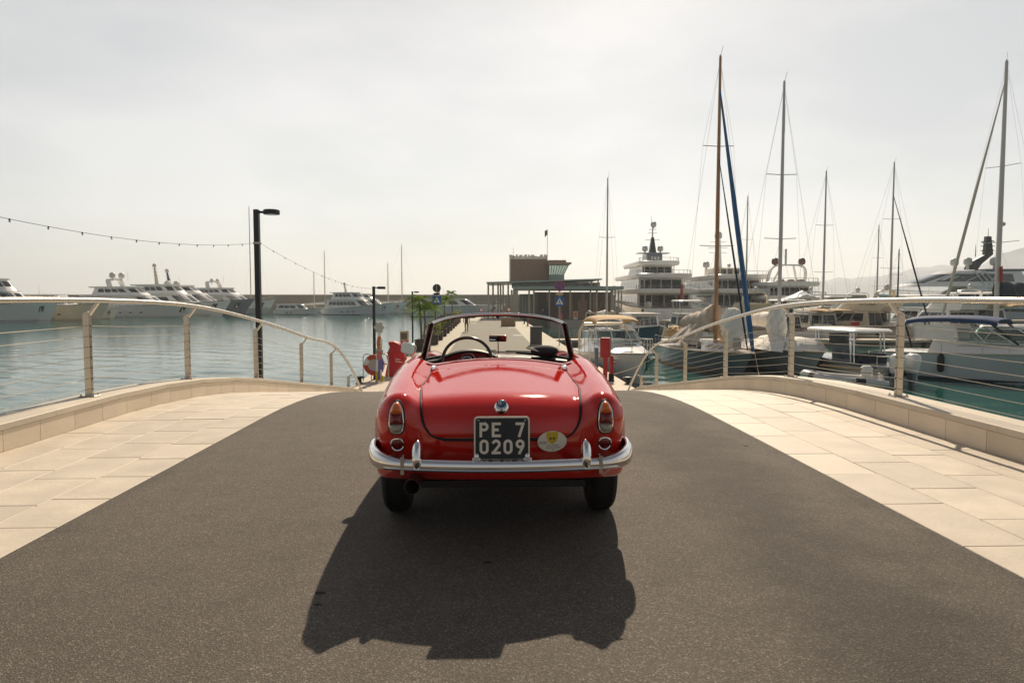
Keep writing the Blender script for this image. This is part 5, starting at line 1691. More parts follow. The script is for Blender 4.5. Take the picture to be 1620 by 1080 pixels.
# upper storey and canopy
zu0, zu1 = bz_(446, BY + 4), bz_(441, BY + 4)
n = 9
xa, xb_ = bx_(810, 107), bx_(941, 107)
for i in range(n):
    a, c = xa + (xb_ - xa) * i / n, xa + (xb_ - xa) * (i + 1) / n
    part('upper_window', ('green_glass', 'grey_glass', 'green_glass')[i % 3], [(a + .06, c - .06, 107, 107.15, zc1 + .1, zu0 - .02)])
    part('window_mullion', 'post_beige', [(a - .05, a + .05, 106.9, 107.2, zc1, zu0 - .01)])
part('upper_storey_core', 'brown_cladding', [(xa, xb_ + .8, 107.25, 116, zc1 - .02, zu0 - .005)])
b = MB()
x0, x1 = bx_(770, 104), bx_(951, 104)
b.loft([[(x0 - o_.x, 103 - o_.y, zu0 - .25 - o_.z), (x1 - o_.x, 103 - o_.y, zu0 + .30 - o_.z), (x1 - o_.x, 122 - o_.y, zu0 + .30 - o_.z), (x0 - o_.x, 122 - o_.y, zu0 - .25 - o_.z)],
        [(x0 - o_.x, 103 - o_.y, zu0 - .02 - o_.z), (x1 - o_.x, 103 - o_.y, zu0 + .48 - o_.z), (x1 - o_.x, 122 - o_.y, zu0 + .48 - o_.z), (x0 - o_.x, 122 - o_.y, zu0 - .02 - o_.z)]])
b.build('upper_canopy', 'patina', hb)
for px, yy in ((772.5, 104), (780, 106), (788, 111), (792, 114), (796, 117), (804, 104)):
    x = bx_(px, yy); part('column', 'post_beige', [(x - .13, x + .13, yy - .13, yy + .13, QZ, zu0 - .26 + (x - x0) / (x1 - x0) * .55 * .9)], bev=.03)
for px in (936, 946):
    x = bx_(px, 104); part('column', 'post_beige', [(x - .11, x + .11, 103.9, 104.1, zc1 + .01, zu0 + .24)], bev=.02)
# brown tower with an uneven slatted crown
Yt = 110
tx0, tx1 = bx_(807.5, Yt), bx_(866, Yt); tz0, tz1 = zu0 + .2, bz_(404.5, Yt)
part('tower_core', 'brown_dark', [(tx0 + .06, tx1 - .06, Yt + .06, Yt + 5.5, tz0, tz1 - .5)])
ns_ = 40; rt = random.Random(9)
for i in range(ns_):
    a = tx0 + (tx1 - tx0) * i / ns_; w_ = (tx1 - tx0) / ns_
    recess = .0 if i not in (30,) else .05
    part('tower_slat', 'brown_cladding', [(a + .012, a + w_ - .012, Yt - .06 + recess, Yt + .055, tz0 - .1, tz1 + rt.choice([-.12, -.04, .05, .12, .17, .2, .2]))], bev=.008)
part('tower_side', 'post_beige', [(tx0 - .16, tx0 - .01, Yt - .02, Yt + 5.5, tz0 - .1, tz1 + .2)])
# lookout
Yc = 109
cx0, cx1, cz0, cz1 = bx_(868, Yc), bx_(892, Yc), bz_(440, Yc), bz_(418, Yc)
b = MB(); sl = .75
lo_ = [(cx0, Yc), (cx1, Yc), (cx1, Yc + 4), (cx0, Yc + 4)]; hi_ = [(cx0, Yc - .35), (cx1 + sl, Yc - .35), (cx1 + sl, Yc + 4.3), (cx0, Yc + 4.3)]
b.loft([[(x - o_.x, y - o_.y, cz0 + .55 - o_.z) for x, y in lo_], [(x - o_.x, y - o_.y, cz1 - o_.z) for x, y in hi_]], cap0=False, cap1=False)
b.build('lookout_glazing', 'boat_glass', hb)
part('lookout_sill', 'patina', [(cx0 - .02, cx1 + .05, Yc - .05, Yc + 4.05, cz0 - .3, cz0 + .55)])
for i in range(8):
    f = i / 7
    a = Vector((cx0 + (cx1 - cx0) * f, Yc - .03, cz0 + .55)); c = Vector((cx0 + (cx1 + sl - cx0) * f, Yc - .38, cz1))
    b = MB(); b.bar(a - o_, c - o_, .07 if i not in (0, 7) else .14, .05); b.build('lookout_mullion', 'brown_dark', hb)
part('lookout_roof', 'brown_cladding', [(cx0 - .1, cx1 + sl + .35, Yc - .6, Yc + 4.5, cz1 + .005, cz1 + .28)])
part('lookout_parapet', 'brown_cladding', [(cx0 - .1, cx1 + .35, Yc + .2, Yc + 4.2, cz1 + .285, cz1 + .65)])
part('lookout_back', 'brown_dark', [(cx0 - .25, cx0 - .02, Yc - .3, Yc + 4, cz0 - .3, cz1)])
for px, pz in ((872, 411), (880, 409), (893, 408)):
    x = bx_(px, Yc); b = MB(); b.tube([(x - o_.x, Yc + 2 - o_.y, cz1 + .5 - o_.z), (x - o_.x, Yc + 2 - o_.y, bz_(pz, Yc) - o_.z)], .03, 6); b.build('aerial', 'post_beige', hb)
b = MB(); x = bx_(812, Yt); b.tube([(x - o_.x, Yt + 1 - o_.y, tz1 - .4 - o_.z), (x - o_.x, Yt + 1 - o_.y, bz_(391, Yt) - o_.z)], .025, 6); b.build('aerial', 'dark_metal', hb)
fp = empty('flagpole', (bx_(866.5, Yt), Yt + 1.5, tz1 - .6), 0, 'thin flagpole with a small flag rising from the brown tower', 'flagpole')
b = MB(); b.tube([(0, 0, 0), (0, 0, bz_(361, Yt) - tz1 + .6)], .035, 8); b.build('pole', 'post_beige', fp)
b = MB(); hz_ = bz_(362, Yt) - tz1 + .6
b.loft([[(-.02 - .045 * i, .05 * math.sin(i * 1.1), hz_ - .02 * i), (-.02 - .045 * i, .06 * math.sin(i * 1.1 + .5), hz_ - .75 - .05 * i)] for i in range(10)], close_ring=False, cap0=False, cap1=False)
b.build('flag', 'flag_green', fp, smooth=True)
# things on the quay before the building
p = G(887, 507, QZ); p.y = 98.5; p.x = bx_(887, 98.5)
bu_ = empty('buoy', (p.x, p.y, QZ), 0, 'upright pinkish buoy standing on the quay edge before the brown building', 'buoy')
b = MB(); b.lathe([(.18, 0), (.24, .1), (.25, .5), (.2, .85), (.1, 1.0), (0, 1.03)], 16); b.build('float', 'pink', bu_, smooth=True)
b = MB(); b.lathe([(.05, 1.0), (.05, 1.1), (0, 1.12)], 8); b.build('lifting_eye', 'pink', bu_)
sb_ = empty('sandwich_board', (bx_(910.5, 99), 99, QZ), .2, 'cream and tan standing board on the quay before the brown building', 'board')
b = MB(); b.bbox((0, 0, .62), (.62, .08, 1.2), .01); b.build('panel', 'cream_gel', sb_)
b = MB(); b.bbox((-.02, -.045, .75), (.42, .01, .7), .003); b.build('print', 'orange', sb_)
b = MB(); b.bbox((0, 0, .03), (.7, .4, .06), .01); b.build('foot', 'dark_metal', sb_)
# ================================================================== boats: shared builders
def WP(px, Y):
    """point on the water at ground distance Y"""
    return Vector((U(px, 471, Y).x, Y, WATER_Z))
class Hull:
    """x forward, y to port, z up from the waterline"""
    def __init__(s, L, B_, fb, fs, rake=.10, full=2.3, draft=.6, p=1.5, flare=.9, stern=.86):
        s.L, s.B, s.fb, s.fs, s.rake, s.full, s.draft, s.p, s.flare, s.stern = L, B_, fb, fs, rake, full, draft, p, flare, stern
    def sheer(s, t): return s.fs + (s.fb - s.fs) * t ** s.p
    def bd(s, t): return s.B / 2 * min(1, s.stern + (1 - s.stern) * t / .3) * max(.012, 1 - max(0, (t - .38) / .62) ** s.full)
    def bw(s, t): return s.B / 2 * .94 * min(1, s.stern + (1 - s.stern) * t / .3) * max(.004, 1 - max(0, (t - .22) / .78) ** (s.full * .82)) * (1 - (1 - s.flare) * t)
    def pt(s, t, f, side=1, off=0.0):
        if f >= 0:
            y = s.bw(t) + (s.bd(t) - s.bw(t)) * f ** 1.35; z = s.sheer(t) * f
        else:
            y = s.bw(t) * (1 - f * f) ** .5; z = s.draft * f * (1 - t ** 5)
        return Vector((-s.L / 2 + t * (s.L - s.rake * s.L * (1 - max(f, -.5))), side * (y + off), z))
    def build(s, root, mat='white_gel', n=26, deck='white_gel', stripe='antifoul', rub=None, bulwark=.0):
        fs_ = [1, .82, .62, .42, .22, .0, -.5, -1]
        rg = []
        for i in range(n + 1):
            t = (i / n) ** .9
            rg.append([s.pt(t, f, 1) for f in fs_] + [s.pt(t, f, -1) for f in fs_[::-1][1:]])
        b = MB(); b.loft(rg, close_ring=False, cap0=True, cap1=False); h = b.build('hull', mat, root, smooth=True, angle=50)
        b = MB(); rg = []
        for i in range(n + 1):
            t = (i / n) ** .9; q = s.pt(t, 1, 1); z = q.z - bulwark - .02
            rg.append([Vector((q.x, q.y * .985, z)), Vector((q.x, 0, z + .04 * s.bd(t))), Vector((q.x, -q.y * .985, z))])
        b.loft(rg, close_ring=False, cap0=False, cap1=False); b.build('deck', deck, root, smooth=True)
        if stripe:
            for sd in (1, -1):
                b = MB(); b.loft([[s.pt((i / n) ** .9, f, sd, .012) for f in (-.15, .09)] for i in range(n + 1)], close_ring=False, cap0=False, cap1=False)
                b.build('waterline_stripe', stripe, h)
        if rub:
            b = MB()
            for sd in (1, -1):
                b.tube([s.pt((i / n) ** .9, .985, sd, .02) for i in range(n + 1)], .035 if s.L < 18 else .06, 6)
            b.build('rubbing_strake', rub, h, smooth=True)
        return h
    def rail(s, root, t0, t1, h, n, inset=.12, r=.018, mat='chrome_dull', name='guard_rail'):
        b = MB()
        for sd in (1, -1):
            top = []
            for i in range(n + 1):
                t = t0 + (t1 - t0) * i / n; q = s.pt(t, 1, sd, -min(inset, s.bd(t) * .5))
                e = q + Vector((.04 * s.L * (t - .5) * .3, 0, h)); top.append(e)
                b.tube([q - Vector((0, 0, .03)), e], r * .8, 5)
            b.tube(top, r, 6)
            b.tube([p_ - Vector((0, 0, h * .45)) for p_ in top], r * .55, 5)
        b.build(name, mat, root)
    def porthole(s, root, t, f, side, w_, h, mat='tint_glass', name='porthole'):
        c = s.pt(t, f, side, .0); dt = .5 * w_ / s.L
        a = s.pt(t + dt, f, side) - s.pt(t - dt, f, side); u = a.normalized()
        v = (s.pt(t, min(1, f + .1), side) - s.pt(t, f - .1, side)).normalized()
        n = u.cross(v).normalized(); n = n if n.y * side > 0 else -n
        b = MB(); b.loft([[c + n * k + u * (w_ / 2 * math.cos(2 * math.pi * j / 14) * e) + v * (h / 2 * math.sin(2 * math.pi * j / 14) * e) for j in range(14)] for k, e in ((-.03, 1), (.02, 1), (.025, .8))])
        b.build(name, mat, root)
class House:
    """a deckhouse tier with rounded front; windows are panes set on its walls"""
    def __init__(s, x0, x1, w, z0, h, rf=.5, ra=.0, tumble=.06, round_=.45, wf=.55, n=9):
        s.x0, s.x1, s.w, s.z0, s.h = x0, x1, w, z0, h
        def poly(inset, xa, xb, z):
            hw = w / 2 - inset; xr = xb - (x1 - x0) * round_ * .5
            P_ = [Vector((xa, hw, z))]
            for i in range(1, n): P_.append(Vector((xa + (xr - xa) * i / n, hw, z)))
            for i in range(2 * n + 1):
                a = math.pi / 2 - math.pi * i / (2 * n)
                c, q = math.cos(a), math.sin(a)
                P_.append(Vector((xr + (xb - xr) * abs(c) ** .75, hw * math.copysign(abs(q) ** (wf), q), z)))
            for i in range(n - 1, 0, -1): P_.append(Vector((xa + (xr - xa) * i / n, -hw, z)))
            P_.append(Vector((xa, -hw, z)))
            return P_
        s.lo = poly(0, x0, x1, z0); s.hi = poly(tumble, x0 + ra, x1 - rf, z0 + h)
        d = [0]
        for a, b in zip(s.lo[:-1], s.lo[1:]): d.append(d[-1] + (b - a).length)
        s.s = [q / d[-1] for q in d]
    def at(s, u, f, off=0.0):
        k = max(0, min(len(s.s) - 2, next((i for i in range(len(s.s) - 1) if s.s[i + 1] >= u), len(s.s) - 2)))
        e = (u - s.s[k]) / max(1e-9, s.s[k + 1] - s.s[k])
        a = s.lo[k].lerp(s.lo[k + 1], e); b = s.hi[k].lerp(s.hi[k + 1], e)
        tdir = (s.lo[k + 1] - s.lo[k]); n = Vector((tdir.y, -tdir.x, 0)); n = -n.normalized() if n.length else Vector((0, 0, 0))
        c = a.lerp(b, f)
        cc = Vector(((s.x0 + s.x1) / 2, 0, c.z))
        if n.dot(c - cc) < 0: n = -n
        return c + n * off
    def build(s, root, name='deckhouse', mat='white_gel'):
        b = MB(); b.loft([s.lo, s.hi]); s.o = b.build(name, mat, root, smooth=True, angle=35); return s.o
    def windows(s, root, u0, u1, f0, f1, n, mat='tint_glass', gap=.10, name='window', slant=0.0):
        for i in range(n):
            a = u0 + (u1 - u0) * (i + gap / 2) / n; c = u0 + (u1 - u0) * (i + 1 - gap / 2) / n
            b = MB(); m = 4
            for off in (.018,):
                b.loft([[s.at(a + (c - a) * j / m, f0, off), s.at(a + (c - a) * j / m + slant, f1, off), s.at(a + (c - a) * j / m + slant, f1, -.05), s.at(a + (c - a) * j / m, f0, -.05)] for j in range(m + 1)])
            b.build(name, mat, root)
    def aft_windows(s, root, f0, f1, n, mat='tint_glass', gap=.08, m=.92):
        a0, a1 = s.lo[0], s.lo[-1]; b0, b1 = s.hi[0], s.hi[-1]
        for i in range(n):
            u, v = .5 - m / 2 + m * (i + gap / 2) / n, .5 - m / 2 + m * (i + 1 - gap / 2) / n
            q = lambda e, f: a0.lerp(a1, e).lerp(b0.lerp(b1, e), f) + Vector((-.018, 0, 0))
            w = [q(u, f0), q(v, f0), q(v, f1), q(u, f1)]
            b = MB(); b.loft([w, [p_ + Vector((.06, 0, 0)) for p_ in w]]); b.build('aft_window', mat, root)
    def brim(s, root, over_f, over_a, side=.15, th=.16, mat='white_gel', name='roof'):
        c = (s.x0 + s.x1) / 2
        def ex(P_, z, k=1.0):
            o = []
            for q in P_:
                x = q.x + ((q.x - c) / ((s.x1 - s.x0) / 2)) * (over_f if q.x > c else over_a) * k
                o.append(Vector((x, q.y + math.copysign(side * k, q.y) * min(1, abs(q.y) * 3), z)))
            return o
        z = s.z0 + s.h
        b = MB(); b.loft([ex(s.hi, z - .02, .7), ex(s.hi, z + th * .5, 1.0), ex(s.hi, z + th, .9)]); return b.build(name, mat, root, smooth=True, angle=40)
def dome(root, x, y, z, r, mat='dome', stem=.4, name='radar_dome'):
    b = MB(); b.lathe([(r * .5, -r), (r * .92, -r * .75), (r, -r * .2), (r, r * .2), (r * .8, r * .72), (r * .45, r * .95), (0, r * 1.02)], 18, (x, y, z)); d = b.build(name, mat, root, smooth=True, angle=50)
    b = MB(); b.lathe([(r * .35, -r - stem), (r * .25, -r)], 10, (x, y, z)); b.build('dome_stem', mat, d)
def aerial(root, x, y, z, h, r=.03, mat='mast_pale', name='aerial'):
    b = MB(); b.tube([(x, y, z), (x, y, z + h)], [r, r * .5], 6); b.build(name, mat, root)
def fender(root, p, L_=.6, r=.11, mat='black'):
    b = MB(); b.lathe([(.02, L_ / 2 + .08), (r * .6, L_ / 2), (r, L_ / 2 - .1), (r, -L_ / 2 + .1), (r * .6, -L_ / 2), (0, -L_ / 2 - .03)], 10, p); f = b.build('fender', mat, root, smooth=True)
    b = MB(); b.tube([(p[0], p[1], p[2] + L_ / 2), (p[0], p[1], p[2] + L_ / 2 + .5)], .012, 4); b.build('fender_line', 'rope', f)
def arch(root, x, w, z0, z1, sweep=.6, th=.16, mat='white_gel', name='radar_arch'):
    b = MB(); pts = []
    for i in range(17):
        a = math.pi * i / 16; c = math.cos(a); q = math.sin(a)
        pts.append((x - sweep * q ** .5, w / 2 * math.copysign(abs(c) ** .45, c), z0 + (z1 - z0) * q ** .45))
    rg = []
    for i, p_ in enumerate(pts):
        p_ = Vector(p_); d = (Vector(pts[min(i + 1, 16)]) - Vector(pts[max(i - 1, 0)])).normalized(); sd = Vector((1, 0, 0)); up = d.cross(sd).normalized()
        rg.append([p_ + sd * i2 * th * 1.6 + up * j2 * th * .5 for i2, j2 in ((-1, -1), (1, -1), (1, 1), (-1, 1))])
    b.loft(rg); return b.build(name, mat, root, smooth=True, angle=40)
def yacht_root(name, bow_px, Y, L, rz, label, cat='yacht', group=None):
    d = Vector((math.cos(rz), math.sin(rz), 0))
    return empty(name, WP(bow_px, Y) - d * (L / 2), rz, label, cat, group)
def anchor_pocket(root, H, t, f, side, w, h, mat='tint_glass'):
    a, b_ = t - w / H.L / 2, t + w / H.L / 2; k = h / H.sheer(t) / 2
    q = [H.pt(a, f - k, side, .02), H.pt(b_, f - k, side, .02), H.pt(b_, f + k, side, .02), H.pt(a, f + k, side, .02)]
    b = MB(); b.loft([q, [p_ - Vector((0, side * .15, 0)) for p_ in q]]); o = b.build('anchor_pocket', mat, root)
    c = sum(q, Vector()) / 4
    b = MB(); b.bar(c + Vector((0, side * .05, h * .3)), c + Vector((0, side * .07, -h * .35)), .10, .10); b.bar(c + Vector((-w * .3, side * .07, -h * .3)), c + Vector((w * .3, side * .07, -h * .3)), .12, .10)
    b.build('anchor', 'chrome_dull', o)

GL = 'yachts moored across the bay'
# ------------------------------------------------------------------ yachts across the bay (left)
def bay_yacht(bow_px, Y, L, rz, label, hull='white_gel', fb=.115, fs=.075, h1=.07, h2=.055, low=False, domes=(), mast=None, port_n=4, fly=True, glass='tint_glass', top='white_gel', big_anchor=True, bandn=7):
    r = yacht_root('motor_yacht', bow_px, Y, L, rz, label, 'yacht', GL)
    H = Hull(L, L * .23, L * fb, L * fs, rake=.09, full=2.1, draft=.8, p=1.7)
    H.build(r, hull, 22, 'white_gel', 'antifoul', 'chrome_dull')
    H.rail(r, .62, .985, .75, 9, .2, .03)
    for i in range(port_n):
        for sd in (-1,): H.porthole(r, .34 + .085 * i, .42, sd, .75, .26)
    if big_anchor: anchor_pocket(r, H, .90, .62, -1, L * .035, L * .042)
    zd = H.sheer(.3) - .1
    k = L
    h = House(-.44 * k, .22 * k, .185 * k, zd, h1 * k, rf=.13 * k, ra=.02 * k, tumble=.012 * k, round_=.55); h.build(r, 'main_deckhouse', top)
    h.windows(r, .03, .36, .38, .80, bandn, glass, .14, slant=.012); h.windows(r, .64, .97, .38, .80, bandn, glass, .14, slant=-.012); h.windows(r, .40, .60, .35, .92, 3, glass, .08)
    h.brim(r, -.02 * k, .03 * k, .02 * k, .008 * k, top, 'main_roof')
    z2 = zd + h1 * k + .008 * k
    if not low:
        g = House(-.36 * k, .06 * k, .15 * k, z2, h2 * k, rf=.08 * k, ra=.02 * k, tumble=.012 * k, round_=.6); g.build(r, 'upper_deckhouse', top)
        g.windows(r, .05, .36, .40, .85, 4, glass, .16); g.windows(r, .64, .95, .40, .85, 4, glass, .16); g.windows(r, .39, .61, .40, .88, 3, glass, .1)
        g.brim(r, .012 * k, .05 * k, .015 * k, .010 * k, top, 'hardtop')
        z3 = z2 + h2 * k + .01 * k; xm = -.20 * k
    else:
        z3 = z2; xm = -.22 * k
    if fly:
        a_ = arch(r, xm, .13 * k, z3 - .02 * k, z3 + .055 * k, .03 * k, .012 * k, top)
        zt3 = z3 + .055 * k
    else: zt3 = z3 + .01 * k
    for (dx, dy, dz, rad, mt) in domes: dome(r, xm + dx * k, dy * k, zt3 + dz * k, rad * k, mt, .02 * k)
    if mast:
        mh, mt = mast
        b = MB(); b.loft([[(xm + .012 * k * i, .008 * k * j, zt3 - .01 * k) for i, j in ((-1, -1), (1, -1), (1, 1), (-1, 1))], [(xm - .02 * k + .004 * k * i, .004 * k * j, zt3 + mh * k) for i, j in ((-1, -1), (1, -1), (1, 1), (-1, 1))]])
        m_ = b.build('mast', mt, r)
        b = MB()
        for q in (.45, .7, .9): b.bar((xm - .02 * k * q, -.03 * k, zt3 + mh * k * q), (xm - .02 * k * q, .03 * k, zt3 + mh * k * q), .08, .06)
        b.build('crosstrees', mt, m_)
        dome(r, xm - .02 * k, 0, zt3 + mh * k + .012 * k, .014 * k, 'dome', .01 * k)
    aerial(r, xm + .05 * k, .05 * k, zt3 - .01 * k, .07 * k, .035)
    return r, H
bay_yacht(92, 116, 22, R(-16), 'large white two-deck yacht, dark square anchor pocket in its pale bow', 'white_gel', fb=.17, fs=.12, h1=.105, h2=.085, port_n=2, mast=(.05, 'cream_gel'), domes=((.0, .03, .02, .018, 'dome'),))
bay_yacht(173, 122, 26, R(-17), 'low cream sports yacht with a row of oval portholes, between the two anchor-pocket hulls', 'cream_gel', fb=.125, fs=.085, low=True, fly=False, port_n=5, big_anchor=False, h1=.085)
bay_yacht(188, 133, 17, R(-20), 'short white yacht showing only its bow and anchor behind the cream sports yacht', 'white_gel', fb=.12, low=True, fly=False, port_n=1, h1=.05)
bay_yacht(318, 144, 28, R(-12), 'white flybridge yacht with dark arched side windows and two grey domes', 'white_gel', fb=.105, fs=.08, h1=.075, h2=.055, domes=((0, .045, .028, .021, 'dome'), (0, -.045, .028, .021, 'dome')), port_n=4, bandn=6)
bay_yacht(366, 157, 31, R(-21), 'white yacht with a tall pale pole mast topped by one grey dome', 'white_gel', fb=.115, fs=.075, h1=.075, h2=.06, mast=(.12, 'mast_pale'), fly=False, port_n=3, bandn=4)
bay_yacht(403, 166, 31, R(-9), 'dark slate-hulled yacht with black mast between two grey domes', 'slate_gel', fb=.125, h1=.08, h2=.05, domes=((.02, .055, .0, .024, 'dome'), (.02, -.055, .0, .024, 'dome')), mast=(.09, 'dark_metal'), fly=False, port_n=0)
bay_yacht(436, 176, 30, R(-26), 'pale yacht whose bow shows just beyond the lamp post', 'white_gel', fb=.125, h1=.075, h2=.05, domes=((0, .03, .01, .014, 'dome'), (0, -.03, .01, .014, 'dome')), port_n=2, bandn=4)
bay_yacht(508, 168, 13.5, R(-24), 'small rounded white motor cruiser lying alone by the breakwater', 'white_gel', fb=.125, fs=.08, low=True, fly=False, port_n=2, h1=.10, big_anchor=False, bandn=3)
bay_yacht(624, 163, 20, R(-26), 'classic white three-deck yacht with a raked grey mast', 'pale_blue_gel', fb=.15, fs=.075, h1=.095, h2=.075, mast=(.08, 'dome'), fly=False, port_n=3)
bay_yacht(646, 176, 22, R(-22), 'pale grey explorer-style yacht half hidden behind the classic three-decker', 'pale_blue_gel', fb=.14, h1=.08, fly=False, port_n=2)
bay_yacht(800, 150, 20, R(-4), 'sleek silver yacht lying beyond the planter palms', 'pale_blue_gel', fb=.14, fs=.10, h1=.085, low=True, fly=True, port_n=0, domes=((.0, .0, .02, .02, 'dome'),), bandn=3)

# ------------------------------------------------------------------ sailing boats
def sailboat(bow_px, Y, L, rz, mast_top_py, label, mast_mat='mast_alu', hull='white_gel', spread=(.5,), mast_t=.58, cover=None, furl=None, group=None, mast_r=.09, freeb=.10, detail=True, boom_z=1.3, lean=0.0, stays=True, mast_px=None, cover_h=1.0, cover_w=1.0, fold=.0, cat='sailboat', antif='antifoul'):
    d = Vector((math.cos(rz), math.sin(rz), 0))
    c = WP(bow_px, Y) - d * (L / 2)
    if mast_px is not None:       # stand the mast on its measured bearing
        off = d * (L * (mast_t - .5)); my = Y
        c = WP(mast_px, my) - off
    r = empty('sailboat', c, rz, label, cat, group)
    H = Hull(L, L * .29, L * freeb * 1.12, L * freeb * .85, rake=.12, full=2.0, draft=.5, p=1.6)
    H.build(r, hull, 18, 'white_gel', antif, 'teak' if detail else None)
    zd = H.sheer(mast_t) - .05
    h = House(-.22 * L, .20 * L, L * .15, H.sheer(.4) - .1, .045 * L, rf=.06 * L, ra=.02 * L, tumble=.02 * L); h.build(r, 'cabin_trunk')
    h.windows(r, .12, .36, .35, .8, 3, 'tint_glass', .25); h.windows(r, .64, .88, .35, .8, 3, 'tint_glass', .25)
    mx = L * (mast_t - .5)
    mw = r.matrix_basis @ Vector((mx, 0, 0))
    top = U(810, mast_top_py, mw.y).z - WATER_Z
    b = MB(); b.tube([(mx, 0, zd - .1), (mx - lean * .5, 0, top * .5), (mx - lean, 0, top)], [mast_r, mast_r, mast_r * .62], 10); m_ = b.build('mast', mast_mat, r, smooth=True)
    for k, f in enumerate(spread):
        b = MB(); z = zd + (top - zd) * f; w_ = L * .085 * (1 - .25 * f)
        b.tube([(mx - lean * f - .08, -w_, z + .05), (mx - lean * f, 0, z), (mx - lean * f - .08, w_, z + .05)], .022, 6); b.build('spreader', mast_mat, m_)
    b = MB(); b.lathe([(.05, 0), (.05, .1), (0, .12)], 6, (mx - lean, 0, top)); b.tube([(mx - lean, 0, top), (mx - lean + .12, .1, top + .55)], .012, 4); b.build('masthead', 'wire', m_)
    bow = H.pt(1, 1); st_ = H.pt(0, 1); st_.y = 0; bow.y = 0
    tp_ = Vector((mx - lean, 0, top - .1))
    if stays:
        wr_ = .0065 if Y < 60 else .009
        for e, z in ((bow, top - .1), (st_, top - .1)):
            b = MB(); b.tube([Vector((mx - lean * z / top, 0, z)), e], wr_, 4); b.build('stay', 'wire', r)
        for sd in (1, -1):
            cp = H.pt(mast_t - .02, 1, sd, -.05)
            for f in ([1.0] + list(spread))[:2]:
                z = zd + (top - zd) * min(f, .985); w_ = L * .085 * (1 - .25 * spread[-1])
                zs = zd + (top - zd) * spread[-1]
                b = MB(); b.tube([Vector((mx - lean * f, 0, z)), Vector((mx - lean * spread[-1] - .08, sd * w_, zs + .05)), cp] if f == 1.0 else [Vector((mx, 0, z)), cp], wr_ * .8, 4); b.build('shroud', 'wire', r)
    # boom with the sail flaked on it
    bz = zd + boom_z; bl = mx + .38 * L
    b = MB(); b.tube([(mx - .12, 0, bz), (-.36 * L, 0, bz - .03)], .06, 8); b.build('boom', mast_mat, r)
    if cover:
        b = MB(); rg = []; rc = random.Random(int(bow_px * 3 + Y))
        n = 14
        for i in range(n + 1):
            f = i / n; x = mx - .05 + (-.34 * L - mx) * f
            hgt = cover_h * (.62 - .30 * f) * (1 + .10 * rc.uniform(-1, 1)) * L / 11; w_ = cover_w * (.20 - .06 * f) * L / 11 * (1 + fold * math.sin(i * 2.1))
            ring = []
            for j in range(10):
                a = 2 * math.pi * j / 10
                ring.append((x, w_ * math.cos(a) * (1 + .15 * rc.uniform(-1, 1)), bz + .02 + hgt * .5 + hgt * .55 * math.sin(a) + .02 * rc.uniform(-1, 1)))
            rg.append(ring)
        b.loft(rg); b.build('sail_cover', cover, r, smooth=True, angle=55)
    if furl:
        for (fm, f0, rr_, xo) in furl:
            a, e = Vector((mx - lean * f0 + .05, 0, zd + (top - zd) * f0)), bow + Vector((xo, 0, .1))
            b = MB(); b.tube([a.lerp(e, i / 12) for i in range(13)], [rr_ * (.35 + .65 * min(1, i / 6)) for i in range(12)] + [rr_ * .6], 8); b.build('furled_jib', fm, r, smooth=True)
    if detail:
        H.rail(r, .03, .985, .6, 12, .06, .011)
        b = MB(); b.tube([H.pt(.985, 1, 1, -.05) + Vector((0, 0, .6)), bow + Vector((.25, 0, .62)), H.pt(.985, 1, -1, -.05) + Vector((0, 0, .6))], .014, 6); b.build('pulpit', 'chrome_dull', r, smooth=True)
    return r, H
GS = 'sailing boats against the breakwater'
for bow_px, Y, L, top, mp_, lab in ((420, 178, 15, 327, 397, 'sailing boat with the tall thin mast rising behind the near lamp post'), (525, 190, 11, 397, 514, 'sailing boat with a thin mast between the lone white cruiser and the classic yacht'),
                                     (504, 194, 9, 430, 497, 'sailing boat with a short thin mast left of the classic yacht'), (622, 188, 10, 416, 614, 'sailing boat with a short mast behind the classic three-deck yacht'),
                                     (652, 184, 13, 388, 636, 'pale sailing boat with the tallest mast beside the pier lamps')):
    sailboat(bow_px, Y, L, R(-20), top, lab, 'mast_pale', 'cream_gel' if bow_px == 652 else 'white_gel', (.55,), cover='canvas_white', group=GS, mast_r=.12, detail=False, mast_px=mp_)

# ------------------------------------------------------------------ basin on the right: pontoons and the long quay
def pontoon(x0, x1, y0, y1, z1, th, label):
    r = empty('pontoon', ((x0 + x1) / 2, (y0 + y1) / 2, WATER_Z), 0, label, 'pontoon')
    nx = max(1, int(round((x1 - x0) / 3.0)))
    for i in range(nx):
        a = x0 + (x1 - x0) * i / nx; c = x0 + (x1 - x0) * (i + 1) / nx
        b = MB(); b.bbox(((a + c) / 2 - r.location.x, (y0 + y1) / 2 - r.location.y, z1 - WATER_Z - th / 2), (c - a - .03, y1 - y0, th), .02); b.build('deck_section', 'pier_concrete', r)
        b = MB(); b.bbox(((a + c) / 2 - r.location.x, (y0 + y1) / 2 - r.location.y, (z1 - th - .01 - WATER_Z) / 2 - .2), (c - a - .4, y1 - y0 - .4, z1 - th - WATER_Z + .38), .03); b.build('float', 'quay_wall', r)
    return r
pontoon(PB(PR, 60).x + .15, 40.5, 58.6, 60.6, WATER_Z + .55, .22, 'pale floating pontoon stretching from the pier behind the moored sailing boats')
pontoon(bx_(1000, 97) + 1.2, 75.0, 97.0, 99.6, WATER_Z + .95, .30, 'long pale quay under the sterns of the big white superyachts')

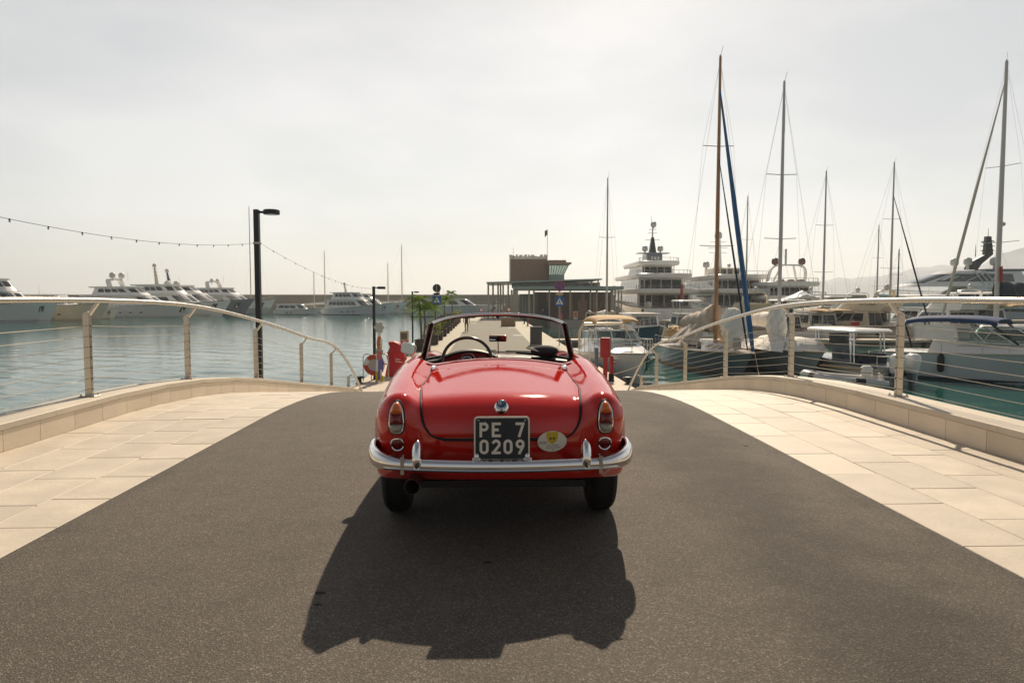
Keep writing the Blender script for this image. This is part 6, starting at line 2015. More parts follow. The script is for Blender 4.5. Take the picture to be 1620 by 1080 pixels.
# big motor yachts stern-on behind the quay
GSY = 'big motor yachts berthed stern-on'
def superyacht(px, Y, L, B_, rz, label, tiers, mast, hull='white_gel', glass='tint_glass', extra=None, fs=.06, fb=.12):
    """tiers: (x0, x1, width, height, roof overhang aft)"""
    d = Vector((math.cos(rz), math.sin(rz), 0))
    r = empty('superyacht', WP(px, Y) + d * (L / 2), rz, label, 'superyacht', GSY)
    H = Hull(L, B_, L * fb, L * fs, rake=.1, full=2.2, draft=1.2, p=1.8, stern=.95); H.build(r, hull, 18, 'teak', 'antifoul', None)
    b = MB(); z = H.sheer(0)
    b.bbox((-L / 2 - .9, 0, .35), (1.8, B_ * .86, .5), .1); b.build('swim_platform', 'teak', r)
    b = MB(); b.bbox((-L / 2 - .02, 0, z * .55), (.12, B_ * .55, z * .62), .05); b.build('transom_door', hull, r)
    zz = z - .05
    for k, (x0, x1, w, h, over) in enumerate(tiers):
        t_ = House(x0 * L, x1 * L, w * B_, zz, h, rf=.06 * L, ra=.01 * L, tumble=.15, round_=.4); o = t_.build(r, 'deck_%s' % ('main', 'upper', 'bridge', 'sun')[k])
        t_.aft_windows(o, .12, .86, 4, glass); t_.windows(o, .03, .40, .30, .82, 7, glass, .12); t_.windows(o, .60, .97, .30, .82, 7, glass, .12); t_.windows(o, .42, .58, .3, .86, 3, glass, .08)
        # overhanging, round-ended deck above
        zt2 = zz + h; hw = (w * B_) / 2 + .65; xa = x0 * L - over; xb2 = x1 * L - .02 * L
        out_ = []
        for i in range(13):
            a = math.pi / 2 + math.pi * i / 12
            out_.append((xa + 1.6 + 1.6 * math.cos(a), hw * math.copysign(abs(math.sin(a)) ** .5, math.sin(a))))
        out_ += [(xb2, -hw * .92), (xb2 + 1.0, 0), (xb2, hw * .92)]
        b = MB(); b.loft([[(x * 1.0, y * .95, zt2 - .06) for x, y in out_], [(x - .1, y, zt2 + .12) for x, y in out_], [(x - .12, y * 1.01, zt2 + .55) for x, y in out_], [(x, y * .97, zt2 + .62) for x, y in out_], [(x + .1, y * .96, zt2 + .14) for x, y in out_]]); b.build('overhang_deck', 'white_gel', r, smooth=True, angle=35)
        b = MB(); top = []
        for i in range(15):
            a = math.pi / 2 + math.pi * i / 14
            q = Vector((xa + 1.65 + 1.6 * math.cos(a), (hw - .1) * math.copysign(abs(math.sin(a)) ** .5, math.sin(a)), zt2 + .6)); e = q + Vector((0, 0, .5)); b.tube([q, e], .03, 5); top.append(e)
        b.tube(top, .035, 6); b.build('guard_rail', 'chrome_dull', r)
        for sd in (-1, 1):
            b = MB(); b.tube([(xa + 1.1, sd * hw * .72, zz), (xa + 1.1, sd * hw * .72, zt2)], .07, 8); b.build('deck_pillar', 'chrome_dull', r)
        zz = zt2 + .14
    if extra: extra(r, zz, L, B_)
    mast(r, zz, L)
    return r
def mast_black(r, z, L):
    x = tiersA[2][0] * L + 4
    b = MB(); b.bbox((x, 0, z + .95), (3.6, 2.6, 1.9), .12); k = b.build('mast_house', 'slate_gel', r)
    b = MB()
    for i in range(3): b.box((x - 1.83, -.6 + .5 * i, z + 1.1), (.04, .3, .5))
    b.box((x - 1.83, -.1, z + .62), (.04, 1.2, .18)); b.build('mast_house_marking', 'sign_white', k)
    b = MB(); b.bbox((x - .3, 0, z + 1.95), (2.2, 5.2, .16), .05); b.build('wing_platform', 'dome', r)
    b = MB(); b.loft([[(x - .7, -.55, z + 1.9), (x + .7, -.55, z + 1.9), (x + .7, .55, z + 1.9), (x - .7, .55, z + 1.9)], [(x - .25, -.2, z + 4.6), (x + .25, -.2, z + 4.6), (x + .25, .2, z + 4.6), (x - .25, .2, z + 4.6)]]); m_ = b.build('mast', 'dark_metal', r)
    b = MB(); b.tube([(x, 0, z + 4.5), (x, 0, z + 6.4)], .12, 8); b.build('mast_pole', 'dome', m_)
    for zz, w in ((4.2, 2.4), (5.3, 1.6), (5.9, 1.2)):
        b = MB(); b.bar((x, -w / 2, z + zz), (x, w / 2, z + zz), .08, .08); b.build('crosstree', 'dome', m_)
    dome(r, x, -.15, z + 6.75, .48, 'dome', .2)
    for sd in (-1, 1): dome(r, x - .2, sd * 1.28, z + 2.75, .48, 'dome', .25)
    aerial(r, x, .2, z + 7.2, 1.0, .04)
tiersA = [(-.36, .25, .88, 2.3, 3.6), (-.31, .20, .76, 2.25, 3.0), (-.24, .12, .54, 1.95, 2.4)]
def flag_a(r, z, L, B_):
    b = MB(); b.tube([(-L / 2 - .2, -.8, 2.6), (-L / 2 - .9, -.8, 6.2)], .035, 6); s_ = b.build('ensign_staff', 'teak', r)
    b = MB(); b.loft([[(-L / 2 - .9 + .02 * i, -.8 - .06 * i + .04 * math.sin(i), 6.1 - .05 * i), (-L / 2 - .55 + .02 * i, -.8 - .06 * i + .05 * math.sin(i + 1), 4.0 - .05 * i)] for i in range(8)], close_ring=False, cap0=False, cap1=False); b.build('ensign', 'flag_red', s_, smooth=True)
    b = MB(); b.bbox((-L / 2 + 3.2, B_ * .32, 2.9), (2.6, .5, 1.2), .3); b.build('deck_locker', 'white_gel', r)
superyacht(1066, 103.0, 42, 9.6, R(91), 'white superyacht with stacked rounded decks and a black mast between grey domes', tiersA, mast_black, extra=flag_a)
def mast_white(r, z, L):
    x = -.10 * L
    b = MB(); b.bbox((x - 1.5, 0, z + .9), (5, 4.6, 1.8), .15); w = b.build('wheelhouse', 'cream_gel', r)
    for i in range(4):
        b = MB(); b.bbox((x - 4.02, -1.65 + 1.1 * i, z + 1.1), (.05, .8, .9), .01); b.build('window', 'tint_glass', w)
    b = MB(); b.loft([[(x - 2.0 + .5 * math.cos(a), .9 + .7 * math.sin(a), z + 1.8) for a in [2 * math.pi * i / 12 for i in range(12)]], [(x - 2.0 + .28 * math.cos(a), .9 + .4 * math.sin(a), z + 6.6) for a in [2 * math.pi * i / 12 for i in range(12)]]]); m_ = b.build('mast', 'white_gel', r, smooth=True, angle=50)
    for zz, w_ in ((4.4, 3.0), (5.2, 3.4), (6.2, 2.6)):
        b = MB(); b.bar((x - 2, .9 - w_ / 2, z + zz), (x - 2, .9 + w_ / 2, z + zz), .12, .08); b.build('crosstree', 'white_gel', m_)
    dome(r, x - 2, .9, z + 7.3, .62, 'dome', .3); dome(r, x - 2.5, 3.0, z + 2.4, .55, 'dome', .3); dome(r, x - 2.0, -1.0, z + 2.3, .3, 'dome', .3)
    for i in range(6):
        b = MB(); b.tube([(x - 6.5, 3.2 - .2 * i, z + .2 + .25 * i), (x - 5.0, 3.8 - .2 * i, z + .2 + .25 * i)], .09, 6); b.build('louvre', 'white_gel', r)
tiersB = [(-.37, .25, .9, 2.2, 3.2), (-.33, .2, .78, 2.1, 2.6)]
superyacht(1196, 104.0, 44, 9.6, R(91), 'white superyacht with a cream wheelhouse and stout white mast behind the varnished mast', tiersB, mast_white)
def mast_arch(r, z, L):
    x = -.30 * L
    arch(r, x, 5.6, z - .1, z + 3.0, .9, .22, 'white_gel')
    for sd in (-1, 1):
        dome(r, x - .9, sd * 2.0, z + 3.55, .52, 'dome_brown', .3)
        b = MB(); b.bar((x + .5, sd * 1.9, z + .2), (x - .6, sd * .9, z + 2.9), .25, .18); b.build('arch_brace', 'white_gel', r)
    b = MB(); b.tube([(x - .6, .3, z + 2.9), (x - .6, .3, z + 5.4)], .16, 8); m_ = b.build('mast_pole', 'dome', r, smooth=True)
    for i in range(3):
        b = MB(); b.bbox((x - 1.5, -1.6 + 1.5 * i, z + .5), (1.8, 1.1, .7), .3); b.build('covered_tender', 'canvas_grey', r, smooth=True, angle=40)
tiersC = [(-.40, .2, .92, 2.0, 2.6), (-.36, .1, .8, 1.9, 2.2)]
superyacht(1268, 101.5, 30, 8.2, R(90), 'white yacht with a wide arch and two brown radar domes', tiersC, mast_arch)
# awning tent on the quay side of the arch yacht
tn = empty('awning', (U(1268, 471, 92).x, 92, WATER_Z), 0, 'pale peaked awning spread below the yacht with brown domes', 'awning')
b = MB(); zt4 = bz_(462, 92) - WATER_Z
rg = []
for i in range(9):
    u = -1 + i / 4; rg.append([(u * 3.4, v * 1.8, zt4 - .9 + 1.15 * (1 - abs(u)) ** 1.6 * (1 - .4 * abs(v)) - .1 * abs(v)) for v in (-1, -.5, 0, .5, 1)])
b.loft(rg, close_ring=False, cap0=False, cap1=False); b.build('canopy', 'pale_blue_gel', tn, smooth=True)
for u in (-1, 1):
    for v in (-1, 1):
        b = MB(); b.tube([(u * 3.3, v * 1.75, -.5), (u * 3.3, v * 1.75, zt4 - .95)], .05, 6); b.build('pole', 'chrome_dull', tn)
b = MB(); b.bbox((0, 0, .5), (7.2, 4, 1.2), .1); b.build('float_base', 'grey_gel', tn)

# sleek pale superyacht lying broadside on the right, black swept mast
def broadside():
    L = 40; r = empty('superyacht', WP(1590, 112), R(178), 'sleek pale blue superyacht broadside with dark glass bands and a black swept mast', 'superyacht')
    H = Hull(L, 8.5, 4.6, 3.3, rake=.12, full=2.0, draft=1, p=1.6); H.build(r, 'pale_blue_gel', 24, 'teak', 'antifoul', None)
    for sd in (1,):
        b = MB(); b.loft([[H.pt(t, f, sd, .03) for f in (.50, .62)] for t in [.40 + .25 * i / 10 for i in range(11)]], close_ring=False, cap0=False, cap1=False); b.build('hull_window', 'grey_glass', r)
    H.rail(r, .6, .97, .8, 9, .25, .03)
    z = 3.35
    a = House(-16, 12, 7.2, z, 2.0, rf=3.5, ra=.6, tumble=.3, round_=.5); o = a.build(r, 'main_deckhouse'); a.windows(o, .02, .46, .18, .86, 9, 'grey_glass', .05); a.windows(o, .54, .98, .18, .86, 9, 'grey_glass', .05); a.windows(o, .47, .53, .2, .9, 1, 'tint_glass', .1)
    a.brim(r, -1.2, .8, .15, .5, 'pale_blue_gel', 'upper_bulwark')
    c = House(-2, 17.0, 6.0, z + 2.45, 2.4, rf=7.0, ra=1.4, tumble=.5, round_=.7); o2 = c.build(r, 'upper_deckhouse'); c.windows(o2, .06, .40, .30, .80, 3, 'grey_glass', .06, slant=.02); c.windows(o2, .60, .94, .30, .80, 3, 'grey_glass', .06, slant=-.02); c.windows(o2, .42, .58, .2, .8, 3, 'grey_glass', .05)
    b = MB(); b.bbox((.5, 0, z + 4.95), (8.5, 5.4, .35), .12); b.build('sun_roof', 'slate_gel', r)
    for sd in (-1, 1):
        for k in range(3):
            b = MB(); b.bar((5.0 - .8 * k, sd * 3.02, z + 2.6), (6.6 - .8 * k, sd * 2.75, z + 4.8), .3, .12); b.build('side_fin', 'pale_blue_gel', r)
    zz = z + 5.1
    b = MB(); pr = [(4.6, 0), (6.4, 0), (6.0, 1.0), (3.6, 2.3), (3.4, 5.2), (2.7, 5.2), (2.3, 2.4), (4.0, .9)]
    b.prism([(x, q + zz) for x, q in pr], -.35, .35, 'y'); m_ = b.build('swept_mast', 'dark_metal', r)
    for q, w in ((3.0, 2.6), (3.7, 2.2), (4.4, 2.6)):
        b = MB(); b.bar((3.0, -w / 2, zz + q), (3.0, w / 2, zz + q), .18, .1); b.bar((1.9, 0, zz + q), (4.1, 0, zz + q), .16, .08); b.build('crosstree', 'dark_metal', m_)
    for dx, sd in ((7.4, -1), (6.6, 1), (2.6, 1)): dome(r, dx, sd * 1.1, zz + 1.25, .62, 'dome', .6)
    aerial(r, 3.0, 0, zz + 5.1, 1.4, .05, 'dark_metal'); aerial(r, 5.2, .6, zz + 2.0, 1.9, .06, 'dark_metal')
broadside()
# ================================================================== boats in the near basin
def frame_glass(root, H_, u0, u1, f0, f1, n, glass='boat_glass', name='windscreen_pane'):
    H_.windows(root, u0, u1, f0, f1, n, glass, .03, name)
    b = MB()
    for i in range(n + 1):
        u = u0 + (u1 - u0) * i / n
        b.tube([H_.at(u, f0, .02), H_.at(u, f1, .02)], .03, 6)
    m = 24
    for f in (f0, f1): b.tube([H_.at(u0 + (u1 - u0) * i / m, f, .02) for i in range(m + 1)], .028, 6)
    b.build('windscreen_frame', 'white_gel', root, smooth=True)
def bimini(root, x0, x1, w, z, mat, rise=.22, legs=True, legz=1.4):
    b = MB(); rg = []
    for i in range(9):
        f = i / 8; x = x0 + (x1 - x0) * f
        dz = rise * .55 * math.sin(math.pi * f) ** .5
        rg.append([(x, w / 2 * math.copysign(abs(math.cos(a)) ** .6, math.cos(a)), z + dz - rise + rise * math.sin(a) ** .7) for a in [math.pi * j / 12 for j in range(13)]])
    lo = [[(p_[0], p_[1] * .985, p_[2] - .035) for p_ in ring] for ring in rg]
    b.loft([a + c[::-1] for a, c in zip(rg, lo)]); o = b.build('canopy', mat, root, smooth=True, angle=50)
    if legs:
        for sd in (-1, 1):
            for xa, xb in ((x0 + .05, x0 + .5), (x1 - .05, x1 - .6)):
                b = MB(); b.tube([(xa, sd * w * .49, z - rise), (xb, sd * w * .5, legz)], .022, 6); b.build('canopy_leg', 'chrome_dull', root)
    return o
def bow_rail(H, root, t0=.45, h=.65, r=.02):
    H.rail(root, t0, .985, h, 8, .10, r)
    b = MB(); bw = H.pt(1, 1); b.tube([H.pt(.985, 1, 1, -.05) + Vector((.0, 0, h)), Vector((bw.x + .18, 0, bw.z + h)), H.pt(.985, 1, -1, -.05) + Vector((0, 0, h))], r, 6); b.build('pulpit', 'chrome_dull', root, smooth=True)
# white cruiser with a tan canopy, bow to the bridge
L = 9.2; r = yacht_root('motor_cruiser', 1024, 30.6, L, R(-83), 'white motor cruiser under a tan canopy, its bow beside the red quay cabinet', 'motorboat')
H = Hull(L, 3.3, 1.62, 1.22, rake=.13, full=2.2, draft=.5, p=1.4, flare=.72); H.build(r, 'white_gel', 26, 'white_gel', 'antifoul', 'grey_gel')
hc = House(-3.4, 2.9, 2.7, 1.22, .62, rf=1.9, ra=.1, tumble=.30, round_=.7); hc.build(r, 'coaming')
hs = House(-2.3, .9, 2.35, 1.80, .66, rf=.85, ra=.0, tumble=.16, round_=.75)
frame_glass(r, hs, .10, .90, .04, .92, 7)
bimini(r, -2.9, -.1, 2.3, 2.98, 'canvas_tan', .30, True, 1.75)
b = MB()
for sd in (-1, 1): b.tube([(-3.0, sd * 1.3, 1.3), (-2.95, sd * 1.3, 2.3), (-2.8, sd * 1.1, 2.65)], .07, 8)
b.tube([(-2.8, -1.1, 2.65), (-2.8, 1.1, 2.65)], .07, 8); b.build('roll_bar', 'cream_gel', r, smooth=True)
bow_rail(H, r, .35, .62)
b = MB(); bw = H.pt(1, 1); b.bar((bw.x - .3, 0, bw.z), (bw.x + .25, 0, bw.z + .02), .16, .06); b.build('bow_roller', 'chrome_dull', r)
b = MB(); b.bar((bw.x + .1, 0, bw.z - .05), (bw.x - .05, 0, bw.z - .75), .05, .05); b.bar((bw.x - .22, 0, bw.z - .30), (bw.x + .28, 0, bw.z - .22), .10, .06); b.bar((bw.x + .03, -.16, bw.z - .4), (bw.x + .03, .16, bw.z - .4), .07, .05); b.build('anchor', 'dark_metal', r)
b = MB(); b.bbox((1.9, 0, 1.83), (.6, .6, .05), .02); b.build('deck_hatch', 'grey_glass', r)
for t_ in (.35, .55): fender(r, H.pt(t_, .6, -1, .13), .55, .11, 'canvas_white')
b = MB(); b.bbox((-2.6, 0, 1.45), (1.2, 2.0, .5), .12); b.build('aft_seat', 'canvas_white', r, smooth=True, angle=40)
# navy launch with white cabin roof
L = 9.0; r = yacht_root('launch', 1044, 50.0, L, R(-86), 'navy blue launch with a white flat-roofed cabin beyond the tan-topped cruiser', 'motorboat')
H = Hull(L, 3.3, 2.1, 1.4, rake=.08, full=2.3, draft=.5, p=1.6, flare=.7); H.build(r, 'navy_gel', 22, 'teak', 'antifoul', 'white_gel')
hc = House(-2.8, 1.2, 2.3, 1.5, 1.25, rf=.35, ra=.1, tumble=.12, round_=.35); hc.build(r, 'cabin', 'white_gel'); hc.windows(r, .06, .38, .38, .86, 3, 'grey_glass', .15); hc.windows(r, .62, .94, .38, .86, 3, 'grey_glass', .15); hc.windows(r, .41, .59, .38, .88, 3, 'grey_glass', .1)
hc.brim(r, .35, .5, .18, .10, 'white_gel', 'cabin_roof'); bow_rail(H, r, .6, .55)
b = MB(); b.bbox((-3.4, .5, 2.0), (.7, .8, .9), .2); b.build('canvas_bundle', 'cloth_dark', r, smooth=True, angle=40)
b = MB(); b.lathe([(.09, 0), (.09, .18), (0, .25)], 10, (-.3, 0, 2.95)); b.build('search_lamp', 'black', r)
aerial(r, -1.5, .5, 2.85, 1.6, .02)
# white sloop with slim pale mast by the harbour building
r, H = sailboat(958, 59.5, 9.5, R(-86), 283, 'white sloop with a slim grey mast moored before the brown harbour building', 'mast_alu', 'pale_blue_gel', (.30, .62), cover='canvas_white', mast_px=960, mast_r=.085, freeb=.13)
b = MB()
for sd in (-1, 1): b.tube([(-3.2, sd * 1.1, 1.1), (-3.0, sd * 1.1, 2.6), (-2.2, sd * 1.0, 2.9), (-.8, sd * 1.0, 2.8)], .05, 6)
for x in (-3.0, -2.2, -.8): b.tube([(x, -1.1, 2.7), (x, 1.1, 2.7)], .045, 6)
b.build('gantry', 'post_beige', r)

# classic yacht with varnished mast and blue sleeved jib
r, H = sailboat(1190, 39.6, 12.5, R(-86), 90, 'classic sailing yacht with varnished brown mast, blue sleeved jib and drooping grey sails', 'mast_wood', 'slate_gel', (.36, .70), cover='canvas_grey', cover_h=2.0, cover_w=2.6, fold=.18, mast_px=1133,
                furl=[('canvas_blue', .885, .135, -.1), ('canvas_navy', .66, .055, -.75)], mast_r=.115, freeb=.095, boom_z=1.0, antif='teak')
def drape(root, pts_top, pts_bot, n, amp, mat, name, seed):
    """hanging cloth: folds run from the upper to the lower edge, both faces"""
    q = random.Random(seed); ph = [q.uniform(0, 6.28) for _ in range(3)]
    ft = [spline(range(len(pts_top)), [p_[k] for p_ in pts_top]) for k in range(3)]; fb_ = [spline(range(len(pts_bot)), [p_[k] for p_ in pts_bot]) for k in range(3)]
    front, back = [], []
    for i in range(n + 1):
        u = i / n; a = Vector([float(f(u * (len(pts_top) - 1))) for f in ft]); c = Vector([float(f(u * (len(pts_bot) - 1))) for f in fb_])
        ra, rb_ = [], []
        for j in range(9):
            v = j / 8; p_ = a.lerp(c, v); w_ = amp * (.35 + .65 * v) * (math.sin(u * 26 + ph[0]) + .5 * math.sin(u * 47 + ph[1] + v * 2))
            d_ = (c - a).cross(Vector((1, 0, 0))); nrm = Vector((0, 1, 0))
            ra.append(p_ + nrm * w_); rb_.append(p_ + nrm * w_ + Vector((0, .06, -.02)))
        front.append(ra + rb_[::-1])
    b = MB(); b.loft(front); return b.build(name, mat, root, smooth=True, angle=60)
# mainsail hanging off the boom in folds on the side that faces the pier
drape(r, [(1.0, -.12, 3.3), (-.8, -.2, 2.9), (-2.6, -.3, 2.5), (-4.4, -.2, 2.25)], [(.6, -.9, 1.4), (-1.2, -1.5, 1.35), (-3.0, -1.5, 1.3), (-4.6, -.9, 1.35)], 60, .11, 'canvas_grey', 'hanging_mainsail', 5)
drape(r, [(.9, .1, 3.6), (-.4, .3, 3.1), (-1.6, .3, 2.7)], [(1.2, 1.2, 1.5), (-.2, 1.6, 1.4), (-1.8, 1.4, 1.4)], 40, .10, 'canvas_tan', 'hanging_sail', 8)
def bundle(root, c, rad, mat, name, seed, squash=1.0):
    q = random.Random(seed); b = MB(); rg = []
    n, m = 54, 26; k = [q.uniform(0, 6.28) for _ in range(6)]
    for i in range(m + 1):
        a = math.pi * i / m
        ring = []
        for j in range(n):
            t = 2 * math.pi * j / n
            e = 1 + .12 * math.sin(3 * t + k[0] + 2 * a) + .10 * (1 - 2 * abs(math.sin(4.5 * t + k[1] - 3.2 * a + 1.3 * math.sin(2 * a)))) + .06 * (1 - 2 * abs(math.sin(7 * a + k[2] + 1.5 * math.sin(2 * t + k[3])))) + .04 * math.sin(13 * t + 6 * a + k[4])
            ring.append(Vector(c) + Vector((rad[0] * math.sin(a) * math.cos(t) * e, rad[1] * math.sin(a) * math.sin(t) * e, -rad[2] * math.cos(a) * (1 + .05 * e))))
        rg.append(ring)
    b.loft(rg); return b.build(name, mat, root, smooth=True, angle=70)
bundle(r, (2.3, .5, 2.45), (.65, .68, 1.0), 'canvas_white', 'bundled_sail', 3)
bundle(r, (-4.6, -.6, 1.75), (.9, .55, .5), 'canvas_tan', 'stowed_jib', 6)
for i in range(4):
    b = MB(); b.tube([(2.0 + .6 * i, -.9 + .15 * i, 1.38), (2.2 + .6 * i, -.6 + .15 * i, 1.5), (2.4 + .6 * i, -.9 + .15 * i, 1.4), (2.2 + .6 * i, -1.0 + .15 * i, 1.36)], .03, 6, closed=True); b.build('rope_coil', 'rope', r, smooth=True)
b = MB(); b.lathe([(.22, 0), (.22, .5), (.16, .56), (0, .58)], 14, (3.6, .2, 1.35)); b.build('windlass_cover', 'canvas_grey', r, smooth=True, angle=40)
# sloop with white mast and white covers
r, H = sailboat(1290, 39.2, 12.0, R(-86), 131, 'grey-hulled sloop with a pale mast and white sail covers next to the varnished-mast yacht', 'mast_alu', 'grey_gel', (.42, .66), cover='canvas_white', cover_h=1.35, cover_w=1.7, fold=.1, mast_px=1233, mast_r=.105, freeb=.105, boom_z=1.25)
bundle(r, (1.8, -.5, 2.55), (.5, .5, 1.15), 'canvas_white', 'bundled_sail', 9)
drape(r, [(3.6, -.9, 1.75), (2.0, -.7, 2.05), (.4, -.8, 1.9)], [(3.9, -1.2, 1.25), (2.0, -1.7, 1.3), (.2, -1.7, 1.3)], 30, .03, 'canvas_white', 'deck_cover', 4)
b = MB(); b.loft([[(x, y, 1.35) for x, y in rrect(3.2, 2.0, .4)], [(x * .7, y * .7, 1.85) for x, y in rrect(3.2, 2.0, .4)], [(x * .1, y * .1, 2.0) for x, y in rrect(3.2, 2.0, .4)]])
for i, q in enumerate(b.v): b.v[i] = (q[0] + 3.3, q[1], q[2])
b.build('foredeck_cover', 'canvas_white', r, smooth=True, angle=40)
b = MB(); tp_ = (0, 0, 0)
mxx = 12.0 * .08
b.tube([(mxx, 0, 15.2), (mxx - .5, .3, 14.6), (mxx - .7, .4, 13.2)], .02, 5); b.build('loose_halyard', 'rope', r)

# inflatable dinghy lettered on its tube
c = Vector((14.75, 31.3, WATER_Z)); r = empty('inflatable_dinghy', c, R(160), 'grey inflatable dinghy with black patches and lettering on its tube', 'dinghy')
b = MB(); tub = [(-1.7, .62, .34), (-.6, .66, .36), (.6, .62, .42), (1.3, .40, .52), (1.6, 0, .58), (1.3, -.40, .52), (.6, -.62, .42), (-.6, -.66, .36), (-1.7, -.62, .34)]
fx_ = [spline(range(9), [q[k] for q in tub]) for k in range(3)]
b.tube([[float(f(8 * i / 48)) for f in fx_] for i in range(49)], [.12 + .10 * min(1, i / 3, (48 - i) / 3) for i in range(49)], 12); b.build('tube', 'dome', r, smooth=True)
b = MB(); b.loft([[(-1.5, -.5, .12), (-1.5, .5, .12)], [(.6, -.5, .15), (.6, .5, .15)], [(1.4, -.1, .35), (1.4, .1, .35)]], close_ring=False, cap0=False, cap1=False); b.build('floor', 'grey_gel', r)
b = MB(); b.bbox((-1.45, 0, .45), (.1, 1.0, .55), .03); b.build('transom', 'white_gel', r)
b = MB(); b.bbox((-.9, .0, .75), (.45, .5, .6), .08); b.build('console', 'white_gel', r, smooth=True, angle=40)
for i0, i1 in ((5, 8), (17, 20)):
    b = MB(); b.tube([[float(f(8 * i / 48)) for f in fx_] for i in range(i0, i1)], .228, 12, caps=False); b.build('black_patch', 'black', r, smooth=True)
me_ = text_mesh('KOPA', .26); o = link_mesh('lettering', me_, 'black', r); o.location = (-.35, .90, .36); o.rotation_euler = (R(90), 0, R(180))
b = MB(); b.tube([(-1.6, .55, .75), (.2, .6, .85), (1.2, .35, .95)], .02, 6); b.build('grab_rope', 'rope', r)
b = MB(); b.bar((-1.5, .15, .85), (.9, .2, 1.05), .05); b.bar((-1.3, .0, .82), (1.0, .05, 1.02), .05); b.build('oars', 'teak', r)
# T-top boat with twin white outboards
d = Vector((math.cos(R(105)), math.sin(R(105)), 0)); L = 6.6
r = empty('outboard_boat', Vector((17.75, 32.4, WATER_Z)) + d * (L / 2), R(105), 'open boat with white hard top and twin white outboard motors', 'motorboat')
H = Hull(L, 2.5, 1.25, .85, rake=.1, full=2.2, draft=.4, p=1.5, stern=.94); H.build(r, 'grey_gel', 20, 'grey_gel', 'antifoul', 'black')
b = MB(); b.bbox((.2, 0, 1.25), (.9, .9, 1.0), .1); b.build('console', 'slate_gel', r, smooth=True, angle=40)
b = MB(); b.bbox((-1.5, 0, 1.05), (.7, 1.6, .6), .1); b.build('helm_seat', 'canvas_navy', r, smooth=True, angle=40)
b = MB(); b.loft([[(x, y, 2.36) for x, y in rrect(4.0, 2.15, .5)], [(x * 1.02, y * 1.02, 2.44) for x, y in rrect(4.0, 2.15, .5)], [(x * .95, y * .93, 2.53) for x, y in rrect(4.0, 2.15, .5)]]); b.build('hard_top', 'white_gel', r, smooth=True, angle=40)
for x, y in ((-1.2, .9), (-1.2, -.9), (1.3, .9), (1.3, -.9)):
    b = MB(); b.tube([(x - .12, y, .85), (x, y * .95, 2.4)], .045, 8); b.tube([(x - .34, y, .85), (x - .22, y * .95, 2.4)], .035, 8); b.build('top_leg', 'chrome', r, smooth=True)
b = MB(); b.bbox((.6, 0, 1.95), (.05, 1.2, .6), .02); b.build('console_screen', 'tint_glass', r)
for y in (-.42, .42):
    mo = MB()
    rg = []
    for z, lx, wy, xo in ((.62, .30, .17, -.34), (.75, .34, .21, -.34), (1.0, .37, .24, -.38), (1.25, .38, .25, -.42), (1.42, .32, .22, -.42), (1.50, .18, .12, -.40)):
        rg.append([(-L / 2 + xo + lx * math.copysign(abs(math.cos(t)) ** .7, math.cos(t)), y + wy * math.copysign(abs(math.sin(t)) ** .8, math.sin(t)), z) for t in [2 * math.pi * j / 18 for j in range(18)]])
    mo.loft(rg); m_ = mo.build('outboard_cowl', 'white_gel', r, smooth=True, angle=45)
    b = MB(); b.loft([[(-L / 2 + xo + lx * a, y + wy * c_, z) for a, c_ in ((-1, -1), (1, -1), (1, 1), (-1, 1))] for z, lx, wy, xo in ((.62, .2, .12, -.32), (.1, .12, .06, -.36), (-.5, .1, .05, -.36))]); b.build('outboard_leg', 'slate_gel', m_)
    b = MB(); b.bbox((-L / 2 - .06, y, .62), (.2, .2, .4), .03); b.build('outboard_bracket', 'dark_metal', m_)
b = MB(); b.tube([(-L / 2 + .1, -1.1, .8), (-L / 2 + .1, -1.1, 1.35), (-L / 2 + .1, 1.1, 1.35), (-L / 2 + .1, 1.1, .8)], .03, 6); b.build('stern_rail', 'chrome', r)
# express cruiser with a blue canopy, long foredeck
L = 12.4; r = empty('express_cruiser', (24.6, 33.6, WATER_Z), R(-48), 'long white express cruiser with a blue canopy and rope-strewn foredeck', 'motorboat')
H = Hull(L, 3.9, 1.75, 1.25, rake=.14, full=2.2, draft=.5, p=1.3, flare=.75); H.build(r, 'pale_blue_gel', 28, 'white_gel', 'antifoul', 'cream_gel')
hc = House(-3.9, 4.2, 3.1, 1.25, .62, rf=2.6, ra=.1, tumble=.45, round_=.7); hc.build(r, 'coaming', 'white_gel')
hs = House(-3.2, 1.2, 2.7, 1.85, .75, rf=1.25, ra=.1, tumble=.25, round_=.75); frame_glass(r, hs, .06, .94, .04, .94, 8)
bimini(r, -5.0, -1.0, 2.7, 3.0, 'canvas_deep_blue', .28, True, 1.8)
b = MB()
for sd in (-1, 1):
    b.tube([(-5.0, sd * 1.4, 2.72), (-4.6, sd * 1.55, 1.5)], .05, 6); b.tube([(-1.2, sd * 1.35, 2.75), (-.1, sd * 1.45, 1.85)], .05, 6)
b.build('canopy_bows', 'canvas_navy', r)
for sd in (-1, 1):
    b = MB(); b.loft([[(x, sd * (1.33 + .04 * math.sin(x * 3)), 1.95), (x, sd * 1.28, 2.68)] for x in (-4.6, -4.0, -3.4, -2.8)], close_ring=False, cap0=False, cap1=False); b.build('side_curtain', 'canvas_white', r, smooth=True)
bow_rail(H, r, .30, .66)
fender(r, H.pt(.26, .62, -1, .14), .85, .16, 'black')
H.porthole(r, .56, .66, -1, .55, .13)
b = MB(); b.tube([(2.2 + .12 * math.sin(i * .9), .25 * math.cos(i * 1.7), 1.9 + .05 * math.sin(i * 2.3)) for i in range(16)], .035, 6); b.build('rope_heap', 'rope', r, smooth=True)
b = MB(); b.bbox((3.4, 0, 1.72), (.6, .6, .06), .02); b.build('deck_hatch', 'grey_glass', r)
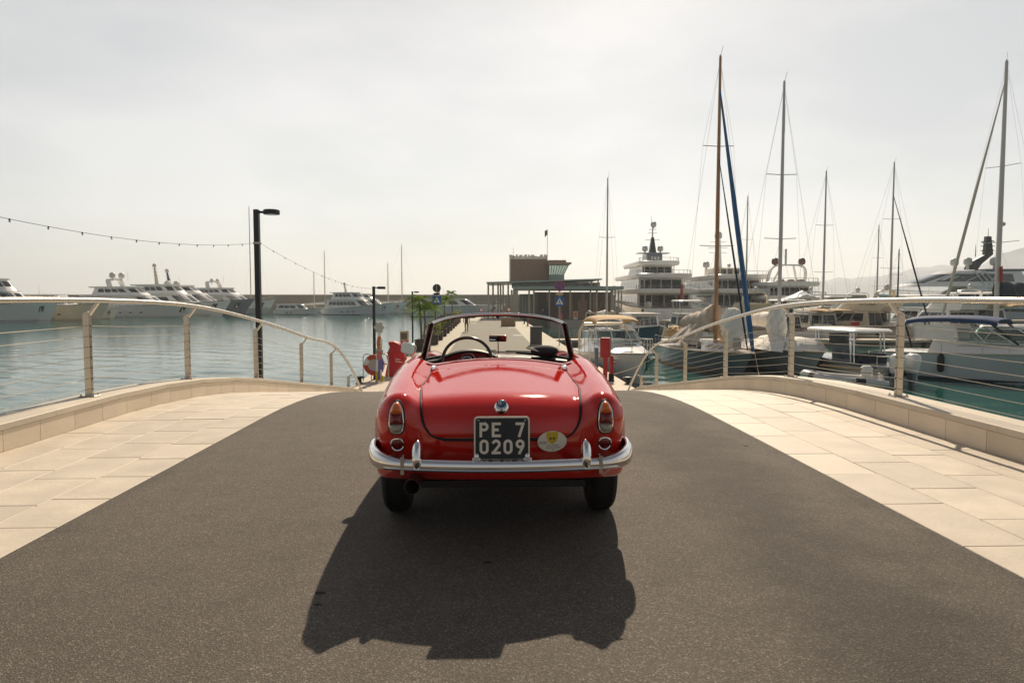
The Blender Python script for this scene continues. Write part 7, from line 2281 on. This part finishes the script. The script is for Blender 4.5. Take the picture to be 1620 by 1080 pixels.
b = MB(); b.bbox((-L / 2 - .4, 0, .35), (.9, 3.2, .12), .04); b.build('bathing_platform', 'teak', r)
b = MB(); b.tube([(-L / 2 - .6, -1.3, .3), (-L / 2 - .6, -1.3, 1.2), (-L / 2, -1.3, 1.3)], .03, 6); b.build('boarding_rail', 'chrome', r)

# tall sloop with navy boom cover at the right
r, H = sailboat(1520, 50.0, 16.0, R(-152), 97, 'big white sloop with a heavy mast and long dark navy boom cover', 'mast_alu', 'white_gel', (.34, .62), cover='canvas_navy', cover_h=1.5, cover_w=1.3, fold=.03, mast_px=1577, mast_r=.17, freeb=.10, boom_z=2.4,
                furl=[('mast_pale', .93, .10, 0.0)])
b = MB(); mx_ = 16 * .08; b.bbox((mx_ - .25, 0, 9.2), (.55, .3, .28), .08); b.build('mast_radar', 'dome', r, smooth=True, angle=40)
b = MB(); b.loft([[(mx_ + .1 + .06 * i, .35 + .04 * math.sin(i), 6.3 - .03 * i), (mx_ + .1 + .06 * i, .35 + .05 * math.sin(i + 1), 5.2 - .02 * i)] for i in range(6)], close_ring=False, cap0=False, cap1=False); b.build('small_flag', 'flag_red', r, smooth=True)
# sloops berthed beyond the pontoon: mostly masts above the other boats
GM = 'sloops berthed beyond the pontoon'
for mp_, Y, L, top, lab, furl, mt in ((1180, 84, 11, 311, 'sloop showing a thin mast between the blue jib and the pale mast', None, 'mast_alu'), (1302, 66, 12, 272, 'sloop showing a straight grey mast left of the mountain ridge', None, 'mast_alu'),
                                  (1408, 66, 13, 258, 'sloop showing a grey mast with a dark furled forestay', [('canvas_navy', .80, .07, 0)], 'mast_alu'), (1387, 92, 11, 357, 'sloop showing a short far mast beside the mast with dark forestay', None, 'mast_alu'),
                                  (1420, 88, 9, 395, 'sloop showing the shortest dark mast before the pale superyacht', None, 'dark_metal')):
    sailboat(mp_, Y, L, R(-84), top, lab, mt, 'white_gel', (.36, .66), cover='canvas_white', mast_px=mp_, mast_r=.10, freeb=.11, group=GM, furl=furl, detail=Y < 70)

# flybridge and cabin cruisers packed beyond the pontoon
GC = 'cabin cruisers packed beyond the pontoon'
def sedan(px, Y, L, rz, label, hull='white_gel', top='white_gel', fly=True, h1=1.5, hard=False, glass='tint_glass', canopy=None, letters=None):
    d = Vector((math.cos(rz), math.sin(rz), 0)); Bm = L * .31
    r = empty('cabin_cruiser', WP(px, Y) + d * (L / 2), rz, label, 'motorboat', GC)
    H = Hull(L, Bm, L * .15, L * .105, rake=.1, full=2.2, draft=.5, p=1.6, stern=.94); H.build(r, hull, 18, 'teak', 'antifoul', 'grey_gel')
    b = MB(); b.bbox((-L / 2 - .35, 0, .3), (.8, Bm * .85, .12), .04); b.build('bathing_platform', 'teak', r)
    z = H.sheer(.3) - .05
    hc = House(-.22 * L, .27 * L, Bm * .84, z, h1, rf=.14 * L, ra=.02 * L, tumble=.18, round_=.6); hc.build(r, 'saloon', top); hc.aft_windows(r, .1, .85, 3, glass); hc.windows(r, .04, .38, .35, .85, 3, glass, .1); hc.windows(r, .62, .96, .35, .85, 3, glass, .1); hc.windows(r, .42, .58, .35, .9, 3, glass, .08)
    hc.brim(r, -.02 * L, .14 * L, .12, .14, top, 'saloon_roof')
    zz = z + h1 + .14
    if fly:
        f_ = House(-.30 * L, .10 * L, Bm * .72, zz, .75, rf=.08 * L, ra=-.05 * L, tumble=-.08, round_=.6); f_.build(r, 'flybridge', top)
        f_.windows(r, .36, .64, .85, 1.25, 3, 'boat_glass', .06, 'fly_screen')
        arch(r, -.24 * L, Bm * .72, zz + .5, zz + 1.75, .35, .09, top)
        dome(r, -.27 * L, 0, zz + 2.05, .24, 'dome', .12)
        if letters:
            me_ = text_mesh(letters, .30); o = link_mesh('lettering', me_, 'brown_dark', r); o.location = (-.2 * L, Bm * .36 + .10, zz + .42); o.rotation_euler = (R(90), 0, R(180))
    if hard:
        b = MB(); b.loft([[(x - .12 * L, y, zz + 1.15) for x, y in rrect(L * .42, Bm * .8, .4)], [(x * 1.02 - .12 * L, y * 1.02, zz + 1.24) for x, y in rrect(L * .42, Bm * .8, .4)], [(x * .9 - .12 * L, y * .9, zz + 1.34) for x, y in rrect(L * .42, Bm * .8, .4)]]); b.build('hard_top', top, r, smooth=True, angle=40)
        for x in (-.28 * L, .04 * L):
            for sd in (-1, 1): b = MB(); b.tube([(x, sd * Bm * .33, zz), (x, sd * Bm * .35, zz + 1.2)], .045, 6); b.build('top_leg', 'chrome_dull', r)
    if canopy: bimini(r, -.48 * L, -.18 * L, Bm * .8, zz + .15, canopy, .2, True, z)
    bow_rail(H, r, .5, .6); aerial(r, -.2 * L, .5, zz + .5, 2.2, .02)
    for sd in (-1, 1): fender(r, H.pt(.2, .6, sd, .14), .6, .13, 'canvas_navy')
    return r
sedan(1212, 63, 10.5, R(92), 'cream flybridge cruiser between the blue sleeved jib and the pale mast', 'cream_gel', 'cream_gel', True)
sedan(1272, 64, 9.5, R(94), 'white cabin cruiser with a pale hardtop below the brown-domed yacht', 'white_gel', 'white_gel', False, 1.4, True)
sedan(1332, 63.5, 10.5, R(95), 'white cabin cruiser with a tan aft canopy left of the dark forestay', 'white_gel', 'white_gel', False, 1.5, False, canopy='canvas_tan')
sedan(1378, 72, 11, R(93), 'white flybridge cruiser behind the hard-topped outboard boat', 'white_gel', 'white_gel', True)
sedan(1452, 62.5, 12.5, R(120), 'beige flybridge cruiser with brown lettering on its side', 'cream_gel', 'cream_gel', True, 1.5, letters='SETTE MARI')
sedan(1518, 70, 12, R(98), 'white hardtop cruiser beside the beige lettered cruiser', 'white_gel', 'white_gel', False, 1.6, True)
sedan(1575, 56.5 + 6, 12, R(100), 'white flybridge cruiser beneath the navy boom cover', 'white_gel', 'white_gel', True, 1.6)
sedan(1628, 63, 13, R(102), 'white cruiser with a hardtop at the far right of the pontoon', 'white_gel', 'white_gel', False, 1.7, True, canopy='canvas_tan')
sedan(1300, 84, 13, R(92), 'far white flybridge cruiser below the straight grey mast', 'white_gel', 'white_gel', True)
sedan(1345, 86, 12, R(92), 'far white hardtop cruiser in front of the hazy ridge', 'white_gel', 'white_gel', False, 1.5, True)
sedan(1100, 66, 9, R(90), 'white cabin cruiser with blue-grey glass behind the drooping grey sails', 'white_gel', 'white_gel', False, 1.4, True, 'grey_glass')
# second red cabinet, out on the pontoon
p = U(1352.5, 520, 59.4); rb2 = empty('service_cabinet', (p.x, p.y, WATER_Z + .552), 0, 'small red cabinet on a post out on the floating pontoon', 'cabinet')
b = MB(); b.bbox((0, 0, .42), (.16, .16, .84), .01); b.build('post', 'red_paint', rb2)
b = MB(); b.bbox((0, 0, 1.15), (.62, .36, .66), .015); cb2 = b.build('cabinet_box', 'red_paint', rb2)
b = MB(); b.bbox((0, -.184, 1.15), (.52, .008, .56), .003); b.build('cabinet_door', 'red_paint', cb2)
# mooring lines from the near bows
for a, c, lab in ((Vector((6.6, 31.2, WATER_Z + 1.6)), PB(PR - .2, 27.5, .1), 'mooring rope from the tan-topped cruiser down to the pier edge'), (Vector((11.9, 34.6, WATER_Z + 1.35)), Vector((9.5, 26.0, WATER_Z - .3)), 'mooring rope sloping from the varnished-mast yacht into the water')):
    b = MB(); b.tube([a.lerp(c, i / 12) - Vector((0, 0, .5 * (i / 12) * (1 - i / 12))) for i in range(13)], .016, 5)
    tag(b.build('mooring_rope', 'rope', None, smooth=True), lab, 'rope')
